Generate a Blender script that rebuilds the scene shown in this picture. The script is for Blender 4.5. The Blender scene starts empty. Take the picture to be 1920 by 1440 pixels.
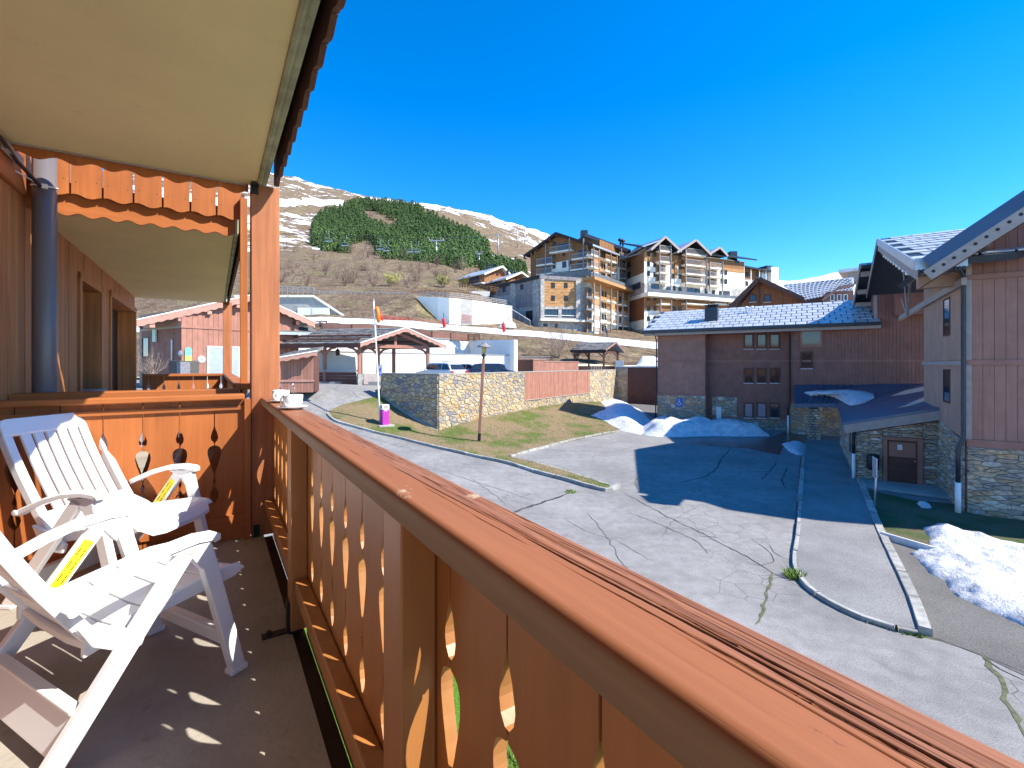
import bpy, bmesh, math, random
import numpy as np
from mathutils import Vector, Matrix
from mathutils.geometry import delaunay_2d_cdt
R = random.Random(7)
scene = bpy.context.scene
C = scene.collection

# ---------------------------------------------------------------- camera
F, HX, HY, CZ = 870.0, 960.0, 684.0, 5.0        # focal length in px of a 1920 px frame, principal column, horizon row, eye height
cam_d = bpy.data.cameras.new('camera')
cam_d.sensor_width = 36.0
cam_d.lens = F / 1920.0 * 36.0
cam_d.shift_y = -(720.0 - HY) / 1920.0
cam_d.clip_start = 0.02
cam_d.clip_end = 6000.0
cam = bpy.data.objects.new('camera', cam_d)
C.objects.link(cam)
cam.location = (0, 0, CZ)
cam.rotation_euler = (math.pi / 2, 0, 0)
scene.camera = cam

# ---------------------------------------------------------------- sky, sun, exposure
SUN = Vector((1.463, -0.428, 1.45)).normalized()   # towards the sun
world = bpy.data.worlds.new('World')
scene.world = world
world.use_nodes = True
wt = world.node_tree
wt.nodes.clear()
sky = wt.nodes.new('ShaderNodeTexSky')
sky.sky_type = 'NISHITA'
sky.sun_disc = False
sky.sun_elevation = math.asin(SUN.z)
sky.sun_rotation = math.atan2(SUN.x, SUN.y)
sky.altitude = 2400.0
sky.air_density = 1.15
sky.dust_density = 0.1
sky.ozone_density = 5.0
bg = wt.nodes.new('ShaderNodeBackground')
bg.inputs['Strength'].default_value = 0.15
hs = wt.nodes.new('ShaderNodeHueSaturation')
hs.inputs['Saturation'].default_value = 1.34
hs.inputs['Value'].default_value = 0.71
hs.inputs['Hue'].default_value = 0.503
wo = wt.nodes.new('ShaderNodeOutputWorld')
wt.links.new(sky.outputs[0], hs.inputs['Color'])
wt.links.new(hs.outputs[0], bg.inputs[0])
wt.links.new(bg.outputs[0], wo.inputs[0])

sun_d = bpy.data.lights.new('sun', 'SUN')
sun_d.energy = 3.0
sun_d.angle = math.radians(0.5)
sun_d.color = (1.0, 0.94, 0.84)
sun_o = bpy.data.objects.new('sun', sun_d)
C.objects.link(sun_o)
sun_o.rotation_euler = (-SUN).to_track_quat('-Z', 'Y').to_euler()
sun_o.location = (20, -10, 40)

scene.view_settings.view_transform = 'Standard'
scene.view_settings.look = 'None'
scene.view_settings.exposure = 1.68
scene.view_settings.gamma = 1.0
scene.view_settings.use_curve_mapping = False
scene.cycles.max_bounces = 8
scene.cycles.diffuse_bounces = 4
scene.cycles.use_denoising = True

# ---------------------------------------------------------------- helpers
def W(px, py, Y):
    return Vector(((px - HX) / F * Y, Y, CZ - (py - HY) / F * Y))

def G(px, py, z=0.0):
    return W(px, py, F * (CZ - z) / (py - HY))

SL = math.atan2(960 - 402, F)
sA, cA = math.sin(SL), math.cos(SL)
AX = Vector((-sA, cA, 0)); NX = Vector((cA, sA, 0)); UP = Vector((0, 0, 1))     # along our railing / outwards from it
def B(d, t, z):                         # balcony frame, z relative to the eye
    return NX * d + AX * t + Vector((0, 0, CZ + z))
E1 = Vector((.537, .844, 0)).normalized()
E2 = Vector((-E1.y, E1.x, 0))            # axes of the buildings across the lot

class MB:
    def __init__(s): s.v = []; s.f = []
    def add(s, vs, fs):
        o = len(s.v); s.v += [tuple(p) for p in vs]; s.f += [tuple(i + o for i in f) for f in fs]
    def hexa(s, p):                     # 8 points: bottom ring then top ring
        s.add(p, [(3, 2, 1, 0), (4, 5, 6, 7), (0, 1, 5, 4), (1, 2, 6, 5), (2, 3, 7, 6), (3, 0, 4, 7)])
    def box(s, o, ax, ay, az):          # corner + three edge vectors
        o = Vector(o)
        s.hexa([o, o + ax, o + ax + ay, o + ay, o + az, o + ax + az, o + ax + ay + az, o + ay + az])
    def cbox(s, c, sx, sy, sz, ux=Vector((1, 0, 0)), uy=Vector((0, 1, 0)), uz=Vector((0, 0, 1))):
        c = Vector(c); s.box(c - ux * sx / 2 - uy * sy / 2 - uz * sz / 2, ux * sx, uy * sy, uz * sz)
    def bar(s, p, q, w, h, up=UP):      # rectangular bar from p to q
        p, q = Vector(p), Vector(q); d = (q - p).normalized()
        x = d.cross(Vector(up))
        x = x.normalized() if x.length > 1e-5 else Vector((1, 0, 0))
        y = x.cross(d).normalized()
        s.box(p - x * w / 2 - y * h / 2, q - p, x * w, y * h)
    def prism(s, pts, ext):             # polygon extruded by a vector
        pts = [Vector(p) for p in pts]; n = len(pts); ext = Vector(ext)
        nrm = Vector((0, 0, 0))
        for i in range(n): nrm += pts[i].cross(pts[(i + 1) % n])
        if nrm.dot(ext) > 0: pts = pts[::-1]
        s.add(pts + [p + ext for p in pts], [tuple(range(n))] + [tuple(range(2 * n - 1, n - 1, -1))] +
              [((i + 1) % n, i, i + n, (i + 1) % n + n) for i in range(n)])
    def poly(s, pts): s.add(pts, [tuple(range(len(pts)))])
    def tube(s, pts, r, n=8, cap=True):
        pts = [Vector(p) for p in pts]; m = len(pts)
        rr = r if isinstance(r, (list, tuple)) else [r] * m
        vs = []; last = None
        for i, p in enumerate(pts):
            d = (pts[min(i + 1, m - 1)] - pts[max(i - 1, 0)]).normalized()
            if last is None:
                x = d.cross(Vector((0, 0, 1)))
                if x.length < 1e-3: x = d.cross(Vector((1, 0, 0)))
            else:
                x = last - d * last.dot(d)
            x.normalize(); last = x; y = d.cross(x)
            for k in range(n):
                a = 2 * math.pi * k / n
                vs.append(p + (x * math.cos(a) + y * math.sin(a)) * rr[i])
        fs = []
        for i in range(m - 1):
            for k in range(n):
                fs.append((i * n + k, i * n + (k + 1) % n, (i + 1) * n + (k + 1) % n, (i + 1) * n + k))
        if cap: fs.append(tuple(range(n - 1, -1, -1))); fs.append(tuple((m - 1) * n + k for k in range(n)))
        s.add(vs, fs)
    def lathe(s, c, prof, n=20, ax=UP):     # prof: list of (radius, height)
        c = Vector(c); ax = Vector(ax).normalized()
        x = ax.orthogonal().normalized(); y = ax.cross(x)
        vs = []
        for r, h in prof:
            for k in range(n):
                a = 2 * math.pi * k / n
                vs.append(c + ax * h + (x * math.cos(a) + y * math.sin(a)) * r)
        fs = []
        for i in range(len(prof) - 1):
            for k in range(n):
                fs.append((i * n + k, i * n + (k + 1) % n, (i + 1) * n + (k + 1) % n, (i + 1) * n + k))
        s.add(vs, fs)

def mesh_of(name, mb):
    me = bpy.data.meshes.new(name)
    me.from_pydata(mb.v, [], mb.f)
    me.update()
    return me

def obj(name, mb, m, parent=None, smooth=False, bevel=0.0, kind=None, seg=2):
    me = mb if isinstance(mb, bpy.types.Mesh) else mesh_of(name, mb)
    if m is not None and len(me.materials) == 0: me.materials.append(m)
    o = bpy.data.objects.new(name, me)
    C.objects.link(o)
    if smooth:
        for p in me.polygons: p.use_smooth = True
    if bevel:
        b = o.modifiers.new('bevel', 'BEVEL'); b.width = bevel; b.segments = seg; b.limit_method = 'ANGLE'; b.angle_limit = math.radians(40)
        b.harden_normals = False
    if parent is not None:
        o.parent = parent
        o.matrix_parent_inverse = full_matrix(parent).inverted()
    if kind: o['kind'] = kind
    return o

def full_matrix(o):
    m = o.matrix_basis.copy()
    if o.parent is not None: m = full_matrix(o.parent) @ o.matrix_parent_inverse @ m
    return m

def thing(name, label, cat, loc, group=None, rz=0.0):
    o = bpy.data.objects.new(name, None); C.objects.link(o)
    o.empty_display_size = 0.2
    o.location = loc; o.rotation_euler = (0, 0, rz)
    o['label'] = label; o['category'] = cat
    if group: o['group'] = group
    return o

def tag(o, label, cat, group=None):
    o['label'] = label; o['category'] = cat
    if group: o['group'] = group
    return o

def struct(name, loc=(0, 0, 0)):
    o = bpy.data.objects.new(name, None); C.objects.link(o); o.location = loc; o['kind'] = 'structure'
    return o

def dup(root, loc, rz=0.0, label=None, group=None):
    def cp(o, par):
        c = o.copy(); C.objects.link(c)
        if par is not None: c.parent = par
        for ch in [x for x in bpy.data.objects if x.parent == o]: cp(ch, c)
        return c
    r = cp(root, None)
    r.location = loc; r.rotation_euler = (0, 0, rz)
    if label: r['label'] = label
    if group: r['group'] = group
    return r

class Fr:
    """vertical plane: origin, horizontal run u, outward normal n (towards the viewer side given)"""
    def __init__(s, o, u, n=None, z0=0.0):
        s.o = Vector((o[0], o[1], 0)); s.u = Vector((u[0], u[1], 0)).normalized()
        s.n = Vector((s.u.y, -s.u.x, 0)) if n is None else Vector(n)
        if n is None and s.n.dot(-s.o) < 0: s.n = -s.n
    def p(s, u, z, d=0.0): return s.o + s.u * u + s.n * d + Vector((0, 0, z))
    def uz(s, px, py, d=0.0):
        r = Vector(((px - HX) / F, 1, 0)); o = s.o + s.n * d
        k = o.dot(s.n) / r.dot(s.n)
        q = r * k - o
        return q.dot(s.u), CZ - (py - HY) / F * k
    def U(s, px, d=0.0): return s.uz(px, HY, d)[0]
    def box(s, mb, u0, u1, z0, z1, d0, d1):
        u0, u1 = min(u0, u1), max(u0, u1)
        mb.box(s.p(u0, z0, d0), s.u * (u1 - u0), s.n * (d1 - d0), UP * (z1 - z0))
    def pbox(s, mb, px0, py0, px1, py1, d0, d1):       # rectangle measured in the picture, on plane depth d1
        a = s.uz(px0, py0, d1); b = s.uz(px1, py1, d1)
        c = s.uz((px0 + px1) / 2, py0, d1)[1]; e = s.uz((px0 + px1) / 2, py1, d1)[1]
        s.box(mb, a[0], b[0], min(c, e), max(c, e), d0, d1)
    def rect(s, px0, py0, px1, py1, d=0.0):
        c = s.uz((px0 + px1) / 2, py0, d)[1]; e = s.uz((px0 + px1) / 2, py1, d)[1]
        u0, u1 = sorted((s.U(px0, d), s.U(px1, d)))
        return u0, u1, min(c, e), max(c, e)

def between(P0, P1): return Fr(P0, (P1[0] - P0[0], P1[1] - P0[1]))

def clip(poly, a, b, c):                # keep a*x+b*y<=c
    out = []; n = len(poly)
    for i in range(n):
        p, q = poly[i], poly[(i + 1) % n]
        fp, fq = a * p[0] + b * p[1] - c, a * q[0] + b * q[1] - c
        if fp <= 0: out.append(p)
        if (fp < 0) != (fq < 0) and abs(fp - fq) > 1e-12:
            k = fp / (fp - fq); out.append((p[0] + (q[0] - p[0]) * k, p[1] + (q[1] - p[1]) * k))
    return out

def inset(poly, w):
    n = len(poly); A = sum(poly[i][0] * poly[(i + 1) % n][1] - poly[(i + 1) % n][0] * poly[i][1] for i in range(n))
    if A < 0: poly = poly[::-1]
    out = poly
    for i in range(n):
        p, q = poly[i], poly[(i + 1) % n]
        dx, dy = q[0] - p[0], q[1] - p[1]; L = math.hypot(dx, dy)
        if L < 1e-6: continue
        nx, ny = dy / L, -dx / L
        out = clip(out, nx, ny, nx * p[0] + ny * p[1] - w)
        if len(out) < 3: return []
    o2 = []
    for p in out:
        if not o2 or math.hypot(p[0] - o2[-1][0], p[1] - o2[-1][1]) > w * .35: o2.append(p)
    return o2 if len(o2) >= 3 else []

def voronoi(region, sx, sz, rnd, jit=.5, skew=0.5):
    us = [p[0] for p in region]; zs = [p[1] for p in region]
    seeds = []; j = 0
    z = min(zs) - sz
    while z < max(zs) + sz:
        u = min(us) - sx + (skew * sx if j % 2 else 0)
        while u < max(us) + sx:
            if rnd.random() < .9: seeds.append((u + rnd.uniform(-jit, jit) * sx, z + rnd.uniform(-jit, jit) * sz))
            u += sx
        z += sz; j += 1
    cells = []
    k = sx / sz
    for i, s in enumerate(seeds):
        c = list(region)
        for q in seeds:
            if q is s: continue
            if abs(q[0] - s[0]) > 2.6 * sx or abs(q[1] - s[1]) > 2.6 * sz: continue
            a, b = q[0] - s[0], (q[1] - s[1]) * k * k
            m = a * (q[0] + s[0]) / 2 + b * (q[1] + s[1]) / 2
            c = clip(c, a, b, m)
            if len(c) < 3: break
        if len(c) >= 3: cells.append(c)
    return cells

def stones(fr, region, sx, sz, parent, m, mort, rnd, joint=.018, depth=.05, limit=10 ** 9, name='stone', base=0.0, stuff_beyond=None):
    """dry-laid stone cladding: every stone is a bevelled block proud of a recessed mortar bed"""
    cells = voronoi(region, sx, sz, rnd)
    made = []
    for c in cells:
        q = inset(c, joint / 2)
        if len(q) < 3: continue
        q2 = inset(q, min(sx, sz) * .09)
        A = abs(sum(q[i][0] * q[(i + 1) % len(q)][1] - q[(i + 1) % len(q)][0] * q[i][1] for i in range(len(q)))) / 2
        if A < .004 * sx * sz * 10: continue
        made.append((A, q, q2))
    joined = MB(); cnt = 0
    for A, q, q2 in made:
        h = depth * rnd.uniform(.55, 1.15)
        mb = MB(); tilt = rnd.uniform(-.15, .15)
        n = len(q)
        ring0 = [fr.p(x, y, base - .01) for x, y in q]
        ring1 = [fr.p(x, y, base + h * .7) for x, y in q]
        if len(q2) == n:
            ring2 = [fr.p(x, y, base + h * (1 + tilt * (k % 3 - 1))) for k, (x, y) in enumerate(q2)]
        else:
            cx = sum(p[0] for p in q) / n; cy = sum(p[1] for p in q) / n
            ring2 = [fr.p(cx + (x - cx) * .8, cy + (y - cy) * .8, base + h) for x, y in q]
        fs = []
        flip = fr.u.cross(UP).dot(fr.n) < 0
        for r in range(2):
            for i in range(n):
                f = (r * n + i, r * n + (i + 1) % n, (r + 1) * n + (i + 1) % n, (r + 1) * n + i)
                fs.append(f[::-1] if flip else f)
        top = tuple(2 * n + i for i in range(n)); fs.append(top[::-1] if flip else top)
        tgt = mb if cnt < limit else joined
        tgt.add(ring0 + ring1 + ring2, fs)
        if cnt < limit: obj(name, mb, m, parent)
        cnt += 1
    if joined.v: obj('stonework', joined, m, parent, kind='stuff')
    bed = MB(); bed.poly([fr.p(x, y, base) for x, y in region])
    obj('mortar', bed, mort, parent)
    return cnt

# ---------------------------------------------------------------- materials
def lin(r, g, b):
    f = lambda c: (c / 255 / 12.92) if c / 255 <= .04045 else ((c / 255 + .055) / 1.055) ** 2.4
    return (f(r), f(g), f(b))
class NT:
    def __init__(s, name):
        s.m = bpy.data.materials.new(name); s.m.use_nodes = True
        s.t = s.m.node_tree; s.b = s.t.nodes['Principled BSDF']
        s.tc = s.t.nodes.new('ShaderNodeTexCoord')
    def n(s, typ, **kw):
        x = s.t.nodes.new('ShaderNode' + typ)
        for k, v in kw.items():
            if k in x.inputs: x.inputs[k].default_value = v
            else: setattr(x, k, v)
        return x
    def l(s, a, b): s.t.links.new(a, b)
    def map(s, scale=(1, 1, 1), rz=0.0, loc=(0, 0, 0)):
        r0 = s.n('Mapping'); r0.inputs['Rotation'].default_value = (0, 0, rz); r0.inputs['Location'].default_value = loc
        s.l(s.tc.outputs['Object'], r0.inputs[0])
        if tuple(scale) == (1, 1, 1): return r0.outputs[0]
        r1 = s.n('Mapping'); r1.inputs['Scale'].default_value = scale
        s.l(r0.outputs[0], r1.inputs[0]); return r1.outputs[0]
    def noise(s, vec, scale, detail=5, rough=.55, dist=0.0):
        x = s.n('TexNoise'); x.inputs['Scale'].default_value = scale; x.inputs['Detail'].default_value = detail
        x.inputs['Roughness'].default_value = rough; x.inputs['Distortion'].default_value = dist
        s.l(vec, x.inputs['Vector']); return x.outputs[0]
    def ramp(s, fac, stops):
        x = s.n('ValToRGB'); e = x.color_ramp.elements
        while len(e) < len(stops): e.new(.5)
        for k, (p, c) in enumerate(stops):
            e[k].position = p; e[k].color = (c[0], c[1], c[2], 1) if isinstance(c, (tuple, list)) else (c, c, c, 1)
        s.l(fac, x.inputs[0]); return x.outputs[0]
    def mix(s, fac, a, b, mode='MIX'):
        x = s.n('MixRGB', blend_type=mode)
        for i, v in ((0, fac), (1, a), (2, b)):
            if isinstance(v, bpy.types.NodeSocket): s.l(v, x.inputs[i])
            else: x.inputs[i].default_value = v if i == 0 else (v[0], v[1], v[2], 1)
        return x.outputs[0]
    def math(s, op, a, b=0.0, clampit=False):
        x = s.n('Math', operation=op); x.use_clamp = clampit
        for i, v in ((0, a), (1, b)):
            if isinstance(v, bpy.types.NodeSocket): s.l(v, x.inputs[i])
            else: x.inputs[i].default_value = v
        return x.outputs[0]
    def rnd(s):
        oi = s.n('ObjectInfo'); g = s.n('NewGeometry')
        return s.math('FRACT', s.math('ADD', oi.outputs['Random'], g.outputs['Random Per Island']))
    def col(s, c):
        if isinstance(c, bpy.types.NodeSocket): s.l(c, s.b.inputs['Base Color'])
        else: s.b.inputs['Base Color'].default_value = (c[0], c[1], c[2], 1)
    def bump(s, h, strength=.3, dist=.02):
        x = s.n('Bump'); x.inputs['Strength'].default_value = strength; x.inputs['Distance'].default_value = dist
        s.l(h, x.inputs['Height']); s.l(x.outputs[0], s.b.inputs['Normal'])
    def rough(s, r, spec=.5):
        if isinstance(r, bpy.types.NodeSocket): s.l(r, s.b.inputs['Roughness'])
        else: s.b.inputs['Roughness'].default_value = r
        s.b.inputs['Specular IOR Level'].default_value = spec

def mat(name, c, rough=.7, var=.18, vs=3.0, bs=0.0, bstr=.25, bdist=.01, stretch=(1, 1, 1), rz=0.0, rv=0.0, spec=.4, metal=0.0, c2=None, spots=0.0, detail=5):
    k = NT(name); v = k.map(stretch, rz)
    n = k.noise(v, vs, detail)
    lo = tuple(x * (1 - var) for x in c); hi = tuple(min(1, x * (1 + var)) for x in (c2 or c))
    out = k.ramp(n, [(.3, lo), (.7, hi)])
    if rv:
        f = k.ramp(k.rnd(), [(0, 1 - rv), (1, 1 + rv)])
        out = k.mix(1.0, out, f, 'MULTIPLY')
    if spots:
        d = k.noise(k.map(), vs * 6, 3)
        out = k.mix(k.ramp(d, [(.62, 0), (.72, spots)]), out, tuple(x * .45 for x in c))
    k.col(out)
    if bs: k.bump(k.noise(v, bs, 4), bstr, bdist)
    k.rough(rough, spec); k.b.inputs['Metallic'].default_value = metal
    return k.m

def wood(name, c, axis='z', rz=0.0, rough=.55, grain=.22, rv=.06, spec=.35, worn=0.0, wornc=(.35, .25, .17), freq=26.0, bstr=.25):
    """painted wood: fine streaks along the grain, a little wear"""
    k = NT(name)
    sc = {'z': (1, 1, .045), 'y': (1, .045, 1), 'x': (.045, 1, 1)}[axis]
    v = k.map(sc, rz)
    g = k.noise(v, freq, 6, .65, .25)
    big = k.noise(k.map(), 1.7, 4)
    base = k.ramp(g, [(.28, tuple(x * (1 - grain) for x in c)), (.72, tuple(min(1, x * (1 + grain * .6)) for x in c))])
    base = k.mix(1.0, base, k.ramp(big, [(.3, .86), (.7, 1.1)]), 'MULTIPLY')
    if rv: base = k.mix(1.0, base, k.ramp(k.rnd(), [(0, 1 - rv), (1, 1 + rv)]), 'MULTIPLY')
    if worn:
        w = k.math('MULTIPLY', k.ramp(k.noise(v, freq * .5, 5, .7), [(.58, 0), (.68, 1)]), k.ramp(big, [(.45, 0), (.6, worn)]))
        base = k.mix(w, base, wornc)
    k.col(base); k.bump(g, bstr, .003); k.rough(rough, spec)
    return k.m

RZA = -SL                                # turns the along-the-railing axis onto Y for the mapping
M = {}
M['orange_z'] = wood('orange_painted_wood_upright', (.40, .125, .032), 'z', worn=.15)
M['orange_n'] = wood('orange_painted_wood_across', (.40, .125, .032), 'x', rz=RZA)
M['orange_y'] = wood('orange_painted_wood_along', (.40, .125, .036), 'y', rz=RZA)
M['post'] = wood('post_wood', (.42, .15, .06), 'z', grain=.3, worn=.35, wornc=(.5, .27, .14), bstr=.4)
M['slat'] = wood('slat_wood', (.41, .175, .052), 'z', rough=.42, grain=.12, spec=.5)
M['brown_wall'] = wood('dark_stained_boards', (.44, .17, .06), 'z', grain=.45, freq=14, worn=.3, wornc=(.1, .05, .03))
M['deep_brown'] = wood('shutter_brown', (.03, .015, .011), 'z', grain=.3)
M['plaster'] = mat('sand_plaster', (.68, .57, .32), .9, .07, 1.3, 90, .5, .004, spots=.08)
M['concrete'] = mat('grey_concrete', (.36, .35, .32), .85, .14, 1.2, 45, .35, .006, spots=.4)
M['drip'] = mat('mossy_concrete', (.30, .31, .22), .9, .3, 6, 60, .4, .005, spots=.5)
M['floor'] = mat('balcony_screed', (.35, .315, .265), .85, .2, 2.2, 35, .5, .008, spots=.3)
M['plastic'] = mat('white_plastic', (.83, .83, .84), .35, .02, 2, 0, spec=.5)
M['yellow'] = mat('yellow_label', (.75, .6, .01), .5, .02)
M['ink'] = mat('black_ink', (.02, .02, .02), .6, 0)
M['pipe'] = mat('grey_pvc', (.13, .12, .13), .4, .05, 3, spec=.5)
M['black'] = mat('black_steel', (.015, .015, .016), .5, .1)
M['steel'] = mat('galvanised_steel', (.45, .46, .48), .4, .1, 8, metal=.7)
M['porcelain'] = mat('porcelain', (.82, .82, .82), .12, .01, spec=.6)
M['coffee'] = mat('coffee', (.03, .012, .006), .1, .05)
M['gold'] = mat('brass', (.6, .42, .12), .3, .1, metal=.8)
M['white'] = mat('white_paint', (.8, .8, .78), .6, .06, 2)
M['whitewall'] = mat('white_render', (.84, .81, .74), .85, .06, .5, 30, .2, .01, stretch=(1, 1, .3), spots=.12)
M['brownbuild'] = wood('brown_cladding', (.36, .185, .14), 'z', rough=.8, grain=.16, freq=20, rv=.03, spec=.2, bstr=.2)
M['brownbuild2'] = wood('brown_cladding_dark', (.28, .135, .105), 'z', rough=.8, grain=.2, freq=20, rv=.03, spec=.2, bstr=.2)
M['taupe'] = wood('taupe_render', (.42, .27, .20), 'z', rough=.85, grain=.08, freq=12, rv=0, spec=.2, bstr=.1)
M['trim'] = wood('brown_trim', (.34, .165, .125), 'x', rough=.75, grain=.12, rv=.02, spec=.25)
M['greytrim'] = mat('grey_brown_board', (.36, .30, .27), .75, .12, 4)
M['redwood'] = wood('red_brown_boards', (.36, .17, .12), 'z', rough=.75, grain=.14, rv=.06, spec=.25)
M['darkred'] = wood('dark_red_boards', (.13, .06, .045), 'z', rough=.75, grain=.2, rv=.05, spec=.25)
M['rose'] = wood('rose_bargeboard', (.44, .24, .18), 'x', rough=.7, grain=.1, rv=.03)
M['navy'] = mat('dark_slate_metal', (.035, .045, .06), .38, .15, 3, metal=.3)
M['zinc'] = mat('zinc_sheet', (.48, .52, .56), .35, .1, 3, metal=.5)
M['zinclit'] = mat('pale_zinc_tile', (.50, .52, .55), .42, .1, 2, rv=.1, metal=.25)
M['slate'] = mat('grey_shake', (.17, .165, .16), .85, .3, 5, rv=.3)
M['glass'] = mat('window_glass', (.02, .025, .03), .06, .2, .6, spec=.8)
M['glassblue'] = mat('window_glass_bright', (.03, .05, .09), .12, .3, .4, spec=.5)
M['balustrade'] = mat('smoked_balustrade', (.13, .135, .14), .35, .2, .5)
M['bluemetal'] = mat('blue_grey_sheet', (.095, .14, .21), .38, .12, 1.0, metal=.4)
M['glassfar'] = mat('dark_far_glass', (.025, .028, .033), .3, .3, .5, spec=.3)
M['curtain'] = mat('pale_shutter', (.33, .25, .27), .7, .1)
M['kerb'] = mat('granite_kerb', (.33, .32, .29), .85, .3, 5, 60, .6, .008, rv=.2, spots=.7)
M['snow_edge'] = mat('edging_white', (.62, .62, .60), .8, .1, 6)
M['magenta'] = mat('magenta_bin', (.42, .035, .33), .45, .08, 2)
M['bluesign'] = mat('blue_sign', (.015, .13, .45), .4, .03)
M['bark'] = mat('grey_bark', (.20, .16, .13), .9, .25, 8)
M['twig'] = mat('bare_twigs', (.30, .22, .165), .9, .3, 3, rv=.25)
M['twigdark'] = mat('dark_twigs', (.16, .10, .075), .9, .3, 3, rv=.25)
M['leafyel'] = mat('yellow_green_buds', (.33, .31, .10), .8, .3, 2, rv=.3)
M['red'] = mat('red_padding', (.62, .02, .02), .5, .1)
M['orangepad'] = mat('orange_padding', (.85, .2, .01), .5, .1)
M['carwhite'] = mat('white_car_paint', (.72, .73, .74), .2, .02, spec=.6)
M['carblue'] = mat('navy_car_paint', (.01, .025, .075), .15, .05, spec=.7)
M['rubber'] = mat('tyre', (.02, .02, .02), .8, .1)
M['tail'] = mat('red_lamp', (.5, .02, .02), .2, .05)
M['lampglass'] = mat('amber_lamp_glass', (.55, .40, .12), .2, .2, 20)
M['skin'] = mat('skin', (.5, .3, .22), .6, .05)
M['cloth'] = mat('dark_blue_clothes', (.04, .06, .12), .8, .1)
M['crack'] = mat('tar_seam', (.045, .044, .042), .9, .3, 12)
M['crackmoss'] = mat('mossy_seam', (.10, .105, .055), .9, .4, 10)
M['mortar'] = mat('mortar', (.14, .125, .105), .95, .2, 6, 40, .3, .01)
M['mortardark'] = mat('dark_mortar', (.10, .09, .08), .95, .2, 6)
M['honeywood'] = wood('honey_larch', (.46, .25, .11), 'z', rough=.8, grain=.3, freq=2.5, rv=.04, spec=.1, bstr=.1)
M['honeywood_h'] = wood('honey_larch_boards', (.50, .27, .12), 'x', rough=.8, grain=.42, freq=2.5, rv=.04, spec=.1, bstr=.1)
M['larch_d'] = wood('brown_larch', (.30, .15, .07), 'z', rough=.8, grain=.3, freq=2.5, rv=.04, spec=.1, bstr=.1)
M['larch_r'] = wood('russet_larch', (.27, .105, .05), 'z', rough=.8, grain=.25, freq=2.5, rv=.04, spec=.1, bstr=.1)
M['greywood'] = wood('silvered_boards', (.27, .25, .25), 'z', rough=.85, grain=.35, freq=2, rv=.04, spec=.1, bstr=.1)
M['rake'] = mat('blue_rake_sheet', (.05, .095, .17), .35, .1, 2, metal=.3)
M['greystone'] = mat('grey_rubble', (.37, .35, .32), .9, .4, 1.6, 5, .5, .05, detail=8)
M['cream'] = mat('cream_render', (.80, .76, .66), .85, .05, .3)
M['railgrey'] = mat('balcony_rail_grey', (.33, .30, .28), .6, .1, 2)

def stone_mat(name, stops, var=.25):
    k = NT(name)
    c = k.ramp(k.rnd(), stops)
    n = k.noise(k.map(), 9, 6)
    c = k.mix(1.0, c, k.ramp(n, [(.3, 1 - var), (.7, 1 + var)]), 'MULTIPLY')
    n2 = k.noise(k.map((1, 1, 2.5)), 4, 4)
    c = k.mix(k.ramp(n2, [(.55, 0), (.75, .45)]), c, (.20, .20, .21))
    k.col(c); k.bump(k.noise(k.map(), 22, 5), .6, .02); k.rough(.9, .2)
    return k.m
M['honeystone'] = stone_mat('honey_stone', [(0, (.37, .29, .18)), (.2, (.48, .36, .19)), (.42, (.29, .26, .22)), (.62, (.52, .43, .28)), (.8, (.20, .20, .22)), (.9, (.36, .31, .25)), (1, (.42, .27, .12))])
M['shalestone'] = stone_mat('shale_stone', [(0, (.40, .30, .19)), (.3, (.30, .26, .23)), (.55, (.52, .39, .25)), (.75, (.40, .25, .14)), (.9, (.60, .53, .42)), (1, (.25, .22, .20))], .35)

def asphalt():
    k = NT('worn_asphalt'); v = k.map()
    big = k.noise(v, .35, 5); fine = k.noise(v, 42, 3, .7); mid = k.noise(v, 3, 5)
    c = k.ramp(fine, [(.30, (.175, .168, .16)), (.70, (.345, .333, .315))])
    c = k.mix(1.0, c, k.ramp(big, [(.35, .80), (.65, 1.12)]), 'MULTIPLY')
    c = k.mix(1.0, c, k.ramp(mid, [(.3, .82), (.7, 1.08)]), 'MULTIPLY')
    st = k.noise(k.map(), .9, 6, .7, .6)
    c = k.mix(k.ramp(st, [(.60, 0), (.70, .35)]), c, (.10, .095, .088))
    c = k.mix(k.ramp(k.noise(v, 90, 2, .5), [(.70, 0), (.78, .5)]), c, (.5, .49, .47))
    vo = k.n('TexVoronoi', feature='DISTANCE_TO_EDGE'); vo.inputs['Scale'].default_value = 1.9
    wv = k.mix(.22, v, k.n('TexNoise').outputs[1]); k.l(wv, vo.inputs['Vector'])
    cr = k.math('MULTIPLY', k.ramp(vo.outputs['Distance'], [(.006, 1), (.016, 0)]), k.ramp(k.noise(v, .22, 2), [(.52, 0), (.60, .75)]))
    c = k.mix(cr, c, (.06, .058, .055))
    k.col(c); k.bump(fine, .5, .006); k.rough(.9, .25)
    return k.m
M['asphalt'] = asphalt()
def dark_asphalt(name, lo, hi):
    k = NT(name); v = k.map(); fine = k.noise(v, 38, 3, .7)
    c = k.ramp(fine, [(.3, lo), (.7, hi)])
    c = k.mix(1.0, c, k.ramp(k.noise(v, .6, 5), [(.35, .82), (.65, 1.1)]), 'MULTIPLY')
    k.col(c); k.bump(fine, .6, .008); k.rough(.9, .25); return k.m
M['path'] = dark_asphalt('pavement_asphalt', (.14, .136, .13), (.31, .303, .295))
M['rough'] = dark_asphalt('coarse_old_asphalt', (.085, .08, .072), (.19, .182, .17))
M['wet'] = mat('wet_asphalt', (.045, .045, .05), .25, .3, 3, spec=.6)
M['deck'] = dark_asphalt('deck_concrete', (.22, .215, .21), (.30, .295, .29))
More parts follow.
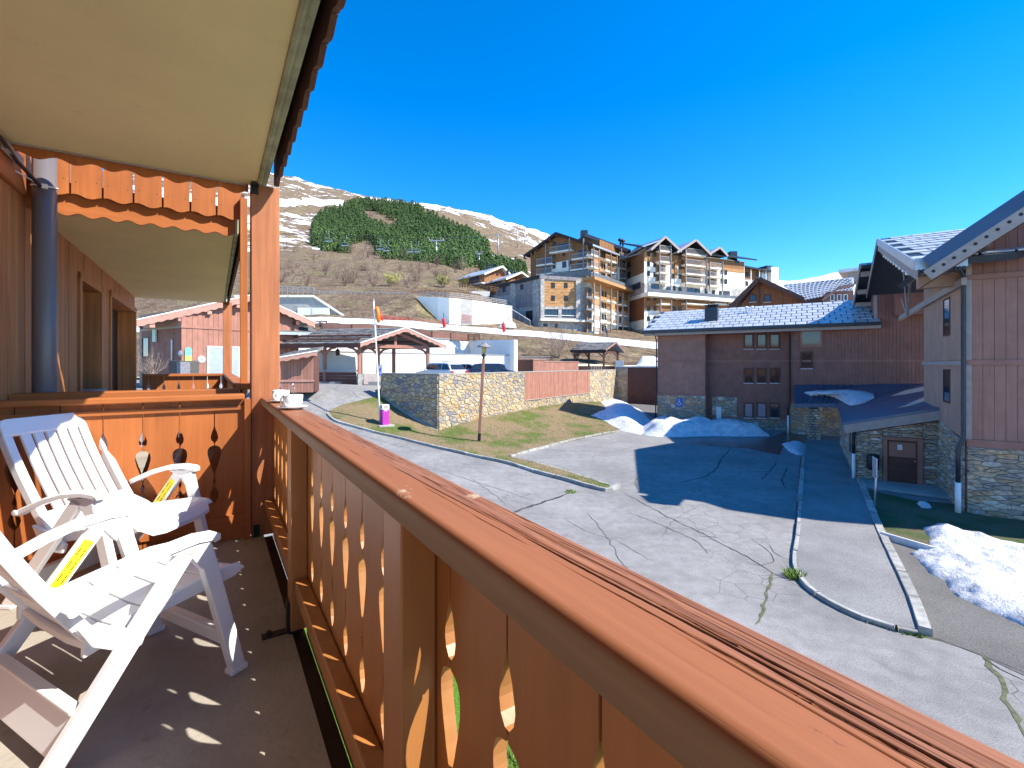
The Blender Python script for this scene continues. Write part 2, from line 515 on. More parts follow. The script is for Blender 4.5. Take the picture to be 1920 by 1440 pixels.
def turf(name, dry, green, gs=.5, lo=.45, hi=.62):
    k = NT(name); v = k.map()
    f = k.noise(v, 30, 5, .75); c1 = k.ramp(f, [(.3, tuple(x * .45 for x in dry)), (.7, tuple(x * 1.25 for x in dry))])
    c2 = k.ramp(f, [(.3, tuple(x * .4 for x in green)), (.7, tuple(x * 1.35 for x in green))])
    c = k.mix(k.ramp(k.noise(v, gs, 6, .6), [(lo, 0), (hi, 1)]), c1, c2)
    k.col(c); k.bump(f, 1.0, .03); k.rough(.95, .1); return k.m
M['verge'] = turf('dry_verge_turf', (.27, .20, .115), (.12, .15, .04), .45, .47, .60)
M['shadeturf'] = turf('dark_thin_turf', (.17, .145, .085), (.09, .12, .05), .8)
M['lawn'] = turf('spring_lawn', (.16, .2, .05), (.12, .25, .03), 1.5, .3, .5)
M['blade_g'] = mat('green_blades', (.13, .21, .03), .8, .3, 2, rv=.35)
M['blade_d'] = mat('dry_blades', (.33, .26, .13), .9, .3, 2, rv=.35)
def snow(name, dirt=.25):
    k = NT(name); v = k.map()
    n = k.noise(v, 2.2, 7, .65); f = k.noise(v, 26, 4, .7)
    c = k.ramp(n, [(.28, (.48, .48, .50)), (.46, (.72, .725, .74)), (.62, (.86, .865, .88))])
    m_ = k.noise(v, 7, 5, .7); c = k.mix(k.ramp(m_, [(.35, dirt * 1.6), (.52, 0)]), c, (.42, .41, .40))
    c = k.mix(k.ramp(f, [(.62, 0), (.75, dirt)]), c, (.30, .27, .24))
    k.col(c); k.bump(k.math('ADD', k.math('ADD', n, k.math('MULTIPLY', m_, .8)), k.math('MULTIPLY', f, .35)), 1.0, .11); k.rough(.6, .3)
    return k.m
M['snow'] = snow('old_snow'); M['cleansnow'] = snow('clean_snow', .05)

# ================================================================ terrain near by
ctrl = [G(px, py, z) for px, py, z in [
    (1150, 922, 0), (945, 866, .2), (850, 848, .4), (760, 826, .65), (700, 812, .95), (640, 793, 1.4), (612, 775, 1.85),
    (700, 752, 2.5), (640, 735, 3.1), (600, 733, 3.2), (680, 722, 3.36), (715, 745, 2.7), (898, 830, .4), (822, 808, .72),
    (960, 857, .06), (1160, 808, 0), (1150, 757, .13), (1060, 812, .1), (1000, 830, .2), (1200, 850, 0), (1300, 900, 0), (1480, 812, 0), (1600, 905, 0),
    (1500, 1000, 0), (1725, 1187, 0), (1900, 1300, 0), (1250, 830, 0), (1100, 975, 0), (1300, 1100, 0), (960, 985, .05),
    (800, 880, .3), (700, 845, .6), (620, 806, 1.2), (1400, 1300, 0), (1230, 780, .3)]]
ctrl += [Vector(p) for p in [(0, 0, 0), (4, 3, 0), (-4, 4, .2), (-10, 12, 1.2), (-16, 22, 2.2), (-13, 38, 3.35), (-22, 36, 3.3), (-30, 30, 3.2), (-9, 42, 3.35), (-3, 52, 2.6), (6, 58, .8),
                             (20, 5, 0), (30, 12, 0), (36, 30, 0), (28, 45, 0), (18, 50, .3), (14, 56, .3), (-12, -8, .5), (8, -10, 0), (30, -10, 0), (-28, 8, 1.5), (-28, 52, 3.4)]]
P = np.array([[p.x, p.y] for p in ctrl]); Zc = np.array([p.z for p in ctrl])
def _phi(r2): return r2 * np.log(r2 + 1e-9) * .5
n_ = len(P)
D2 = ((P[:, None] - P[None]) ** 2).sum(-1)
A_ = np.zeros((n_ + 3, n_ + 3)); A_[:n_, :n_] = _phi(D2) + np.eye(n_) * .8
A_[:n_, n_] = 1; A_[:n_, n_ + 1:] = P; A_[n_, :n_] = 1; A_[n_ + 1:, :n_] = P.T
wts = np.linalg.solve(A_, np.concatenate([Zc, [0, 0, 0]]))
def Hs(x, y):
    x = np.asarray(x, float); y = np.asarray(y, float); sh = x.shape
    q = np.stack([x.ravel(), y.ravel()], 1); out = np.zeros(len(q))
    for i in range(0, len(q), 4000):
        d = ((q[i:i + 4000, None] - P[None]) ** 2).sum(-1)
        out[i:i + 4000] = _phi(d) @ wts[:n_] + wts[n_] + q[i:i + 4000] @ wts[n_ + 1:]
    return out.reshape(sh)
def H(x, y): return float(Hs(np.array([x]), np.array([y]))[0])
def onH(px, py):
    lo = 2.0; Ys = np.linspace(3, 70, 500); X = (px - HX) / F * Ys
    z = CZ - (py - HY) / F * Ys; h = Hs(X, Ys); k = np.nonzero(z <= h)[0]
    i = k[0] if len(k) else len(Ys) - 1
    a, b = (Ys[i - 1] if i else 3.0), Ys[i]
    for _ in range(12):
        m = (a + b) / 2
        if CZ - (py - HY) / F * m <= H((px - HX) / F * m, m): b = m
        else: a = m
    return Vector(((px - HX) / F * b, b, H((px - HX) / F * b, b)))
def path(pts): return [onH(*p) for p in pts]
def smoothline(pts, step):
    out = []
    pts = [Vector((p[0], p[1])) for p in pts]
    n = len(pts)
    for i in range(n - 1):
        p0, p1, p2, p3 = pts[max(i - 1, 0)], pts[i], pts[i + 1], pts[min(i + 2, n - 1)]
        m = max(1, int((p2 - p1).length / step))
        for k in range(m):
            t = k / m
            out.append(.5 * ((2 * p1) + (p2 - p0) * t + (2 * p0 - 5 * p1 + 4 * p2 - p3) * t * t + (3 * p1 - p0 - 3 * p2 + p3) * t ** 3))
    out.append(pts[-1]); return out
def inside(poly, x, y):
    c = False; n = len(poly); j = n - 1
    for i in range(n):
        if (poly[i][1] > y) != (poly[j][1] > y) and x < (poly[j][0] - poly[i][0]) * (y - poly[i][1]) / (poly[j][1] - poly[i][1]) + poly[i][0]: c = not c
        j = i
    return c
def edge_dist(poly, x, y):
    best = 1e9
    for i in range(len(poly)):
        ax, ay = poly[i][0], poly[i][1]; bx, by = poly[(i + 1) % len(poly)][0], poly[(i + 1) % len(poly)][1]
        dx, dy = bx - ax, by - ay; L = dx * dx + dy * dy
        t = 0 if L == 0 else max(0, min(1, ((x - ax) * dx + (y - ay) * dy) / L))
        best = min(best, math.hypot(x - ax - dx * t, y - ay - dy * t))
    return best
def patch(outline, sp, zfun, skirt=0.0):
    """triangulated patch with an even interior, height from zfun(x, y, distance to the edge)"""
    o = []
    n = len(outline)
    for i in range(n):
        a, b = Vector(outline[i][:2]), Vector(outline[(i + 1) % n][:2]); m = max(1, int((b - a).length / sp))
        for k in range(m): o.append(a + (b - a) * (k / m))
    xs = [p.x for p in o]; ys = [p.y for p in o]
    pts = list(o); nb = len(o)
    y = min(ys); r = 0
    while y < max(ys):
        x = min(xs) + (sp / 2 if r % 2 else 0)
        while x < max(xs):
            jx, jy = x + R.uniform(-.15, .15) * sp, y + R.uniform(-.15, .15) * sp
            if inside(o, jx, jy) and edge_dist(outline, jx, jy) > sp * .4: pts.append(Vector((jx, jy)))
            x += sp
        y += sp * .87; r += 1
    v2, _, f, *_r = delaunay_2d_cdt(pts, [(i, (i + 1) % nb) for i in range(nb)], [], 1, 1e-5)
    mb = MB()
    mb.v = [(p.x, p.y, zfun(p.x, p.y, edge_dist(outline, p.x, p.y))) for p in v2]
    mb.f = []
    for t in f:
        a, b, c = [Vector(v2[i]) for i in t[:3]]
        mb.f.append(tuple(t) if (b - a).cross(c - a) > 0 else tuple(t[::-1]))
    return mb
from mathutils import noise as mnoise
def nz(x, y, s=1.0, o=3): return mnoise.fractal(Vector((x * s, y * s, 3.7)), 1.0, 2.0, o)

gx = np.linspace(-46, 60, 170); gy = np.linspace(-16, 58, 140)
XX, YY = np.meshgrid(gx, gy); ZZ = Hs(XX, YY)
mb = MB(); mb.v = list(zip(XX.ravel().tolist(), YY.ravel().tolist(), ZZ.ravel().tolist()))
nx_ = len(gx)
mb.f = [(j * nx_ + i, j * nx_ + i + 1, (j + 1) * nx_ + i + 1, (j + 1) * nx_ + i) for j in range(len(gy) - 1) for i in range(nx_ - 1)]
obj('road', mb, M['asphalt'], smooth=True, kind='structure')

# ---- grassed verge in front of the rubble wall
K1 = [(612, 777), (624, 789), (645, 797), (700, 812), (760, 826), (850, 848), (945, 869), (1010, 889), (1060, 902), (1100, 914), (1135, 922), (1150, 921)]
kerb_a = [(p.x, p.y) for p in path(K1)]
kerb_a = smoothline(kerb_a, .35)
kerb_top = [(p.x, p.y) for p in path([(612, 777), (618, 770), (640, 760), (672, 752), (700, 746), (713, 742)])]
WC = G(822, 808, .72)
wall_pt = Vector((WC.x, WC.y))
wall_left = wall_pt + Vector(E2[:2]) * 5.4
wall_right = wall_pt + Vector(E1[:2]) * 33.2
kerb_b = [(p.x, p.y) for p in path([(1163, 809), (1100, 821), (1030, 838), (985, 850), (958, 858)])]
strip = [(p.x, p.y) for p in path([(985, 864), (1010, 870), (1060, 884), (1110, 900), (1148, 913)])]
verge = [tuple(p) for p in kerb_top] + [tuple(wall_left), tuple(wall_pt), tuple(wall_right)] + kerb_b + strip + [tuple(p) for p in kerb_a[::-1]]
def vz(x, y, e): return H(x, y) + .03 + min(e, .5) * .12 + .035 * nz(x, y, 1.2)
obj('verge_turf', patch(verge, .34, vz), M['verge'], smooth=True, kind='structure')
rows = MB(); rowsd = MB()
rr = random.Random(5)
def blades(poly, n, mbs, zf, hmin=.03, hmax=.11, dens=None):
    xs = [p[0] for p in poly]; ys = [p[1] for p in poly]; c = 0
    for _ in range(n * 4):
        if c >= n: break
        x, y = rr.uniform(min(xs), max(xs)), rr.uniform(min(ys), max(ys))
        if not inside(poly, x, y): continue
        g = nz(x, y, .55) + .25 * nz(x, y, 2.5)
        mbx = mbs[0] if g > .08 + rr.uniform(-.15, .15) else mbs[1]
        if dens and rr.random() > dens(x, y): continue
        z = zf(x, y); h = rr.uniform(hmin, hmax); a = rr.uniform(0, 6.28); w = rr.uniform(.006, .014)
        lx, ly = rr.uniform(-.6, .6) * h, rr.uniform(-.6, .6) * h
        mbx.add([(x - math.cos(a) * w, y - math.sin(a) * w, z), (x + math.cos(a) * w, y + math.sin(a) * w, z), (x + lx, y + ly, z + h)], [(0, 1, 2)])
        c += 1
def vzq(x, y): return vz(x, y, .5) - .01
blades(verge, 24000, (rows, rowsd), vzq)
obj('grass', rows, M['blade_g'], kind='stuff'); obj('dry_grass', rowsd, M['blade_d'], kind='stuff')

# ---- kerb stones
def kerb(name, pts, w, h, seg, m, side=1, z0=None, flush=False, gap=.012):
    root = struct(name)
    L = 0; pts = [Vector(p) for p in pts]
    i = 0; acc = [pts[0]]
    def emit(a):
        if len(a) < 2: return
        mbk = MB(); d0 = (a[1] - a[0]).normalized(); dn = (a[-1] - a[-2]).normalized()
        a = list(a); a[0] = a[0] + d0 * gap; a[-1] = a[-1] - dn * gap
        bl, br, tl, tr = [], [], [], []
        jz = R.uniform(-.012, .012)
        for k, p in enumerate(a):
            d = (a[min(k + 1, len(a) - 1)] - a[max(k - 1, 0)]).normalized(); nn = Vector((-d.y, d.x)) * side
            z = H(p.x, p.y) if z0 is None else z0
            q = p + nn * w
            bl.append((p.x, p.y, z - .12)); br.append((q.x, q.y, z - .12)); tl.append((p.x, p.y, z + h + jz)); tr.append((q.x, q.y, z + h + jz))
        n = len(a)
        vs = bl + br + tr + tl
        fs = []
        for k in range(n - 1):
            for s0, s1 in ((0, 1), (1, 2), (2, 3), (3, 0)):
                f = (s0 * n + k, s1 * n + k, s1 * n + k + 1, s0 * n + k + 1); fs.append(f if side < 0 else f[::-1])
        fs.append((0, n, 2 * n, 3 * n)); fs.append((n - 1, 4 * n - 1, 3 * n - 1, 2 * n - 1))
        mbk.add(vs, fs)
        obj('kerb_stone', mbk, m, root, bevel=.012)
    for k in range(1, len(pts)):
        L += (pts[k] - pts[k - 1]).length; acc.append(pts[k])
        if L >= seg:
            emit(acc); acc = [pts[k]]; L = 0
    emit(acc)
    return root
kerb('verge_kerb', kerb_a, .14, .14, .95, M['kerb'], side=1)
kerb('lot_kerb', smoothline(kerb_b, .35), .16, .12, 1.0, M['kerb'], side=-1)
kerb('strip_kerb', smoothline(strip, .3), .12, .04, .9, M['kerb'], side=1)
# end stones of the island, one broken and tilted
mb = MB(); p = onH(1152, 917); mb.cbox(p + Vector((0, 0, .06)), .5, .2, .2, Vector((.8, .5, .2)).normalized(), Vector((-.5, .8, 0)).normalized(), Vector((-.15, -.1, .98)).normalized())
tag(obj('kerb_stone', mb, M['kerb'], bevel=.02), 'loose pale kerb block tilted at the tip of the grass island', 'kerb stone')
# concrete footing along the rubble wall
mb = MB()
def foot(p0, p1, zf0, zf1, nout, w=.22, n=26):
    p0, p1 = Vector(p0), Vector(p1)
    for k in range(n):
        a, b = p0.lerp(p1, k / n), p0.lerp(p1, (k + 1) / n); nn = Vector(nout[:2])
        za, zb = zf0 + (zf1 - zf0) * k / n, zf0 + (zf1 - zf0) * (k + 1) / n
        q = lambda v, o, z: (v.x + nn.x * o, v.y + nn.y * o, z)
        mb.hexa([q(a, -.05, za - .5), q(b, -.05, zb - .5), q(b, w, zb - .5), q(a, w, za - .5), q(a, -.05, za + .12), q(b, -.05, zb + .12), q(b, w, zb + .08), q(a, w, za + .08)])

# ---- footpath on the right with its edging
pl = smoothline([(p.x, p.y) for p in path([(1512, 836), (1506, 915), (1500, 1000), (1494, 1050), (1500, 1078), (1520, 1105), (1560, 1132), (1620, 1161), (1680, 1180), (1722, 1189)])], .3)
pr = smoothline([(p.x, p.y) for p in path([(1722, 1189), (1702, 1128), (1668, 1052), (1645, 1002), (1625, 950), (1612, 912), (1604, 880)])], .4)
fp = [tuple(p) for p in pl] + [tuple(p) for p in pr[1:]]
ptop = lambda x, y, e: H(x, y) + .085
mb = patch(fp, .6, ptop)
obj('footpath', mb, M['path'], kind='structure')
kerb('footpath_kerb', pl[:len(pl) * 6 // 10], .15, .105, 1.1, M['kerb'], side=-1)
kerb('footpath_kerb', pl[len(pl) * 6 // 10:], .10, .09, 1.1, M['kerb'], side=-1)
kerb('footpath_edging', pr, .19, .13, 1.25, M['kerb'], side=-1)

# ---- coarse old asphalt apron and thin turf by the stone building
E0 = Vector((15.28, 15.6, 0))                   # front corner of the gabled building
q = [(p.x, p.y) for p in path([(1612, 914), (1640, 985), (1652, 1008)])]
lawn = q + [(p.x, p.y) for p in path([(1700, 1022), (1745, 1036), (1800, 1050)])] + [(13.6, 11.4), (18, 10), (19.5, 13)] + [tuple((E0 - E2 * 3)[:2]), tuple(E0[:2]), tuple((E0 + E1 * 1.2)[:2])] + [(p.x, p.y) for p in path([(1720, 938), (1650, 924)])]
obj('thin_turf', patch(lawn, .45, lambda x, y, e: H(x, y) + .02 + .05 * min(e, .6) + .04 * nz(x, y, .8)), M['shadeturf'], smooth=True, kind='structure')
apron = [(p.x, p.y) for p in path([(1728, 1190), (1690, 1098), (1655, 1012), (1700, 1026), (1745, 1040), (1800, 1056)])] + [(13.5, 11.3), (14, 4), (9.5, 4.6)] + [(p.x, p.y) for p in path([(1915, 1265), (1830, 1225)])]
obj('rough_apron', patch(apron, .8, lambda x, y, e: H(x, y) + .006), M['rough'], kind='structure')
mb = MB(); a = path([(1652, 1008), (1745, 1036), (1800, 1051)])
for i in range(2): mb.bar(a[i] + Vector((0, 0, .08)), a[i + 1] + Vector((0, 0, .08)), .07, .2)
obj('turf_edging', mb, M['snow_edge'], kind='structure', bevel=.01)
# slab before the door
db = [Vector((14.97, 20.2, 0)), Vector((14.97, 20.2, 0)) - E2 * 3.0, Vector((14.97, 20.2, 0)) - E2 * 3.0 - E1 * 1.9, Vector((14.97, 20.2, 0)) - E1 * 1.5]
mb = MB(); mb.prism([v + Vector((0, 0, .0)) for v in db], (0, 0, .09)); obj('door_slab', mb, M['concrete'], kind='structure', bevel=.02)

# ---- seams, cracks and damp in the asphalt
def ribbon(name, pts, w, m, off=.006, jag=.03, extra=None):
    p = path(pts) if len(pts[0]) == 2 else pts
    q = smoothline([(v.x, v.y) for v in p], .12)
    L, Rr = [], []
    for k, v in enumerate(q):
        d = (q[min(k + 1, len(q) - 1)] - q[max(k - 1, 0)])
        if d.length < 1e-6: d = Vector((1, 0))
        d.normalize(); nn = Vector((-d.y, d.x))
        t = min(1, 4 * min(k, len(q) - 1 - k) / len(q) + .25)
        c = v + nn * jag * nz(v.x, v.y, 4) * 2
        ww = w * t * (1 + .8 * nz(v.x + 9, v.y, 5))
        L.append(c + nn * ww / 2); Rr.append(c - nn * ww / 2)
    mb = MB(); z = lambda v: (v.x, v.y, H(v.x, v.y) + off)
    n = len(q); mb.v = [z(v) for v in L] + [z(v) for v in Rr]
    mb.f = [(k + n, k + 1 + n, k + 1, k) for k in range(n - 1)]
    obj(name, mb, m, kind='structure')
for pts, w, mm in [
    ([(1165, 922), (1250, 968), (1310, 997), (1400, 1045), (1450, 1075), (1500, 1090)], .035, 'crack'),
    ([(1372, 838), (1352, 862), (1342, 880), (1322, 893), (1290, 902), (1264, 907)], .06, 'crack'),
    ([(1456, 866), (1446, 880), (1426, 902)], .05, 'crack'),
    ([(1478, 875), (1470, 890), (1468, 905), (1476, 918)], .04, 'crack'),
    ([(1447, 1072), (1440, 1100), (1428, 1140), (1420, 1172)], .06, 'crackmoss'),
    ([(945, 968), (985, 952), (1030, 938), (1066, 925)], .10, 'crack'),
    ([(1830, 1218), (1868, 1262), (1890, 1315), (1925, 1385)], .07, 'crackmoss'),
    ([(1728, 1190), (1780, 1207), (1830, 1226), (1880, 1244), (1925, 1262)], .03, 'crack'),
    ([(1840, 1235), (1880, 1255), (1925, 1280)], .03, 'crack'),
    ([(1178, 960), (1240, 985), (1300, 1012), (1330, 1040)], .02, 'crack'),
    ([(1405, 1010), (1430, 1025), (1450, 1050), (1420, 1060), (1400, 1052)], .018, 'crack'),
    ([(1440, 1020), (1452, 1038), (1480, 1050)], .015, 'crack'),
    ([(820, 880), (880, 900), (960, 925), (1000, 940)], .02, 'crack'),
    ([(880, 895), (930, 930), (950, 950)], .016, 'crack'),
    ([(1100, 960), (1140, 1010), (1170, 1060), (1210, 1090)], .016, 'crack'),
    ([(1060, 975), (1110, 1000), (1160, 1015), (1215, 1050)], .014, 'crack'),
    ([(1240, 1010), (1255, 985), (1280, 965), (1310, 950)], .012, 'crack'),
    ([(1195, 895), (1190, 905), (1196, 918)], .05, 'crackmoss'),
    ([(1620, 1160), (1680, 1181), (1724, 1192), (1765, 1203)], .07, 'crackmoss'),
    ([(618, 800), (660, 812), (720, 828), (800, 850)], .02, 'crack'),
]: ribbon('asphalt_seam', pts, w, M[mm])
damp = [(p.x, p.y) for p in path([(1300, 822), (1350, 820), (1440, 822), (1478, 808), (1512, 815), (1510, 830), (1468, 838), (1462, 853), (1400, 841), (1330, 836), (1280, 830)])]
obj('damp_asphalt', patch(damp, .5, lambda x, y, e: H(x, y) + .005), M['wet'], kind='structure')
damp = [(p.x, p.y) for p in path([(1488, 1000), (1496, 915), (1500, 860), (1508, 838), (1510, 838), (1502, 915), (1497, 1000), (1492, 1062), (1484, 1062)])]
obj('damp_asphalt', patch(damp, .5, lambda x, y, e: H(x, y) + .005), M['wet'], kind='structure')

# ---- snow
def mound(outline, h, slope, sp, rough=.5, off=.0, base=H, fr=1.1):
    def z(x, y, e):
        k = min(1, e * slope / h); k = k * k * (3 - 2 * k)
        r = min(1, e * 4)
        return base(x, y) + off + h * k * (1 + rough * nz(x, y, fr, 5)) + r * .085 * rough * nz(x, y, 3.3, 4) + (.03 if e > .01 else -.06)
    return patch(outline, sp, z)
def S(pts): return [(p.x, p.y) for p in path(pts)]
o = tag(obj('snow_patch', mound(S([(1722, 992), (1760, 986), (1790, 996), (1830, 1004), (1880, 1016), (1960, 1030)]) + [(13.5, 8.4)] + S([(1960, 1195), (1925, 1178), (1880, 1158), (1830, 1137), (1795, 1120), (1775, 1105), (1772, 1092), (1745, 1078), (1728, 1060), (1704, 1036), (1738, 1026), (1738, 1010)]), .17, .35, .12, 1.0, .02), M['snow'], smooth=True), 'dirty lumpy snow patch thawing beside the footpath', 'snow')
o = tag(obj('snow_heap', mound(S([(1207, 816), (1200, 800), (1222, 789)]) + [(12.2, 38.3), (15.0, 37.0), (18.2, 35.0)] + S([(1440, 812), (1446, 818), (1400, 819), (1340, 818), (1270, 820), (1230, 819)]), .8, .6, .26, .34, .02, fr=.7), M['snow'], smooth=True), 'blue shaded snow heap ploughed against the brown wing', 'snow heap')
o = tag(obj('snow_heap', mound(S([(1102, 780), (1130, 768)]) + [tuple(wall_right - Vector(E1[:2]) * 6)[:2], tuple(wall_right - Vector(E1[:2]) * 1.0), (12.9, 46.5)] + S([(1222, 789), (1204, 816), (1165, 808)]), .6, .35, .3, .3, .02, fr=.6), M['cleansnow'], smooth=True), 'sunlit white snow bank at the far end of the rubble wall', 'snow heap')
o = tag(obj('snow_remnant', mound(S([(1464, 833), (1485, 829), (1509, 833), (1509, 848), (1503, 857), (1480, 848)]), .12, .4, .2, .5, .02), M['snow'], smooth=True), 'small snow remnant against the footpath kerb', 'snow')
o = tag(obj('snow_remnant', mound(S([(1718, 947), (1740, 948), (1750, 957), (1728, 955)]), .05, .4, .12, .5, .1), M['snow'], smooth=True), 'thin snow scrap on the turf before the door slab', 'snow')
ramp_ = [tuple((wall_right + Vector((.5, -.6)))), (12.6, 41.5), (13.2, 40.2), (22, 46), (20, 54)]
obj('garage_ramp_shade', patch(ramp_, 1.0, lambda x, y, e: H(x, y) + .01), M['rough'], kind='structure')  # dark asphalt patch stands in for the wing's cast shadow
# weeds at the kerbs
def tuft(name, at, n, r, h, label, dark=False):
    mb = MB()
    for _ in range(n):
        a = rr.uniform(0, 6.28); d = r * math.sqrt(rr.random()); x, y = at.x + d * math.cos(a), at.y + d * math.sin(a)
        hh = h * rr.uniform(.4, 1); b = rr.uniform(0, 6.28); w = rr.uniform(.012, .03)
        z = H(x, y); lx, ly = rr.uniform(-.5, .5) * hh, rr.uniform(-.5, .5) * hh
        mb.add([(x - math.cos(b) * w, y - math.sin(b) * w, z), (x + math.cos(b) * w, y + math.sin(b) * w, z), (x + lx + .5 * w, y + ly, z + hh * .7), (x + lx * 1.5, y + ly * 1.5, z + hh)], [(0, 1, 2, 3)])
    return tag(obj(name, mb, M['blade_g']), label, 'weeds')
tuft('weeds', onH(1489, 1082), 190, .2, .22, 'green weeds at the rounded corner of the footpath kerb')
tuft('weeds', onH(1070, 923), 90, .22, .10, 'small weed clump where the tar seam meets the verge kerb')
mb = MB()
for px, py in [(1640 + i * 6.5, 1166 + i * 1.9) for i in range(14)]:
    p = onH(px, py + 3)
    for _ in range(26):
        x, y = p.x + rr.gauss(0, .06), p.y + rr.gauss(0, .03); z = H(x, y); w = .015; b = rr.uniform(0, 6.28); h = rr.uniform(.03, .09)
        mb.add([(x - math.cos(b) * w, y - math.sin(b) * w, z), (x + math.cos(b) * w, y + math.sin(b) * w, z), (x + rr.uniform(-.03, .03), y, z + h)], [(0, 1, 2)])
obj('kerb_moss', mb, M['blade_g'], kind='stuff')

# ---- lawn under the balcony
lp = [tuple((NX * d + AX * t)[:2]) for d, t in ((-.6, -3), (5.5, -3), (5.5, 9), (-.6, 9))]
obj('lawn', patch(lp, .5, lambda x, y, e: max(H(x, y), 0) + .03 + .03 * nz(x, y, 1)), M['lawn'], smooth=True, kind='structure')
lg = MB(); ld = MB()
lq = [tuple((NX * d + AX * t)[:2]) for d, t in ((.3, -.8), (3.6, -.8), (3.6, 5), (.3, 5))]
blades(lq, 22000, (lg, ld), lambda x, y: max(H(x, y), 0) + .02, .04, .12)
obj('grass', lg, M['blade_g'], kind='stuff'); obj('dry_grass', ld, M['blade_d'], kind='stuff')

# ================================================================ hillside and mountain
TAB = {
 200: [(45, 715), (60, 690), (70, 640), (78, 612), (84, 600), (97, 560), (100, 546), (125, 520), (180, 478), (240, 430), (330, 385), (450, 335), (600, 315), (900, 280)],
 400: [(45, 715), (60, 690), (70, 640), (78, 612), (84, 600), (97, 560), (100, 546), (125, 520), (180, 482), (240, 440), (330, 400), (450, 350), (600, 330), (900, 300)],
 520: [(45, 712), (60, 690), (68, 640), (74, 611), (80, 598), (97, 556), (100, 546), (125, 522), (180, 482), (240, 452), (330, 412), (450, 370), (600, 348), (900, 325)],
 600: [(45, 710), (60, 690), (68, 640), (74, 604), (80, 594), (97, 553), (100, 547), (125, 525), (180, 484), (240, 468), (330, 430), (450, 392), (600, 372), (900, 345)],
 700: [(45, 708), (60, 690), (69, 640), (74, 606), (80, 599), (97, 552), (100, 548), (125, 525), (180, 486), (240, 478), (330, 432), (450, 386), (600, 378), (900, 371)],
 780: [(45, 705), (60, 690), (70, 640), (75, 615), (82, 604), (90, 556), (100, 549), (125, 530), (180, 495), (240, 490), (330, 450), (450, 394), (600, 388), (900, 381)],
 832: [(45, 704), (60, 690), (70, 642), (76, 618), (83, 608), (90, 604), (100, 553), (125, 534), (180, 502), (240, 496), (330, 458), (450, 402), (600, 394), (900, 388)],
 900: [(48, 700), (60, 688), (70, 645), (78, 624), (86, 614), (97, 598), (103, 570), (125, 545), (180, 520), (240, 500), (330, 470), (450, 430), (600, 412), (900, 400)],
 1000: [(50, 698), (58, 692), (70, 650), (80, 632), (89, 620), (97, 616), (110, 608), (125, 575), (180, 545), (240, 520), (330, 495), (450, 470), (600, 448), (900, 432)],
 1100: [(52, 696), (60, 690), (72, 655), (82, 642), (92, 628), (100, 626), (110, 622), (125, 600), (180, 565), (240, 545), (330, 520), (450, 500), (600, 480), (900, 465)],
 1230: [(55, 694), (62, 688), (76, 664), (86, 655), (97, 641), (105, 638), (115, 634), (130, 620), (180, 590), (240, 575), (330, 560), (450, 540), (600, 520), (900, 500)],
 1480: [(57, 694), (62, 690), (76, 680), (86, 674), (97, 667), (105, 660), (115, 655), (130, 640), (180, 612), (240, 592), (330, 572), (450, 558), (600, 545), (900, 527)],
 1560: [(57, 694), (62, 690), (76, 682), (86, 676), (97, 670), (105, 662), (115, 656), (130, 642), (180, 614), (240, 594), (330, 572), (450, 555), (600, 538), (900, 514)],
 1640: [(57, 694), (62, 690), (76, 682), (86, 676), (97, 670), (105, 662), (115, 656), (130, 642), (180, 614), (240, 594), (330, 572), (450, 550), (600, 530), (900, 500)],
 2300: [(57, 694), (62, 690), (76, 682), (86, 676), (97, 670), (105, 662), (115, 656), (130, 642), (180, 614), (240, 594), (330, 572), (450, 550), (600, 530), (900, 490)]}
KP = sorted(TAB)
NR = 150
lys = np.concatenate([np.linspace(math.log(45), math.log(130), 70), np.linspace(math.log(130), math.log(900), NR - 69)[1:]])
def col_profile(k):
    a = np.array(TAB[k], float); ly = np.log(a[:, 0]); m = np.gradient(a[:, 1], ly)
    return np.interp(lys, ly, a[:, 1])
PROF = np.stack([col_profile(k) for k in KP])
ker = np.array([.12, .2, .36, .2, .12])
PROF = np.stack([np.convolve(np.pad(r, 2, mode='edge'), ker, 'valid') for r in PROF])
pxs = np.unique(np.concatenate([np.arange(200, 470, 14), np.arange(470, 1240, 3.6), np.arange(1240, 2301, 20)]))
TP = np.stack([np.interp(pxs, KP, PROF[:, j]) for j in range(len(lys))])      # rows x cols
def hill_py(px, Y):
    j = np.interp(math.log(Y), lys, np.arange(len(lys))); j0 = int(j); j1 = min(j0 + 1, len(lys) - 1)
    c = np.interp(px, pxs, np.arange(len(pxs))); c0 = int(c); c1 = min(c0 + 1, len(pxs) - 1)
    f, g = j - j0, c - c0
    return (TP[j0, c0] * (1 - g) + TP[j0, c1] * g) * (1 - f) + (TP[j1, c0] * (1 - g) + TP[j1, c1] * g) * f
def hill(px, Y): return W(px, hill_py(px, Y), Y)
vs = []; dens = []
PISTE = [(200, 74.5, 79), (560, 74.5, 79), (600, 74.0, 79.5), (700, 74.0, 79), (780, 75, 81.5), (832, 76, 82.5), (900, 78, 85.5), (1000, 80, 88.5), (1100, 82, 91.5), (1230, 86, 96.5), (1480, 88, 97), (2300, 88, 97)]
def smooth01(a, b, x): t = max(0, min(1, (x - a) / (b - a))); return t * t * (3 - 2 * t)
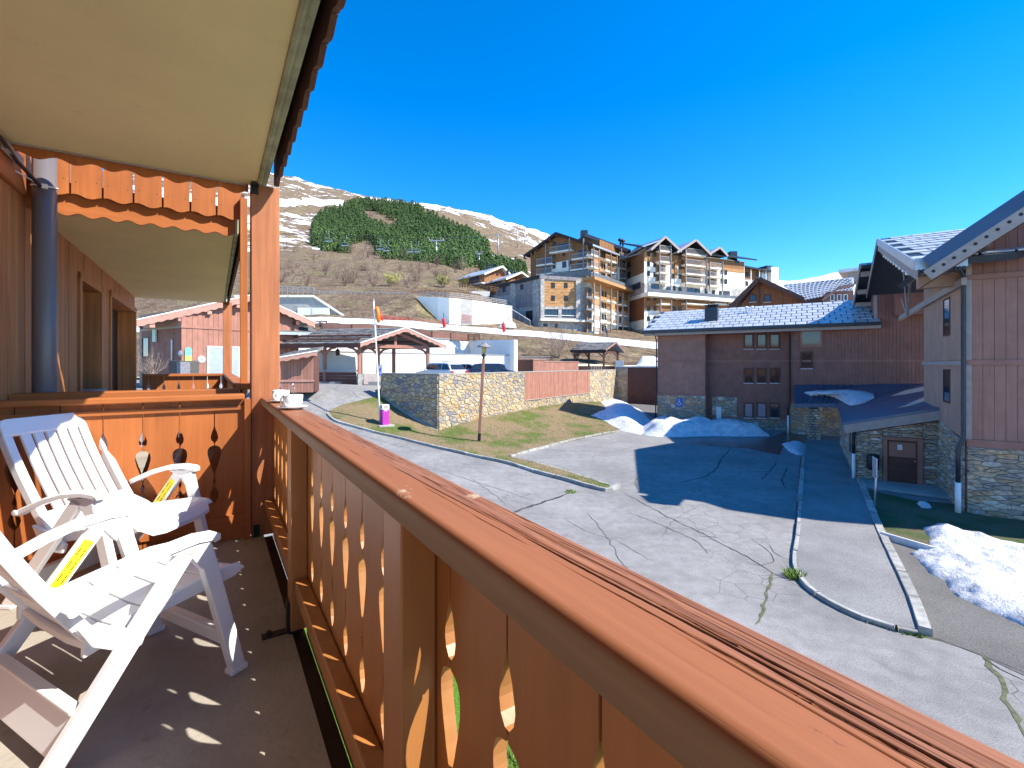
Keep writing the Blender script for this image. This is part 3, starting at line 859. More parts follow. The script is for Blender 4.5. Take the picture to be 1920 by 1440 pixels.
def snow_at(px, py, Y):
    """how snowy the slope is here, seen as bands and patches"""
    if Y < 130: return -1.0
    s = -.62 + .62 * smooth01(520, 890, Y)
    if px < 640 and 398 < py < 472: s = max(s, -.02 - .0012 * abs(py - 440))
    if px < 640 and py < 372: s = max(s, -.16)
    band = 378 + (px - 520) * .02
    if px < 645 and abs(py - band) < 8: s = max(s, .55 - abs(py - band) * .06)
    if px > 770 and Y > 480: s = max(s, -.10 + .24 * smooth01(560, 890, Y))
    if px > 900 and Y < 480: s = max(s, -.25)
    if px > 1240 and Y > 250: s = .9
    if 790 < px < 1030 and 520 > py > 486 and px < 880: s = max(s, -.35)
    return s
for j, ly in enumerate(lys):
    Y = math.exp(ly)
    for i, px in enumerate(pxs):
        py = TP[j, i]; v = W(px, py, Y)
        amp = (.12 if Y < 130 else .5 + (Y - 130) * .0035)
        onp = np.interp(px, [p[0] for p in PISTE], [p[1] for p in PISTE]) - 1.2 < Y < np.interp(px, [p[0] for p in PISTE], [p[2] for p in PISTE]) + 1
        if onp: amp = 0
        sc = .25 if Y < 130 else .03
        v.z += amp * nz(v.x, v.y, sc, 4) * 1.6
        vs.append(tuple(v)); dens.append(snow_at(px, py, Y))
ncol = len(pxs)
fs = [(j * ncol + i, j * ncol + i + 1, (j + 1) * ncol + i + 1, (j + 1) * ncol + i) for j in range(len(lys) - 1) for i in range(ncol - 1) if math.exp(lys[j]) > (48 if pxs[i] < 900 else 61.5)]
mb = MB(); mb.v = vs; mb.f = fs
# the far side of the ridge falls away
n0 = len(vs); last = (len(lys) - 1) * ncol
mb.v = vs + [(vs[last + i][0] * 1.25, vs[last + i][1] * 1.25, vs[last + i][2] * .6) for i in range(ncol)]
mb.f = fs + [(last + i, last + i + 1, n0 + i + 1, n0 + i) for i in range(ncol - 1)]
me = mesh_of('hillside', mb)
at = me.attributes.new('snow', 'FLOAT', 'POINT'); at.data.foreach_set('value', dens + [1.0] * ncol)
def hill_mat():
    k = NT('alpine_slope'); v = k.map()
    a = k.n('Attribute', attribute_name='snow')
    n1 = k.noise(v, .035, 9, .62, .4); n2 = k.noise(v, .35, 7, .7); n3 = k.noise(v, 1.6, 6, .7)
    c = k.ramp(n2, [(.30, (.065, .046, .034)), (.5, (.20, .145, .092)), (.70, (.31, .245, .155))])
    c = k.mix(k.ramp(k.noise(v, .06, 6), [(.48, 0), (.62, .6)]), c, (.17, .115, .08))
    c = k.mix(k.ramp(k.noise(v, .09, 6), [(.55, 0), (.68, .55)]), c, (.20, .19, .075))
    c = k.mix(1.0, c, k.ramp(n3, [(.33, .42), (.66, 1.4)]), 'MULTIPLY')
    nn = k.math('ADD', k.math('MULTIPLY', n1, .75), k.math('MULTIPLY', n2, .25))
    m = k.math('ADD', k.math('MULTIPLY', k.math('SUBTRACT', nn, .5), 3.2), a.outputs['Fac'])
    c = k.mix(k.ramp(m, [(.02, 0), (.10, 1)]), c, (.86, .87, .90))
    k.col(c); k.bump(k.math('ADD', n2, n3), .8, .5); k.rough(.95, .1); return k.m
M['hill'] = hill_mat()
obj('hillside', me, M['hill'], smooth=True, kind='structure')
def strip_on_hill(name, table, m, off, nrow=4, step=6, edge=.5):
    mb = MB(); cols = np.arange(table[0][0], table[-1][0] + 1, step)
    for px in cols:
        y0 = np.interp(px, [p[0] for p in table], [p[1] for p in table]); y1 = np.interp(px, [p[0] for p in table], [p[2] for p in table])
        wob = edge * nz(px * .05, 1.0, 1.0)
        for r in range(nrow + 1):
            v = hill(px, y0 + (y1 - y0) * r / nrow + (wob if r in (0, nrow) else 0)); v.z += off if 0 < r < nrow else off * .3
            mb.v.append(tuple(v))
    q = nrow + 1
    mb.f = [(i * q + r, (i + 1) * q + r, (i + 1) * q + r + 1, i * q + r + 1) for i in range(len(cols) - 1) for r in range(nrow)]
    return obj(name, mb, m, smooth=True, kind='structure')
strip_on_hill('ski_piste', PISTE, M['cleansnow'], .22)

# ================================================================ our balcony
FZ = -1.31                                  # floor below the eye
mb = MB(); mb.box(B(-1.16, -3, FZ - .2), NX * 1.48, AX * 7.07, UP * .2)
obj('balcony_floor', mb, M['floor'], kind='structure')
mb = MB(); mb.box(B(-1.3, -3, 1.38), NX * 1.57, AX * 7.08, UP * .3)
obj('balcony_soffit', mb, M['plaster'], kind='structure')
mb = MB()                                    # rounded mossy drip edge of the slab
prof = [(.27, 1.38), (.275, 1.368), (.29, 1.362), (.302, 1.372), (.312, 1.366), (.328, 1.364), (.337, 1.375), (.337, 1.68), (.27, 1.68)]
mb.prism([B(d, -3, z) for d, z in prof], AX * 7.08)
mb.box(B(.337, -3, 1.66), NX * .05, AX * 7.08, UP * .03)  # unseen cap over the fascia gap, added to block light
obj('drip_edge_and_light_cap', mb, M['drip'], kind='structure')
mb = MB(); mb.box(B(-1.3, 4.08, 1.368), NX * 1.5, AX * .012, UP * .31)
obj('slab_end_trim', mb, M['greytrim'], kind='structure')

def scallop(c0, c1, zb, zt, amp, n, half=False, rows=10):
    """outline of a board hanging down with a wavy lower edge"""
    out = []
    m = n * rows
    for i in range(m + 1):
        x = i / m; out.append((c0 + (c1 - c0) * x, zb + amp * (math.cos(2 * math.pi * n * x) if not half else -math.sin(math.pi * n * x) * 2 + 1)))
    return out + [(c1, zt), (c0, zt)]
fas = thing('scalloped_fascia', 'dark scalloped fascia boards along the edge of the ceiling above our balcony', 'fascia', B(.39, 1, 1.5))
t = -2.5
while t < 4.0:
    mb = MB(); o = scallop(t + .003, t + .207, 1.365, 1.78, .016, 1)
    mb.prism([B(.386, x, z) for x, z in o], NX * .026); obj('board', mb, M['darkred'], fas); t += .21  # darkened board colour carries the shade of the inner face
bf = thing('scalloped_valance', 'shaded scalloped board strip hanging behind the end of our ceiling', 'valance', B(-.4, 4.1, 1.4))
d = .22
while d > -1.2:
    mb = MB(); o = scallop(d - .178, d, 1.325, 1.68, .014, 1); mb.prism([B(x, 4.1, z) for x, z in o], AX * .024)
    obj('board', mb, M['orange_z'], bf); d -= .18

# ---- cut-out boards of the railings
CUT = [(-.300, .003), (-.452, .003), (-.475, .008), (-.505, .018), (-.535, .0235), (-.556, .019), (-.572, .006), (-.580, .003), (-.592, .003), (-.597, .02), (-.606, .033), (-.622, .041), (-.645, .043), (-.68, .038),
       (-.73, .025), (-.775, .011), (-.803, .003), (-.826, .003), (-.828, .008), (-.842, .008), (-.849, .014), (-.856, .008), (-.872, .008), (-.874, .003), (-.893, .003), (-.91, .012), (-.94, .026), (-.965, .030), (-.99, .023), (-1.012, .008), (-1.02, .003)]
def dense(c):
    out = []
    for (z0, w0), (z1, w1) in zip(c, c[1:]):
        out.append((z0, w0))
        if abs(z1 - z0) > .03 and w0 > .004 and w1 > .004: out.append(((z0 + z1) / 2, (w0 + w1) / 2 + .0012))
    out.append(c[-1]); return out
CUTD = dense(CUT)
def slat_outline(c0, c1, zb, zt, lcut=True, rcut=True, dz=0.0):
    L = [(c0 + .003, zb)] + ([(c0 + w, z + dz) for z, w in reversed(CUTD) if zb < z + dz < zt] if lcut else []) + [(c0 + .003, zt)]
    Rr = [(c1 - .003, zt)] + ([(c1 - w, z + dz) for z, w in CUTD if zb < z + dz < zt] if rcut else []) + [(c1 - .003, zb)]
    return L + Rr
def wavy_rail(name, parent, d0, d1, t0, t1, zt, th):
    """weathered handrail: rounded edges, long shakes and open grain cut into the top"""
    rw = random.Random(11)
    na = 520; ta = [t0 + (t1 - t0) * (i / na) for i in range(na + 1)]
    wd = d1 - d0
    cs = [(0, -th), (0, -.018), (0, -.0135), (.0012, -.0075), (.0042, -.003), (.009, -.0006), (.0125, 0)]
    nw = 150
    top = [(.0135 + (wd - .0255) * i / nw, 0) for i in range(nw + 1)]
    end = [(wd - .008, -.0012), (wd - .002, -.006), (wd, -.012), (wd, -.016), (wd, -th)]
    sec = cs + top + end
    cracks = []
    def crack(t_a, t_b, w_a, w_b, width, depth, wob):
        cracks.append((t_a, t_b, w_a, w_b, width, depth, wob, rw.uniform(0, 50)))
    crack(-.1, .62, .66, .585, .0011, .006, .02); crack(.60, 1.15, .588, .52, .0007, .004, .03)
    crack(-.2, .5, .56, .50, .0006, .003, .02); crack(-.3, .34, .76, .70, .0006, .003, .02); crack(.0, .3, .48, .46, .0004, .002, .02); crack(.1, .8, .69, .60, .0006, .003, .02)
    for _ in range(34):
        a = rw.uniform(-.4, 3.6); ln = rw.uniform(.10, .4); w0 = rw.uniform(.45, .97) if a < 1.2 else rw.uniform(.25, .95)
        crack(a, a + ln, w0, w0 + rw.uniform(-.14, -.02) * (1 if a > .9 else .3), rw.uniform(.0003, .0007), rw.uniform(.001, .003), .03)
    for _ in range(50):
        a = rw.uniform(-.4, 2.2); ln = rw.uniform(.05, .35); w0 = rw.uniform(.60, .99)
        crack(a, a + ln, w0, w0 + rw.uniform(-.012, .012), rw.uniform(.0001, .0004), rw.uniform(.0008, .0018), .012)
    vs = []; ck = []; wf = []
    for t in ta:
        act = []
        for c in cracks:
            if c[0] < t < c[1]:
                k = (t - c[0]) / (c[1] - c[0]); f = min(1, 5 * min(k, 1 - k))
                wc = c[2] + (c[3] - c[2]) * k + c[6] * mnoise.noise(Vector((t * 5 + c[7], c[7], 0)))
                act.append((wc * wd, c[4] * f, c[5] * f))
        for x, z in sec:
            dep = 0.0
            if .019 < x < wd - .012:
                for wc, wi, de in act:
                    e = abs(x - wc) / (wi + .00022)
                    if e < 1.6: dep = max(dep, de * max(0, 1 - (e / 1.6) ** 2))
                gr = mnoise.noise(Vector((x * 420, t * 3.0, 1.3))) * .00028 * smooth01(.45, .75, x / wd) * (1 - smooth01(.9, 2.4, t))
            else: gr = 0
            vs.append(tuple(B(d0 + x, t, zt + z - dep + gr))); ck.append(min(1, dep / .0028)); wf.append(x / wd)
    q = len(sec); fs = []
    for i in range(na):
        for j in range(q - 1): fs.append((i * q + j, i * q + j + 1, (i + 1) * q + j + 1, (i + 1) * q + j))
        fs.append((i * q + q - 1, i * q, (i + 1) * q, (i + 1) * q + q - 1))
    fs = [f[::-1] for f in fs]
    fs.append(tuple(range(q))); fs.append(tuple(na * q + j for j in range(q - 1, -1, -1)))
    mb = MB(); mb.v = vs; mb.f = fs; me = mesh_of(name, mb)
    at = me.attributes.new('crack', 'FLOAT', 'POINT'); at.data.foreach_set('value', ck)
    at = me.attributes.new('across', 'FLOAT', 'POINT'); at.data.foreach_set('value', wf)
    return obj(name, me, M['handrail'], parent, smooth=True)
def handrail_mat():
    k = NT('weathered_handrail'); v = k.map((1, .03, 1), RZA)
    g = k.noise(v, 55, 7, .7, .2); g2 = k.noise(k.map((1, .06, 1), RZA), 14, 6, .7); big = k.noise(k.map(), 5, 6, .7); fine = k.noise(k.map((1, .025, 1), RZA), 210, 4, .6)
    ac = k.n('Attribute', attribute_name='across').outputs['Fac']
    old = k.math('ADD', ac, k.math('MULTIPLY', k.math('SUBTRACT', k.noise(k.map((1, .25, 1), RZA), 6, 4), .5), .55)); bare = k.ramp(old, [(.50, 0), (.66, 1)])
    paint = k.ramp(g, [(.3, (.265, .094, .037)), (.7, (.33, .122, .049))])
    wood_ = k.ramp(fine, [(.30, (.13, .047, .024)), (.46, (.265, .105, .052)), (.72, (.37, .165, .09))])
    wood_ = k.mix(1.0, wood_, k.ramp(g2, [(.3, .75), (.7, 1.12)]), 'MULTIPLY')
    c = k.mix(bare, paint, wood_)
    lines = k.math('MULTIPLY', k.ramp(k.noise(k.map((1, .03, 1), RZA, (3, 1, 0)), 230, 3, .5), [(.34, 1), (.37, 0)]), k.math('ADD', k.math('MULTIPLY', bare, .85), .12))
    c = k.mix(lines, c, (.09, .034, .02))
    fl = k.math('MULTIPLY', k.ramp(big, [(.62, 0), (.65, 1)]), k.ramp(g2, [(.52, 0), (.57, 1)]))
    c = k.mix(fl, c, (.45, .33, .22))
    chips = k.math('MULTIPLY', k.ramp(k.noise(k.map((1, .3, 1), RZA, (7, 0, 2)), 60, 4, .7), [(.67, 0), (.69, .8)]), k.math('SUBTRACT', 1.0, bare))
    c = k.mix(chips, c, (.16, .06, .035))
    c = k.mix(k.ramp(ac, [(.0, .85), (.012, 0)]), c, k.ramp(g2, [(.3, (.20, .15, .10)), (.7, (.34, .26, .18))]))
    a = k.n('Attribute', attribute_name='crack')
    c = k.mix(k.ramp(a.outputs['Fac'], [(.2, 0), (.75, .92)]), c, (.035, .012, .008))
    k.col(c); k.bump(k.math('SUBTRACT', k.math('ADD', k.math('MULTIPLY', fine, bare), k.math('MULTIPLY', g, .25)), k.math('ADD', lines, k.math('MULTIPLY', chips, .5))), .3, .0015); k.rough(.6, .35); return k.m
M['handrail'] = handrail_mat()

mb = MB(); mb.box(B(.321, -3, FZ - .16), NX * .057, AX * 7.02, UP * .15); obj('floor_edge_board', mb, M['deep_brown'], kind='structure')
RL = thing('balcony_railing', 'long orange wooden balcony railing with cut-out slats and weathered handrail', 'railing', B(.37, 2, FZ))
wavy_rail('handrail', RL, .297, .437, -1.2, 4.035, -.25, .052)
PT = [4.03, 2.46, .888, -.684]
for tp in PT[1:]:
    mb = MB(); mb.box(B(.31, tp, FZ + .02), NX * .074, AX * .117, UP * (1.31 - .303 - .02)); po = obj('post', mb, M['slat'], RL, bevel=.004)
    mb = MB(); mb.box(B(.305, tp + .02, FZ), NX * .06, AX * .08, UP * .02); mb.box(B(.19, tp + .035, FZ), NX * .125, AX * .045, UP * .008); mb.box(B(.297, tp + .03, FZ), NX * .012, AX * .05, UP * .15)
    mb.lathe(B(.22, tp + .06, FZ + .008), [(.0, .018), (.012, .016), (.014, 0)], 8)
    obj('foot_bracket', mb, M['black'], po)
for i in range(3):
    hi, lo = PT[i], PT[i + 1] + .117
    if i == 0: js = [3.92 - .218 * k for k in range(8)]
    elif i == 1: js = [2.335 - .218 * k for k in range(7)]
    else: js = [.8247 - .2085 * k for k in range(8)]
    js = [j for j in js if lo + .01 < j < hi - .01]
    ed = [hi + .03] + js + [lo - .03]
    for k in range(len(ed) - 1):
        o = slat_outline(ed[k + 1], ed[k], FZ - .03, -.303, k + 1 < len(ed) - 1, k > 0)
        mb = MB(); mb.prism([B(.386, x, z) for x, z in o], NX * .026)
        obj('slat', mb, M['slat'], RL)
    mb = MB(); mb.box(B(.326, lo, -1.115), NX * .058, AX * (hi - lo), UP * .075)
    obj('bottom_rail', mb, M['slat'], RL, bevel=.006)

# ---- partition to the next balcony
PTN = thing('balcony_partition', 'orange wooden partition with heart cut-outs at the end of our balcony', 'partition', B(-.4, 4.05, FZ))
mb = MB(); mb.box(B(-1.16, 3.975, -.2575), NX * 1.35, AX * .145, UP * .04); obj('top_rail', mb, M['orange_n'], PTN, bevel=.008)
js = [0 - .207 * k for k in range(6)]
ed = [.232] + js + [-1.18]
for k in range(len(ed) - 1):
    o = slat_outline(ed[k + 1], ed[k], FZ + .005, -.2585, k + 1 < len(ed) - 1, k > 0, .0)
    mb = MB(); mb.prism([B(x, 4.05, z) for x, z in o], AX * .026); obj('slat', mb, M['orange_z'], PTN)
mb = MB(); mb.box(B(-1.1, 4.028, -.335), NX * 1.29, AX * .021, UP * .03); obj('batten', mb, M['orange_n'], PTN)
mb = MB(); mb.box(B(-1.1, 4.03, -1.21), NX * 1.29, AX * .019, UP * .09); obj('batten', mb, M['orange_n'], PTN)
CP = thing('corner_post', 'thick orange wooden corner post holding up the ceiling at the railing end', 'post', B(.33, 4.12, FZ))
mb = MB(); mb.box(B(.236, 4.036, FZ), NX * .194, AX * .19, UP * (1.31 + 1.378)); obj('shaft', mb, M['post'], CP, bevel=.006)
mb = MB(); mb.box(B(.228, 4.020, 1.30), NX * .055, AX * .016, UP * .078); mb.box(B(.228, 3.97, 1.352), NX * .055, AX * .05, UP * .012)
mb.lathe(B(.256, 4.019, 1.325), [(.0, .008), (.009, .006), (.01, 0)], 8, -AX); mb.lathe(B(.256, 4.019, 1.362), [(.0, .008), (.009, .006), (.01, 0)], 8, -AX)
obj('bracket', mb, M['black'], CP)
mb = MB(); mb.box(B(.25, 4.018, FZ), NX * .04, AX * .018, UP * .09); obj('bracket', mb, M['black'], CP)
mb = MB(); mb.box(B(.190, 4.0, FZ), NX * .04, AX * .05, UP * 1.05); obj('cover_strip', mb, M['orange_z'], CP)

# ---- cups on the handrail
def cup(d, t, ang, label):
    r = thing('coffee_cup', label, 'cup', B(d, t, -.2495), 'coffee cups on the handrail')
    mb = MB(); mb.lathe(B(d, t, -.2495), [(.0, .0), (.034, .0), (.036, .004), (.06, .009), (.078, .016), (.08, .0185), (.077, .019), (.058, .0125), (.034, .0075), (.0, .0075)], 32)
    sa = obj('saucer', mb, M['porcelain'], r, smooth=True)
    mb = MB(); z = -.2415
    mb.lathe(B(d, t, z), [(.0, .0), (.028, .0), (.031, .004), (.044, .014), (.050, .035), (.0525, .072), (.0505, .0735), (.0485, .071), (.046, .035), (.040, .016), (.0, .009)], 32)
    obj('bowl', mb, M['porcelain'], r, smooth=True)
    mb = MB(); mb.lathe(B(d, t, z + .055), [(.0, .0), (.0474, .0)], 24); obj('coffee', mb, M['coffee'], r)
    u = (NX * math.cos(ang) + AX * math.sin(ang))
    pts = [B(d, t, z) + u * (.049 + .026 * math.sin(a)) + UP * (.041 + .021 * math.cos(a)) for a in [math.pi * k / 10 for k in range(11)]]
    mb = MB(); mb.tube(pts, .0048, 8); obj('handle', mb, M['porcelain'], r, smooth=True)
    w = (NX * math.cos(ang + 2.2) + AX * math.sin(ang + 2.2))
    p0 = B(d, t, z + .02) - w * .02; p1 = B(d, t, z + .115) + w * .075
    mb = MB(); mb.tube([p0, p0.lerp(p1, .5), p0.lerp(p1, .85), p1], [.0025, .0022, .003, .005], 8)
    obj('spoon', mb, M['steel'], r, smooth=True)
    sq = []
    for k in range(26):
        a = 4.2 + 1.5 * k / 25; sq.append(B(d, t, z) + NX * math.cos(a + .2) * .0507 + AX * math.sin(a + .2) * .0507 + UP * (.045 + .010 * math.sin(k * .9)))
    mb = MB(); mb.tube(sq, .0012, 5); obj('blue_pattern', mb, M['bluesign'], r)
    return r
cup(.372, 2.86, 2.45, 'nearer white coffee cup on a saucer with a spoon leaning out')
cup(.372, 3.42, 4.0, 'farther white coffee cup standing close to the corner post')

# ---- wall of the house along both balconies
WF = Fr(B(-1.13, 0, 0), AX, NX)
mb = MB(); mb.box(B(-1.75, -3, -5), NX * .30, AX * 13.05, UP * 8)
obj('house_wall', mb, M['brown_wall'], kind='structure')
HW = struct('house_cladding', B(-1.13, 6, 0))
zt_n = CZ + 1.14
w1 = (WF.U(149), WF.U(187)); w2 = (WF.U(206), WF.U(252))
w1z = (CZ - (728 - HY) / F * WF.p(w1[1], 0).y, CZ - (548 - HY) / F * WF.p(w1[1], 0).y)
w2z = (CZ - 1.45, CZ - (585 - HY) / F * WF.p(w2[1], 0).y)
t = -1.0
while t < 10.04:
    t1 = min(t + .148, 10.05)
    segs = [(CZ - 1.5, CZ + 1.6)]
    for (a, b), (za, zb) in ((w1, w1z), (w2, w2z)):
        if t1 > a + .02 and t < b - .02:
            segs = [(CZ - 1.5, za), (zb, CZ + 1.6)] if za > CZ - 1.4 else [(zb, CZ + 1.6)]
    for za, zb in segs:
        mb = MB(); WF.box(mb, t + .004, t1 - .004, za, zb, -.03, R.uniform(-.003, .004)); obj('plank', mb, M['brown_wall'], HW, bevel=.003, seg=1)
    t += .148
def recess(fr, u0, u1, z0, z1, depth, lab, sill):
    r = thing('shuttered_window' if sill else 'balcony_door', lab, 'window' if sill else 'door', fr.p((u0 + u1) / 2, z0, 0))
    mb = MB(); fr.box(mb, u0 + .005, u1 - .005, z0, z1, -depth - .03, -depth); obj('shutter', mb, M['deep_brown'], r)
    fw = .07
    for a, b, c, d in ((u0 - fw, u0 + .01, z0, z1 + fw), (u1 - .01, u1 + fw, z0, z1 + fw), (u0 - fw, u1 + fw, z1 - .005, z1 + fw)):
        mb = MB(); fr.box(mb, a, b, c, d, -depth, .022); obj('frame', mb, M['brown_wall'], r, bevel=.004)
    if sill:
        mb = MB(); fr.box(mb, u0 - .05, u1 + .05, z0 - .04, z0, -depth, .06); obj('sill', mb, M['greytrim'], r, bevel=.004)
recess(WF, w1[0], w1[1], w1z[0], w1z[1], .22, 'tall dark shuttered window in the neighbouring balcony wall with a pale sill', True)
recess(WF, w2[0], w2[1], w2z[0], w2z[1], .22, 'dark closed door at the far end of the neighbouring balcony wall', False)
mb = MB(); WF.box(mb, 3.4, 4.53, CZ + 1.175, CZ + 1.6, .006, .035); tag(obj('wall_batten', mb, M['orange_y'], bevel=.004), 'wide orange board under the ceiling on the wall beside the drainpipe', 'board')
mb = MB(); mb.tube([B(-1.06, 3.4, 1.33), B(-1.05, 3.9, 1.325), B(-1.06, 4.2, 1.30), B(-1.0, 4.45, 1.22), B(-1.03, 4.6, 1.18)], .012, 8); tag(obj('cable', mb, M['black'], smooth=True), 'black cable running along the wall to the drainpipe', 'cable')
mb = MB(); mb.box(B(-1.08, 4.0, 1.3), NX * .03, AX * .28, UP * .05); tag(obj('cable_clip', mb, M['greytrim']), 'pale strip holding the cable beside the drainpipe', 'clip')

# ---- drainpipe
PP = thing('drainpipe', 'thick grey drainpipe standing in the corner behind the partition', 'pipe', B(-1.0, 4.5, -1.4))
mb = MB(); mb.tube([B(-1.0, 4.5, -1.45), B(-1.0, 4.5, 1.7)], .065, 28); obj('pipe', mb, M['pipe'], PP, smooth=True)
mb = MB(); mb.tube([B(-1.0 + .067 * math.cos(a), 4.5 + .067 * math.sin(a), 1.245 + .012 * math.sin(a)) for a in [2 * math.pi * k / 24 for k in range(25)]], .005, 6); mb.box(B(-1.0, 4.42, 1.215), NX * .03, AX * .02, UP * .03)
mb.tube([B(-1.03, 4.44, 1.25), B(-1.10, 4.3, 1.27)], .004, 6)
obj('tie', mb, M['white'], PP)

# ---- neighbouring balcony
mb = MB(); mb.box(B(-1.16, 4.3, -1.65), NX * 1.33, AX * 5.75, UP * .2); obj('neighbour_floor', mb, M['floor'], kind='structure')
mb = MB(); mb.box(B(-1.16, 4.66, 1.14), NX * 1.30, AX * 5.4, UP * .2); obj('neighbour_soffit', mb, M['plaster'], kind='structure')
mb = MB(); mb.prism([B(d, 4.66, z) for d, z in ((.14, 1.14), (.15, 1.13), (.17, 1.132), (.178, 1.145), (.178, 1.34), (.14, 1.34))], AX * 5.4); obj('neighbour_drip_edge', mb, M['drip'], kind='structure')
fas2 = thing('scalloped_fascia', 'short scalloped fascia at the edge of the neighbouring balcony ceiling', 'fascia', B(.22, 8, 1.2))
t = 4.7
while t < 10:
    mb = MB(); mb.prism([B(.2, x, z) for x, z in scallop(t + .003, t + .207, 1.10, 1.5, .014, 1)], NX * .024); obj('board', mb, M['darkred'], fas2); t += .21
VL = thing('valance', 'sunlit orange valance of short scalloped boards above the neighbouring balcony', 'valance', B(-.4, 4.6, 1.3))
for k in range(7):
    c1 = .19 - .1805 * k; c0 = c1 - .167
    o = []
    for i in range(13):
        x = i / 12; o.append((c0 + (c1 - c0) * x, 1.240 + .012 * math.cos(2 * math.pi * (x - .12)) + R.uniform(-.0006, .0006)))
    o += [(c1, 1.66), (c0, 1.66)]
    mb = MB(); mb.prism([B(x, 4.585, z) for x, z in o], AX * .024); bo = obj('board', mb, M['orange_z'], VL)
    for q in (.16, .84):
        mb = MB(); mb.lathe(B(c0 + .167 * q, 4.585, 1.345 + R.uniform(-.01, .01)), [(0, .002), (.0035, .001), (.004, 0)], 6, -AX); obj('nail', mb, M['black'], bo)
o = scallop(-1.13, .15, 1.108, 1.34, .012, 9)
mb = MB(); mb.prism([B(x, 4.632, z) for x, z in o], AX * .026); obj('scalloped_beam', mb, M['orange_n'], VL)
mb = MB(); mb.box(B(-1.1, 4.61, 1.56), NX * 1.25, AX * .02, UP * .06); obj('batten', mb, M['orange_n'], VL)
mb = MB(); mb.box(B(.182, 4.53, -.245), NX * .056, AX * .05, UP * 1.66); tag(obj('trim_post', mb, M['orange_z'], bevel=.004), 'slim bright orange upright beside the thick corner post', 'post')
def partition(t, rail_z, d0, d1, zb, label, name, dz, joint0, pitch=.207):
    r = thing(name, label, 'partition', B((d0 + d1) / 2, t, zb))
    mb = MB(); mb.box(B(d0, t - .06, rail_z - .045), NX * (d1 - d0), AX * .145, UP * .045); obj('top_rail', mb, M['orange_n'], r, bevel=.008)
    js = []; j = joint0
    while j > d0 + .05: js.append(j); j -= pitch
    ed = [d1] + js + [d0]
    for k in range(len(ed) - 1):
        mb = MB(); mb.prism([B(x, t, z) for x, z in slat_outline(ed[k + 1], ed[k], zb, rail_z - .046, k + 1 < len(ed) - 1, k > 0, dz)], AX * .026); obj('slat', mb, M['orange_z'], r)
partition(4.36, -.19, -1.13, .168, -1.44, 'second orange partition right behind ours with its rail just above', 'neighbour_partition', 0, -.04)
partition(9.9, -.155, -1.02, .13, -1.44, 'far orange partition with white gaps between its slats', 'neighbour_partition', .14, .10)
r = thing('neighbour_railing', 'short stretch of orange railing leading to the far post of the neighbouring balcony', 'railing', B(.2, 7, -1.4))
mb = MB(); mb.box(B(.135, 4.42, -.205), NX * .135, AX * 5.45, UP * .05); obj('handrail', mb, M['orange_y'], r, bevel=.01)
t = 4.45
while t < 9.8:
    mb = MB(); mb.prism([B(.2, x, z) for x, z in slat_outline(t, t + .215, -1.44, -.206, True, True, .1)], NX * .026); obj('slat', mb, M['slat'], r); t += .218
mb = MB(); mb.box(B(.13, 9.9, -1.44), NX * .14, AX * .14, UP * 2.58); tag(obj('corner_post', mb, M['post'], bevel=.006), 'far orange post at the end of the neighbouring balcony', 'post')

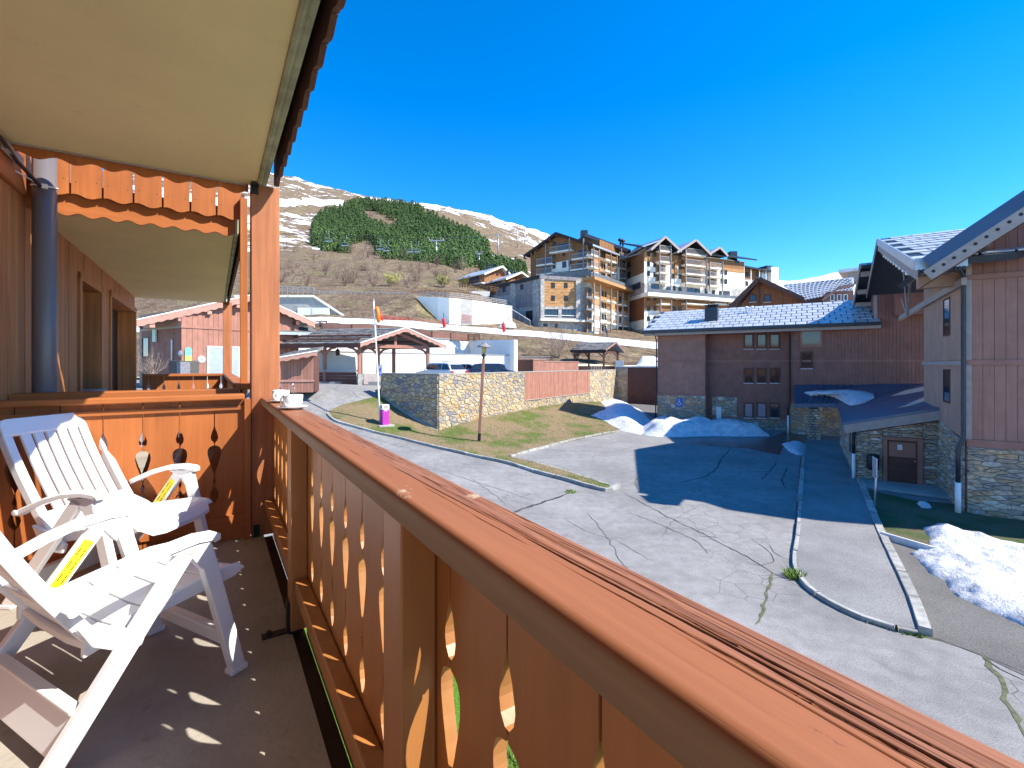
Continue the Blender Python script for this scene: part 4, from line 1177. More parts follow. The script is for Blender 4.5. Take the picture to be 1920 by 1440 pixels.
# ================================================================ garden chairs
def chair(label, x, y, yaw):
    fz = CZ + FZ
    r = thing('garden_chair', label, 'chair', (0, 0, fz), 'white reclining garden chairs')
    L = lambda X, Y, Z: Vector((X, Y, fz + Z))
    wa = .333
    pw = M['plastic']
    def bar2(mb, p, q, w, h, up): mb.bar(p, q, w, h, up)
    for s in (-1, 1):
        # armrest: a long arched plank with a rounded, drooping front
        pr = [(.045, .598), (.04, .622), (.02, .634), (-.05, .643), (-.16, .634), (-.27, .604), (-.36, .566), (-.43, .535), (-.445, .522)]
        mb = MB(); n = len(pr); sec = []
        for k, (yy, zz) in enumerate(pr):
            a = pr[max(k - 1, 0)]; b = pr[min(k + 1, n - 1)]; d = Vector((0, b[0] - a[0], b[1] - a[1])).normalized(); nn = Vector((0, d.z, -d.y))
            if nn.z < 0: nn = -nn
            w = .031 if k not in (0, n - 1) else .024
            for sx, dn in ((-w, -.030), (w, -.030), (w, -.008), (w - .008, 0), (-w + .008, 0), (-w, -.008)):
                sec.append(L(s * wa + sx, yy + nn.y * dn, zz + nn.z * dn))
        fs = [(k * 6 + j, k * 6 + (j + 1) % 6, (k + 1) * 6 + (j + 1) % 6, (k + 1) * 6 + j) for k in range(n - 1) for j in range(6)] + [tuple(range(5, -1, -1)), tuple((n - 1) * 6 + j for j in range(6))]
        mb.add(sec, fs); arm = obj('armrest', mb, pw, r, bevel=.004)
        mb = MB(); mb.lathe(L(s * (wa + .031 * s * s) if s > 0 else -(wa + .031), -.43, .522), [(0, .006), (.014, .005), (.016, 0)], 16, Vector((s, 0, 0))); obj('pivot', mb, pw, arm)
        # under-arm block carrying both legs
        mb = MB(); mb.prism([L(s * wa - .022, a, b) for a, b in ((.005, .608), (.02, .53), (-.03, .50), (-.07, .56), (-.15, .60))], Vector((.044, 0, 0))); obj('arm_bracket', mb, pw, r, bevel=.005)
        mb = MB(); bar2(mb, L(s * (wa - .012), -.012, .585), L(s * (wa - .012), .13, .012), .044, .058, Vector((0, 1, .25)))
        mb.cbox(L(s * (wa - .012), .128, .012), .052, .075, .024); obj('front_leg', mb, pw, r, bevel=.006)
        mb = MB(); bar2(mb, L(s * (wa + .004), -.075, .600), L(s * (wa + .004), -.50, .012), .036, .062, Vector((0, .8, .6)))
        mb.cbox(L(s * (wa + .004), -.50, .012), .044, .08, .024); leg = obj('rear_leg', mb, pw, r, bevel=.006)
        if s < 0:                       # yellow sticker on the inner face
            a, b = L(s * (wa - .0158), -.125, .535), L(s * (wa - .0158), -.24, .375)
            mb = MB(); mb.bar(a, b, .0012, .042, Vector((0, .8, .6))); st = obj('sticker', mb, M['yellow'], leg)
            mb = MB()
            for k in range(9):
                c = a.lerp(b, .12 + .09 * k) + Vector((.0009, 0, 0)); dd = (b - a).normalized()
                side = Vector((0, dd.z, -dd.y))
                for off, ln in ((-.010, .004 + .004 * (k % 3)), (.010, .003 + .005 * ((k * 2) % 3))):
                    mb.bar(c + side * off - dd * ln / 2, c + side * off + dd * ln, .0006, .004, side)
            obj('sticker_print', mb, M['ink'], st)
        # hinge of back and seat
        mb = MB(); mb.prism([L(s * .30 - .012, a, b) for a, b in ((-.40, .44), (-.30, .40), (-.20, .335), (-.215, .29), (-.27, .295), (-.36, .36))], Vector((.024, 0, 0))); obj('hinge_plate', mb, pw, r, bevel=.006)
    for yy, z0, z1, th, nm in ((-.455, .055, .175, .022, 'rear_crossbar'), (.095, .125, .185, .022, 'front_crossbar')):
        mb = MB(); mb.box(L(-wa + .01, yy - th / 2, z0), Vector((2 * wa - .02, 0, 0)), Vector((0, th, 0)), Vector((0, .05 if yy < 0 else -.012, z1 - z0))); mb.box(L(-wa + .01, yy + (.05 if yy < 0 else -.012) - .02, z1), Vector((2 * wa - .02, 0, 0)), Vector((0, .04, 0)), Vector((0, 0, .012))); obj(nm, mb, pw, r, bevel=.004)
    # back: frame, top and bottom panels, curved slats
    def back(s, off=0.0, x=0.0):
        yy = -.30 - .35 * s - .022 * math.sin(math.pi * s) ; zz = .345 + .66 * s
        nrm = Vector((0, .66, .35)).normalized()
        return L(x, yy, zz) + nrm * off
    def panel(mb, x0, x1, s0, s1, th, n=6, crown=0.0):
        a = [back(s0 + (s1 - s0) * k / n, 0) for k in range(n + 1)]; b = [back(s0 + (s1 - s0) * k / n, -th) for k in range(n + 1)]
        vs = []
        for k in range(n + 1):
            for p in (a[k], b[k]):
                vs += [p + Vector((x0, 0, 0)), p + Vector((x1, 0, 0))]
        fs = []
        for k in range(n):
            i, j = k * 4, k * 4 + 4
            fs += [(i, i + 1, j + 1, j), (i + 3, i + 2, j + 2, j + 3), (i + 2, i, j, j + 2), (i + 1, i + 3, j + 3, j + 1)]
        fs += [(0, 2, 3, 1), (n * 4, n * 4 + 1, n * 4 + 3, n * 4 + 2)]
        mb.add(vs, fs)
    for s in (-1, 1):
        mb = MB(); x0, x1 = sorted((s * .278, s * .232)); panel(mb, x0, x1, 0, .99, .045, 8); obj('back_frame', mb, pw, r, bevel=.006)
    mb = MB(); top = [(-.278, .86), (.278, .86), (.278, .965), (.262, .99), (.235, 1.0), (-.235, 1.0), (-.262, .99), (-.278, .965)]
    pts = [back(s, .004, x) for x, s in top]; mb.prism(pts, Vector((0, -.66, -.35)).normalized() * .036); obj('headrest', mb, pw, r, bevel=.008)
    mb = MB(); panel(mb, -.232, .232, .02, .225, .03, 3); obj('lower_back', mb, pw, r, bevel=.005)
    for k in range(6):
        xc = -.232 + .464 * (k + 1) / 7 ; mb = MB(); panel(mb, xc - .0255, xc + .0255, .215, .87, .018, 8); obj('back_slat', mb, pw, r, bevel=.004)
    # seat: rim and planks
    def seat(y): return .352 + .075 * smooth01(-.36, .08, y) - .05 * max(0, (y - .12) / .1) ** 2
    ys = [-.36, -.27, -.262, -.17, -.162, -.07, -.062, .03, .038, .22]
    for k in range(5):
        y0, y1 = ys[2 * k], ys[2 * k + 1]
        mb = MB(); m = 6; vs = []
        for i in range(m + 1):
            yy = y0 + (y1 - y0) * i / m; z = seat(yy); wx = .262 if k < 4 else .262 - .05 * max(0, (yy - .12) / .1) ** 2
            cx = [(-wx, .012), (-.12, -.004), (.12, -.004), (wx, .012)]
            vs += [L(a, yy, z + b) for a, b in cx] + [L(a, yy, z + b - .026) for a, b in cx]
        fs = []
        for i in range(m):
            a, b = i * 8, i * 8 + 8
            fs += [(a + j, a + j + 1, b + j + 1, b + j) for j in range(3)] + [(a + 5 + j, a + 4 + j, b + 4 + j, b + 5 + j) for j in range(3)] + [(a + 4, a, b, b + 4), (a + 3, a + 7, b + 7, b + 3)]
        fs += [(0, 4, 5, 1), (1, 5, 6, 2), (2, 6, 7, 3)]; e = m * 8; fs += [(e, e + 1, e + 5, e + 4), (e + 1, e + 2, e + 6, e + 5), (e + 2, e + 3, e + 7, e + 6)]
        mb.add(vs, fs); obj('seat_plank', mb, pw, r, bevel=.003)
    for s in (-1, 1):
        mb = MB(); x0 = s * .262 - .012
        mb.prism([Vector((x0, yy, fz + z)) for yy, z in ((-.37, .372), (-.1, .415), (.08, .443), (.17, .436), (.20, .41), (.15, .385), (-.1, .365), (-.37, .315))], Vector((.024, 0, 0))); obj('seat_rim', mb, pw, r, bevel=.006)
    r.location = (x, y, fz); r.rotation_euler = (0, 0, -yaw)
    return r
chair('white plastic recliner standing against the orange partition facing the railing', -2.184, 2.792, 1.657)
chair('white plastic recliner closest to the camera with its back cut off by the picture edge', -1.525, 2.018, .464)

# ================================================================ windows, boards, tiles: shared builders
def window(fr, rect, root, d=0.0, fw=.10, fm='darkred', gm='glass', sill=None, mull=0, curtain=False, proud=.05, px=True):
    u0, u1, z0, z1 = fr.rect(*rect, d) if px else rect
    mb = MB(); fr.box(mb, u0, u1, z0, z1, d - .02, d + .012); w = obj('window', mb, M['curtain'] if curtain else M[gm], root)
    mb = MB()
    for a, b, c, e in ((u0 - fw, u0, z0 - fw, z1 + fw), (u1, u1 + fw, z0 - fw, z1 + fw), (u0, u1, z1, z1 + fw), (u0, u1, z0 - fw, z0)):
        fr.box(mb, a, b, c, e, d - .02, d + proud)
    for k in range(mull):
        m = u0 + (u1 - u0) * (k + 1) / (mull + 1); fr.box(mb, m - .03, m + .03, z0, z1, d, d + proud * .7)
    obj('frame', mb, M[fm], w)
    if sill:
        mb = MB(); fr.box(mb, u0 - fw, u1 + fw, z0 - fw - .05, z0 - fw, d, d + proud + .08); obj('sill', mb, M[sill], w)
    return w
def boards(fr, u0, u1, z0, z1, bw, root, m, d0=0.0, d1=.03, name='board', gap=.012, z0f=None, z1f=None):
    u = u0
    while u < u1 - .02:
        e = min(u + bw, u1)
        a = z0 if z0f is None else z0f((u + e) / 2); b = z1 if z1f is None else z1f((u + e) / 2)
        mb = MB(); fr.box(mb, u + gap / 2, e - gap / 2, a, b, d0, d1 + R.uniform(0, .006)); obj(name, mb, m, root); u += bw
def slab(mb, pts, th):                     # a polygon given thickness downwards
    pts = [Vector(p) for p in pts]
    n = (pts[1] - pts[0]).cross(pts[2] - pts[0]).normalized()
    if n.z > 0: n = -n
    mb.prism(pts, n * th)
def tiles(P0, du, dv, nu, nv, wu, lv, root, m, off=.02, th=.03, inside_f=None, name='tile', skip=lambda a, b: False):
    """staggered sheet tiles on a roof plane: P0 eave corner, du along the eave, dv up the slope; alike pieces share one mesh"""
    du, dv = Vector(du).normalized(), Vector(dv).normalized(); nn = du.cross(dv).normalized()
    if nn.z < 0: nn = -nn
    mb = MB(); g = .036
    a = [Vector((0, 0, 0)) + du * g, du * (wu - g), du * (wu - g) + dv * (lv * 1.02), du * g + dv * (lv * 1.02)]
    lo = [a[0] + nn * th * .2, a[1] + nn * th * .2, a[2], a[3]]; hi = [a[0] + nn * (th + .02), a[1] + nn * (th + .02), a[2] + nn * .012, a[3] + nn * .012]
    mb.hexa(lo + hi); me = mesh_of(name, mb)
    c = 0
    for j in range(nv):
        for i in range(-1, nu):
            s = i * wu + (wu / 2 if j % 2 else 0); p = Vector(P0) + du * s + dv * (j * lv) + nn * off
            if s < -.01 or s + wu > nu * wu + .01 or skip(s, j * lv): continue
            o = obj(name, me, m, root); o.location = p; c += 1
            # child location is relative to its parent's inverse, which was the plain world frame
    return c

# ================================================================ the brown wing across the lot
Fw = Fr((20.3, 34.0), -E2, -E1)
WG = thing('brown_wing', 'long low brown clad wing with pale tiled roof and three rows of small windows', 'building', Fw.p(-4, 0))
uL, uA, uB, uC, uT, uR = Fw.U(1233), Fw.U(1322), Fw.U(1345, -.9), Fw.U(1482), Fw.U(1640), Fw.U(1735) + 1.2
mb = MB(); Fw.box(mb, uL, uA, 0, 7.8, -6.0, 0); Fw.box(mb, uA, uC, 0, 7.8, -6.0, -.9); Fw.box(mb, uC, uR, 0, 7.8, -9.9, 0); obj('wall', mb, M['brownbuild'], WG)
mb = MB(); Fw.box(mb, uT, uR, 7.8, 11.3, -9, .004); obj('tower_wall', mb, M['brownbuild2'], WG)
for u0, u1, d in ((uL, uA, 0), (uA + .02, uC - .02, -.9), (uC, uT, 0)):
    zb = 2.5 if d == 0 else .75
    if d == 0 and u0 > 0: zb = 2.2
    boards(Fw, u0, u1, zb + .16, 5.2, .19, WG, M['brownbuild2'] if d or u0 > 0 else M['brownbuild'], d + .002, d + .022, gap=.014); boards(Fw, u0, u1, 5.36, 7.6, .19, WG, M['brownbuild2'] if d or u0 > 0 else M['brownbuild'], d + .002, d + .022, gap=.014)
    mb = MB(); Fw.box(mb, u0 - .02, u1 + .02, 5.2, 5.34, d, d + .06); obj('band', mb, M['trim'], WG)
    mb = MB(); Fw.box(mb, u0 - .03, u1 + .03, zb, zb + .16, d, d + .08); obj('band', mb, M['trim'], WG)
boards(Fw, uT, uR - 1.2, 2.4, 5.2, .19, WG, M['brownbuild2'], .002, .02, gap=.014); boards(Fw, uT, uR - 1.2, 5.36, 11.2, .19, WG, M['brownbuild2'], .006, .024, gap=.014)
mb = MB(); Fw.box(mb, uT, uR, 5.2, 5.34, 0, .06); obj('band', mb, M['trim'], WG)
mb = MB(); Fw.box(mb, uT - .05, uT + .14, 7.9, 11.2, 0, .06); obj('corner_board', mb, M['greytrim'], WG)
rs = random.Random(3)
stones(Fw, [(uL - .03, -.1), (uA + .03, -.1), (uA + .03, 2.5), (uL - .03, 2.5)], .42, .24, WG, M['shalestone'], M['mortardark'], rs, base=.03)
stones(Fw, [(uB - .4, -.1), (Fw.U(1382, -.9), -.1), (Fw.U(1382, -.9), 2.45), (uB - .4, 2.45)], .42, .24, WG, M['shalestone'], M['mortardark'], rs, base=-.87)
stones(Fw, [(Fw.U(1382, -.9), -.1), (uC - .02, -.1), (uC - .02, .75), (Fw.U(1382, -.9), .75)], .42, .24, WG, M['shalestone'], M['mortardark'], rs, base=-.87)
stones(Fw, [(uC, -.1), (Fw.U(1586), -.1), (Fw.U(1586), 2.2), (uC, 2.2)], .42, .24, WG, M['shalestone'], M['mortardark'], rs, base=.03)
for y0, y1, cur in ((628, 652, False), (692, 716, False), (757, 781, True)):
    for k, (x0, x1) in enumerate(((1397, 1410.5), (1421, 1435), (1445.5, 1459.5))):
        window(Fw, (x0, y0, x1, y1), WG, d=-.875, fw=.09, sill='snow_edge', curtain=cur and k < 2)
window(Fw, (1504, 621.5, 1538, 647), WG, d=.024, fw=.13, fm='redwood'); window(Fw, (1504, 662, 1521, 688), WG, d=.024, fw=.11, sill='snow_edge')
mb = MB(); Fw.pbox(mb, 1343, 763, 1352, 785, -.84, -.80); obj('meter_box', mb, M['white'], WG)
# roof
RZ0, RSL = 7.86, .36
u0r, u1r = Fw.U(1205, .75), Fw.U(1652, .75)
rp = lambda u, d: Fw.p(u, RZ0 + (.75 - d) * RSL, d)
mb = MB(); slab(mb, [rp(u0r, .75), rp(u1r, .75), rp(u1r, -5.2), rp(u0r, -5.2)], .16); slab(mb, [rp(u0r, -5.2), rp(u1r, -5.2), Fw.p(u1r, RZ0 + .9, -6.6), Fw.p(u0r, RZ0 + .9, -6.6)], .16); obj('roof', mb, M['navy'], WG)
nu = int((u1r - u0r) / .66); wu = (u1r - u0r) / nu
tiles(rp(u0r, .78), Fw.u, (rp(0, 0) - rp(0, 1)), nu, 8, wu, 6.33 / 8, WG, M['zinclit'], .004)
mb = MB(); Fw.box(mb, u0r - .02, u1r, 7.62, 7.86, .76, .90); obj('gutter', mb, M['navy'], WG, bevel=.03)
mb = MB(); Fw.box(mb, u0r + .1, u1r, 7.42, 7.64, .58, .70); obj('eave_board', mb, M['greytrim'], WG)
mb = MB(); Fw.box(mb, u0r + .1, u1r, 7.60, 7.66, -.9, .58); obj('eave_soffit', mb, M['greytrim'], WG)
mb = MB(); mb.prism([rp(u0r + .1, .6), rp(u0r + .1, -5.1), Fw.p(u0r + .1, 7.6, -5.1), Fw.p(u0r + .1, 7.6, .6)], Fw.u * .06); obj('barge_board', mb, M['navy'], WG)
def pipe(root, pts, r, m='black', name='downpipe'):
    mb = MB(); mb.tube(pts, r, 10); return obj(name, mb, M[m], root, smooth=True)
ul = Fw.U(1231, .1)
pipe(WG, [Fw.p(u0r + .9, 7.6, .7), Fw.p(u0r + 1.0, 7.45, .6), Fw.p(ul, 7.0, .12), Fw.p(ul, 2.7, .12), Fw.p(ul - .05, 2.3, .16), Fw.p(ul - .05, .3, .16)], .05)
up_ = Fw.U(1481, .1)
pipe(WG, [Fw.p(up_, 7.5, .5), Fw.p(up_, 7.1, .10), Fw.p(up_, 2.2, .10), Fw.p(up_ - .12, 1.9, .13), Fw.p(up_ - .12, 1.3, .13)], .055)
pipe(WG, [Fw.p(up_ - .12, 1.3, .13), Fw.p(up_ - .12, 0, .13)], .06, 'white', 'downpipe_foot')
# chimney with tile-clad sides
cu, cz = Fw.uz(1333, 594, -1.2); cz = RZ0 + (.75 + 1.2) * RSL
ch = None
mb = MB(); Fw.box(mb, cu - .46, cu + .46, cz - .5, cz + 1.12, -1.95, -1.2); ch = obj('chimney', mb, M['navy'], WG)
for k in range(6):
    mb = MB(); Fw.box(mb, cu - .49, cu + .49, cz - .15 + .2 * k, cz + .02 + .2 * k, -1.98, -1.16); obj('shingle_row', mb, M['navy'], ch, bevel=.015)
mb = MB(); Fw.box(mb, cu - .55, cu + .55, cz + 1.30, cz + 1.36, -2.05, -1.1); Fw.box(mb, cu - .45, cu - .40, cz + 1.1, cz + 1.3, -1.4, -1.3); Fw.box(mb, cu + .40, cu + .45, cz + 1.1, cz + 1.3, -1.4, -1.3); Fw.box(mb, cu - .45, cu + .45, cz + 1.1, cz + 1.3, -1.95, -1.9); obj('cap', mb, M['navy'], ch)
for px_ in (1399.5, 1410):
    u_ = Fw.U(px_, -3.2); z_ = RZ0 + 3.95 * RSL
    mb = MB(); mb.lathe(Fw.p(u_, z_, -3.2), [(.07, -.1), (.07, .42), (.16, .44), (.16, .5), (.02, .56)], 12); obj('roof_vent', mb, M['white'], WG, smooth=True)
# disabled-parking plate on the stone
pu = Fw.U(1274, .12); pz = Fw.uz(1274, 755, .12)[1]
sg = thing('parking_sign', 'blue wheelchair parking plate on the stone base of the brown wing', 'sign', Fw.p(pu, pz - .35, .1))
mb = MB(); Fw.box(mb, pu - .24, pu + .24, pz - .36, pz + .36, .085, .105); obj('plate', mb, M['bluesign'], sg, bevel=.01)
mb = MB(); q = lambda a, b: Fw.p(pu + a, pz + b, .107)
def stroke(mb, pts, r, n=6): mb.tube(pts, r, n)
stroke(mb, [q(-.03 + .12 * math.cos(a), -.08 + .12 * math.sin(a)) for a in [math.radians(110 + 15 * k) for k in range(17)]], .018)
stroke(mb, [q(-.03, .16), q(-.02, .0), q(.09, .0), q(.13, -.14), q(.18, -.13)], .02)
mb.lathe(q(-.035, .22), [(0, .01), (.04, .008), (.042, 0)], 10, Fw.n); stroke(mb, [q(-.03, .09), q(.07, .09)], .014)
obj('wheelchair_symbol', mb, M['white'], sg)

# ---- the lean-to canopy and the stone porch
pA, pB, pC, pD = W(1583, 792, 20.4), W(1778, 762, 18.4), W(1736, 752, 20.95), W(1733, 719, 29.7)
pE, pF, pG, pT = W(1489, 722, 33.7), W(1489, 757, 31.6), W(1570, 757, 30.2), W(1604, 720, 32.0)
CAN = thing('porch_roof', 'dark blue metal lean-to roof with standing seams and a snow patch', 'roof', pG)
tris = [(pF, pG, pT), (pF, pT, pE), (pG, pA, pB), (pG, pB, pC), (pG, pC, pD), (pG, pD, pT)]
mb = MB()
for t3 in tris: slab(mb, t3, .12)
obj('sheeting', mb, M['bluemetal'], CAN)
for k in range(9):
    a, b = pF.lerp(pG, (k + .5) / 9), pE.lerp(pT, (k + .5) / 9); mb = MB(); mb.bar(a + UP * .03, b + UP * .03, .05, .06); obj('seam', mb, M['bluemetal'], CAN)
for k in range(0):
    a, b = pG.lerp(pA, (k + .5) / 7), pD.lerp(pC, (k + .5) / 7); mb = MB(); mb.bar(a + UP * .02, b + UP * .02, .035, .04); obj('seam', mb, M['navy'], CAN)
mb = MB(); mb.bar(pF - UP * .12, pG - UP * .12, .08, .26); mb.bar(pG - UP * .12, pA - UP * .12, .08, .26); obj('fascia', mb, M['bluemetal'], CAN)
mb = MB(); mb.bar(pA - UP * .30, pB - UP * .30, .10, .36); obj('fascia', mb, M['greytrim'], CAN)
from mathutils.geometry import intersect_ray_tri
def on_canopy(px, py):
    best = None
    for t3 in tris:
        h = intersect_ray_tri(t3[0], t3[1], t3[2], W(px, py, 1) - Vector((0, 0, CZ)), Vector((0, 0, CZ)), True)
        if h and (best is None or h.y < best.y): best = h
    return best
sn = [on_canopy(*p) for p in [(1508, 738), (1530, 735), (1560, 733.5), (1592, 733), (1618, 736), (1638, 741), (1639, 748), (1622, 757), (1600, 761), (1592, 761), (1578, 753), (1562, 745), (1545, 742), (1520, 743)]]
sn = [p for p in sn if p]
cs = sum(sn, Vector()) / len(sn)
mb = MB(); n = len(sn); vs = [p + UP * .03 for p in sn] + [p + UP * .11 for p in sn] + [p.lerp(cs, .3) + UP * .16 for p in sn] + [cs + UP * .17]
fs = [(r * n + i, r * n + (i + 1) % n, (r + 1) * n + (i + 1) % n, (r + 1) * n + i) for r in range(2) for i in range(n)] + [(2 * n + i, 2 * n + (i + 1) % n, 3 * n) for i in range(n)]
a_ = (sn[1] - sn[0]).cross(sn[-1] - sn[0])
mb.add(vs, fs if a_.z > 0 else [f[::-1] for f in fs]); tag(obj('roof_snow', mb, M['cleansnow'], smooth=True), 'smooth wing shaped snow patch left on the porch roof', 'snow')
Pa = Vector((14.97, 20.2))
Fa = Fr(Pa, -E2, -E1); Fl = Fr(Pa, E1, E2)
PO = thing('stone_porch', 'rubble stone porch with a heavy brown door under the lean-to roof', 'porch', Fa.p(1.5, 0))
topz = lambda u: 2.05 + .84 * max(0, min(1, u / 3.2))
mb = MB(); mb.prism([Fa.p(.02, -.2, -.3), Fa.p(3.2, -.2, -.3), Fa.p(3.2, topz(3.2), -.3), Fa.p(.02, topz(0), -.3)], Fa.n * .28); mb.prism([Fl.p(.3, -.2, -.3), Fl.p(11, -.2, -.3), Fl.p(11, 2.0, -.3), Fl.p(.3, 1.95, -.3)], Fl.n * .28); obj('wall', mb, M['mortardark'], PO)
du0, du1 = Fa.U(1655), Fa.U(1730); dz1 = Fa.uz(1690, 820)[1]
for reg in ([(0, -.1), (du0, -.1), (du0, topz(du0)), (0, topz(0))], [(du1, -.1), (3.25, -.1), (3.25, topz(3.25)), (du1, topz(du1))], [(du0, dz1), (du1, dz1), (du1, topz(du1)), (du0, topz(du0))]):
    stones(Fa, reg, .34, .115, PO, M['shalestone'], M['mortardark'], rs, base=.0)
stones(Fl, [(0, -.1), (11, -.1), (11, 1.98), (0, 1.95)], .6, .22, PO, M['shalestone'], M['mortardark'], rs, base=.0)
for k, (a, b) in enumerate(((.9, 1.35), (2.2, 2.7))):
    mb = MB(); Fl.box(mb, a, b, .8, 1.85, .0, .07); obj('slot_window', mb, M['glass'], PO)
mb = MB()
for a, b, c, d in ((du0, du0 + .15, .08, dz1), (du1 - .17, du1, .08, dz1), (du0 + .15, du1 - .17, dz1 - .13, dz1)): Fa.box(mb, a, b, c, d, -.02, .10)
dr = None
mb2 = MB(); Fa.box(mb2, du0 + .15, du1 - .17, .09, dz1 - .13, -.05, .02); dr = obj('door', mb2, M['darkred'], PO)
obj('frame', mb, M['redwood'], dr, bevel=.01)
for k in range(5):
    mb2 = MB(); Fa.box(mb2, du0 + .2, du1 - .22, .2 + .18 * k, .35 + .18 * k, .02, .04); obj('panel', mb2, M['darkred'], dr, bevel=.008)
mb2 = MB(); Fa.box(mb2, du0 + .2, du1 - .22, 1.15, dz1 - .2, .02, .035); obj('panel', mb2, M['redwood'], dr, bevel=.008)
mb2 = MB(); mb2.lathe(Fa.p(du1 - .24, 1.02, .03), [(.0, .05), (.03, .045), (.03, .03), (.012, .028), (.012, 0)], 10, Fa.n); obj('handle', mb2, M['gold'], dr)
a, b, c, d = Fa.rect(1683, 834, 1691.5, 843.5, .045)
nt = thing('paper_notice', 'small white paper notice pinned on the porch door', 'notice', Fa.p(a, c, .045)); mb2 = MB(); Fa.box(mb2, a, b, c, d, .037, .041); obj('sheet', mb2, M['white'], nt)
mb2 = MB()
for k in range(4): Fa.box(mb2, a + .03, b - .03 - .03 * (k % 2), d - .06 - .04 * k, d - .045 - .04 * k, .041, .043)
obj('print', mb2, M['red'], nt)
a, b, c, d = Fa.rect(1764, 824, 1776, 893, .02)
mb2 = MB(); Fa.box(mb2, a, b, c, d, .04, .075); wv_ = obj('slit_window', mb2, M['glass'], PO); mb2 = MB()
for e0, e1 in ((a - .05, a), (b, b + .05)): Fa.box(mb2, e0, e1, c - .05, d + .05, .03, .11)
obj('frame', mb2, M['darkred'], wv_)
pw_ = Fa.U(1600.5, .13)
pipe(PO, [Fa.p(pw_, 2.05, .12), Fa.p(pw_, 1.15, .12)], .06); pipe(PO, [Fa.p(pw_, 1.15, .12), Fa.p(pw_, 0, .12)], .065, 'white', 'downpipe_foot')
bn = thing('wall_bin', 'round black litter bin hung on the stones left of the porch door', 'bin', Fa.p(Fa.U(1637, .2), .75, .2))
c_ = Fa.p(Fa.U(1637, .25), .55, .24); mb2 = MB(); mb2.lathe(c_, [(0, 0), (.17, .0), (.2, .1), (.22, .6), (.2, .64), (.0, .62)], 18); obj('barrel', mb2, M['black'], bn, smooth=True)
mb2 = MB(); Fa.box(mb2, Fa.U(1637, .2) - .06, Fa.U(1637, .2) + .06, .7, .95, .0, .1); obj('bracket', mb2, M['black'], bn)
# round stone pier under the canopy
cp_ = W(1526, 800, 31.4); pier = thing('stone_pier', 'round rubble stone pier under the left end of the lean-to roof', 'pier', (cp_.x, cp_.y, 0))
mb2 = MB(); mb2.lathe((cp_.x, cp_.y, 0), [(.30, -.1), (.30, 2.1)], 20); obj('core', mb2, M['mortardark'], pier)
for k in range(12):
    for j in range(7):
        a0 = 2 * math.pi * (j + .5 * (k % 2) + rs.uniform(-.1, .1)) / 7; a1 = a0 + 2 * math.pi / 7 * .92; r0 = .30; r1 = .34 + rs.uniform(0, .04); z0 = .175 * k - .05; z1 = z0 + .155
        P_ = lambda r, a, z: (cp_.x + r * math.cos(a), cp_.y + r * math.sin(a), z); am = (a0 + a1) / 2
        mb2 = MB(); mb2.add([P_(r0, a0, z0), P_(r1, a0 + .08, z0 + .02), P_(r1 + .02, am, z0 + .02), P_(r1, a1 - .08, z0 + .02), P_(r0, a1, z0), P_(r0, a0, z1), P_(r1, a0 + .08, z1 - .02), P_(r1 + .02, am, z1 - .02), P_(r1, a1 - .08, z1 - .02), P_(r0, a1, z1)],
                            [(0, 1, 6, 5), (1, 2, 7, 6), (2, 3, 8, 7), (3, 4, 9, 8), (5, 6, 7, 8, 9), (4, 3, 2, 1, 0)]); obj('stone', mb2, M['shalestone'], pier)

# ================================================================ the gabled building on the right
Ff = Fr(E0, -E2, -E1); Fs = Fr(E0, E1, E2)
GB = thing('gabled_building', 'tall taupe gabled building with rubble stone base at the right edge', 'building', Ff.p(2, 0))
mb = MB(); Ff.box(mb, 0, 9, -.2, 8.4, -Fs.U(1735), 0); obj('wall', mb, M['taupe'], GB)
mb = MB(); mb.prism([Ff.p(.0, 8.4, -.4), Ff.p(9, 8.4, -.4), Ff.p(9, 13.2, -.4), Ff.p(6.5, 13.2, -.4), Ff.p(.0, 8.9, -.4)], Ff.n * .4); obj('gable_wall', mb, M['taupe'], GB)
for z0, z1 in ((2.52, 4.98), (5.16, 7.82)): boards(Ff, .12, 4.6, z0, z1, .27, GB, M['brownbuild'], .002, .024, gap=.014)
boards(Ff, .12, 4.6, 8.0, 8.2, .27, GB, M['brownbuild2'], .002, .024, gap=.014, z1f=lambda u: 8.75 + .66 * u)
for z in (2.26, 5.0, 7.84):
    mb = MB(); Ff.box(mb, 0, 5, z, z + (.25 if z < 3 else .16), .0, .07); obj('band', mb, M['trim'], GB)
mb = MB(); Ff.box(mb, -.02, .12, 2.5, 8.6, .0, .05); obj('corner_board', mb, M['greytrim'], GB)
stones(Ff, [(0, -.25), (4.4, -.25), (4.4, 2.26), (0, 2.26)], .40, .125, GB, M['shalestone'], M['mortardark'], rs, base=.03, depth=.06, joint=.011)
stones(Fs, [(0.03, -.2), (4.2, -.2), (4.2, 2.9), (1.1, 2.5), (0.03, 2.45)], .36, .125, GB, M['shalestone'], M['mortardark'], rs, base=.03)
boards(Fs, .15, Fs.U(1735), 2.6, 4.98, .3, GB, M['taupe'], .034, .05, gap=.006); boards(Fs, .15, Fs.U(1735), 5.16, 8.4, .3, GB, M['taupe'], .034, .05, gap=.006)
mb = MB(); Fs.box(mb, .1, Fs.U(1734), 4.98, 5.14, .03, .10); obj('band', mb, M['greytrim'], GB)
for y0, y1 in ((562, 627), (695, 752)): window(Fs, (1770.5, y0, 1781.5, y1), GB, d=.05, fw=.06, fm='darkred', proud=.03)
mb = MB(); a = Fs.uz(1688, 597, .12); b = Fs.uz(1808, 527, .12); mb.bar(Fs.p(a[0], a[1], .12), Fs.p(b[0], b[1], .12), .14, .24); obj('rake_board', mb, M['greytrim'], GB)
u_ = Ff.U(1806, .12)
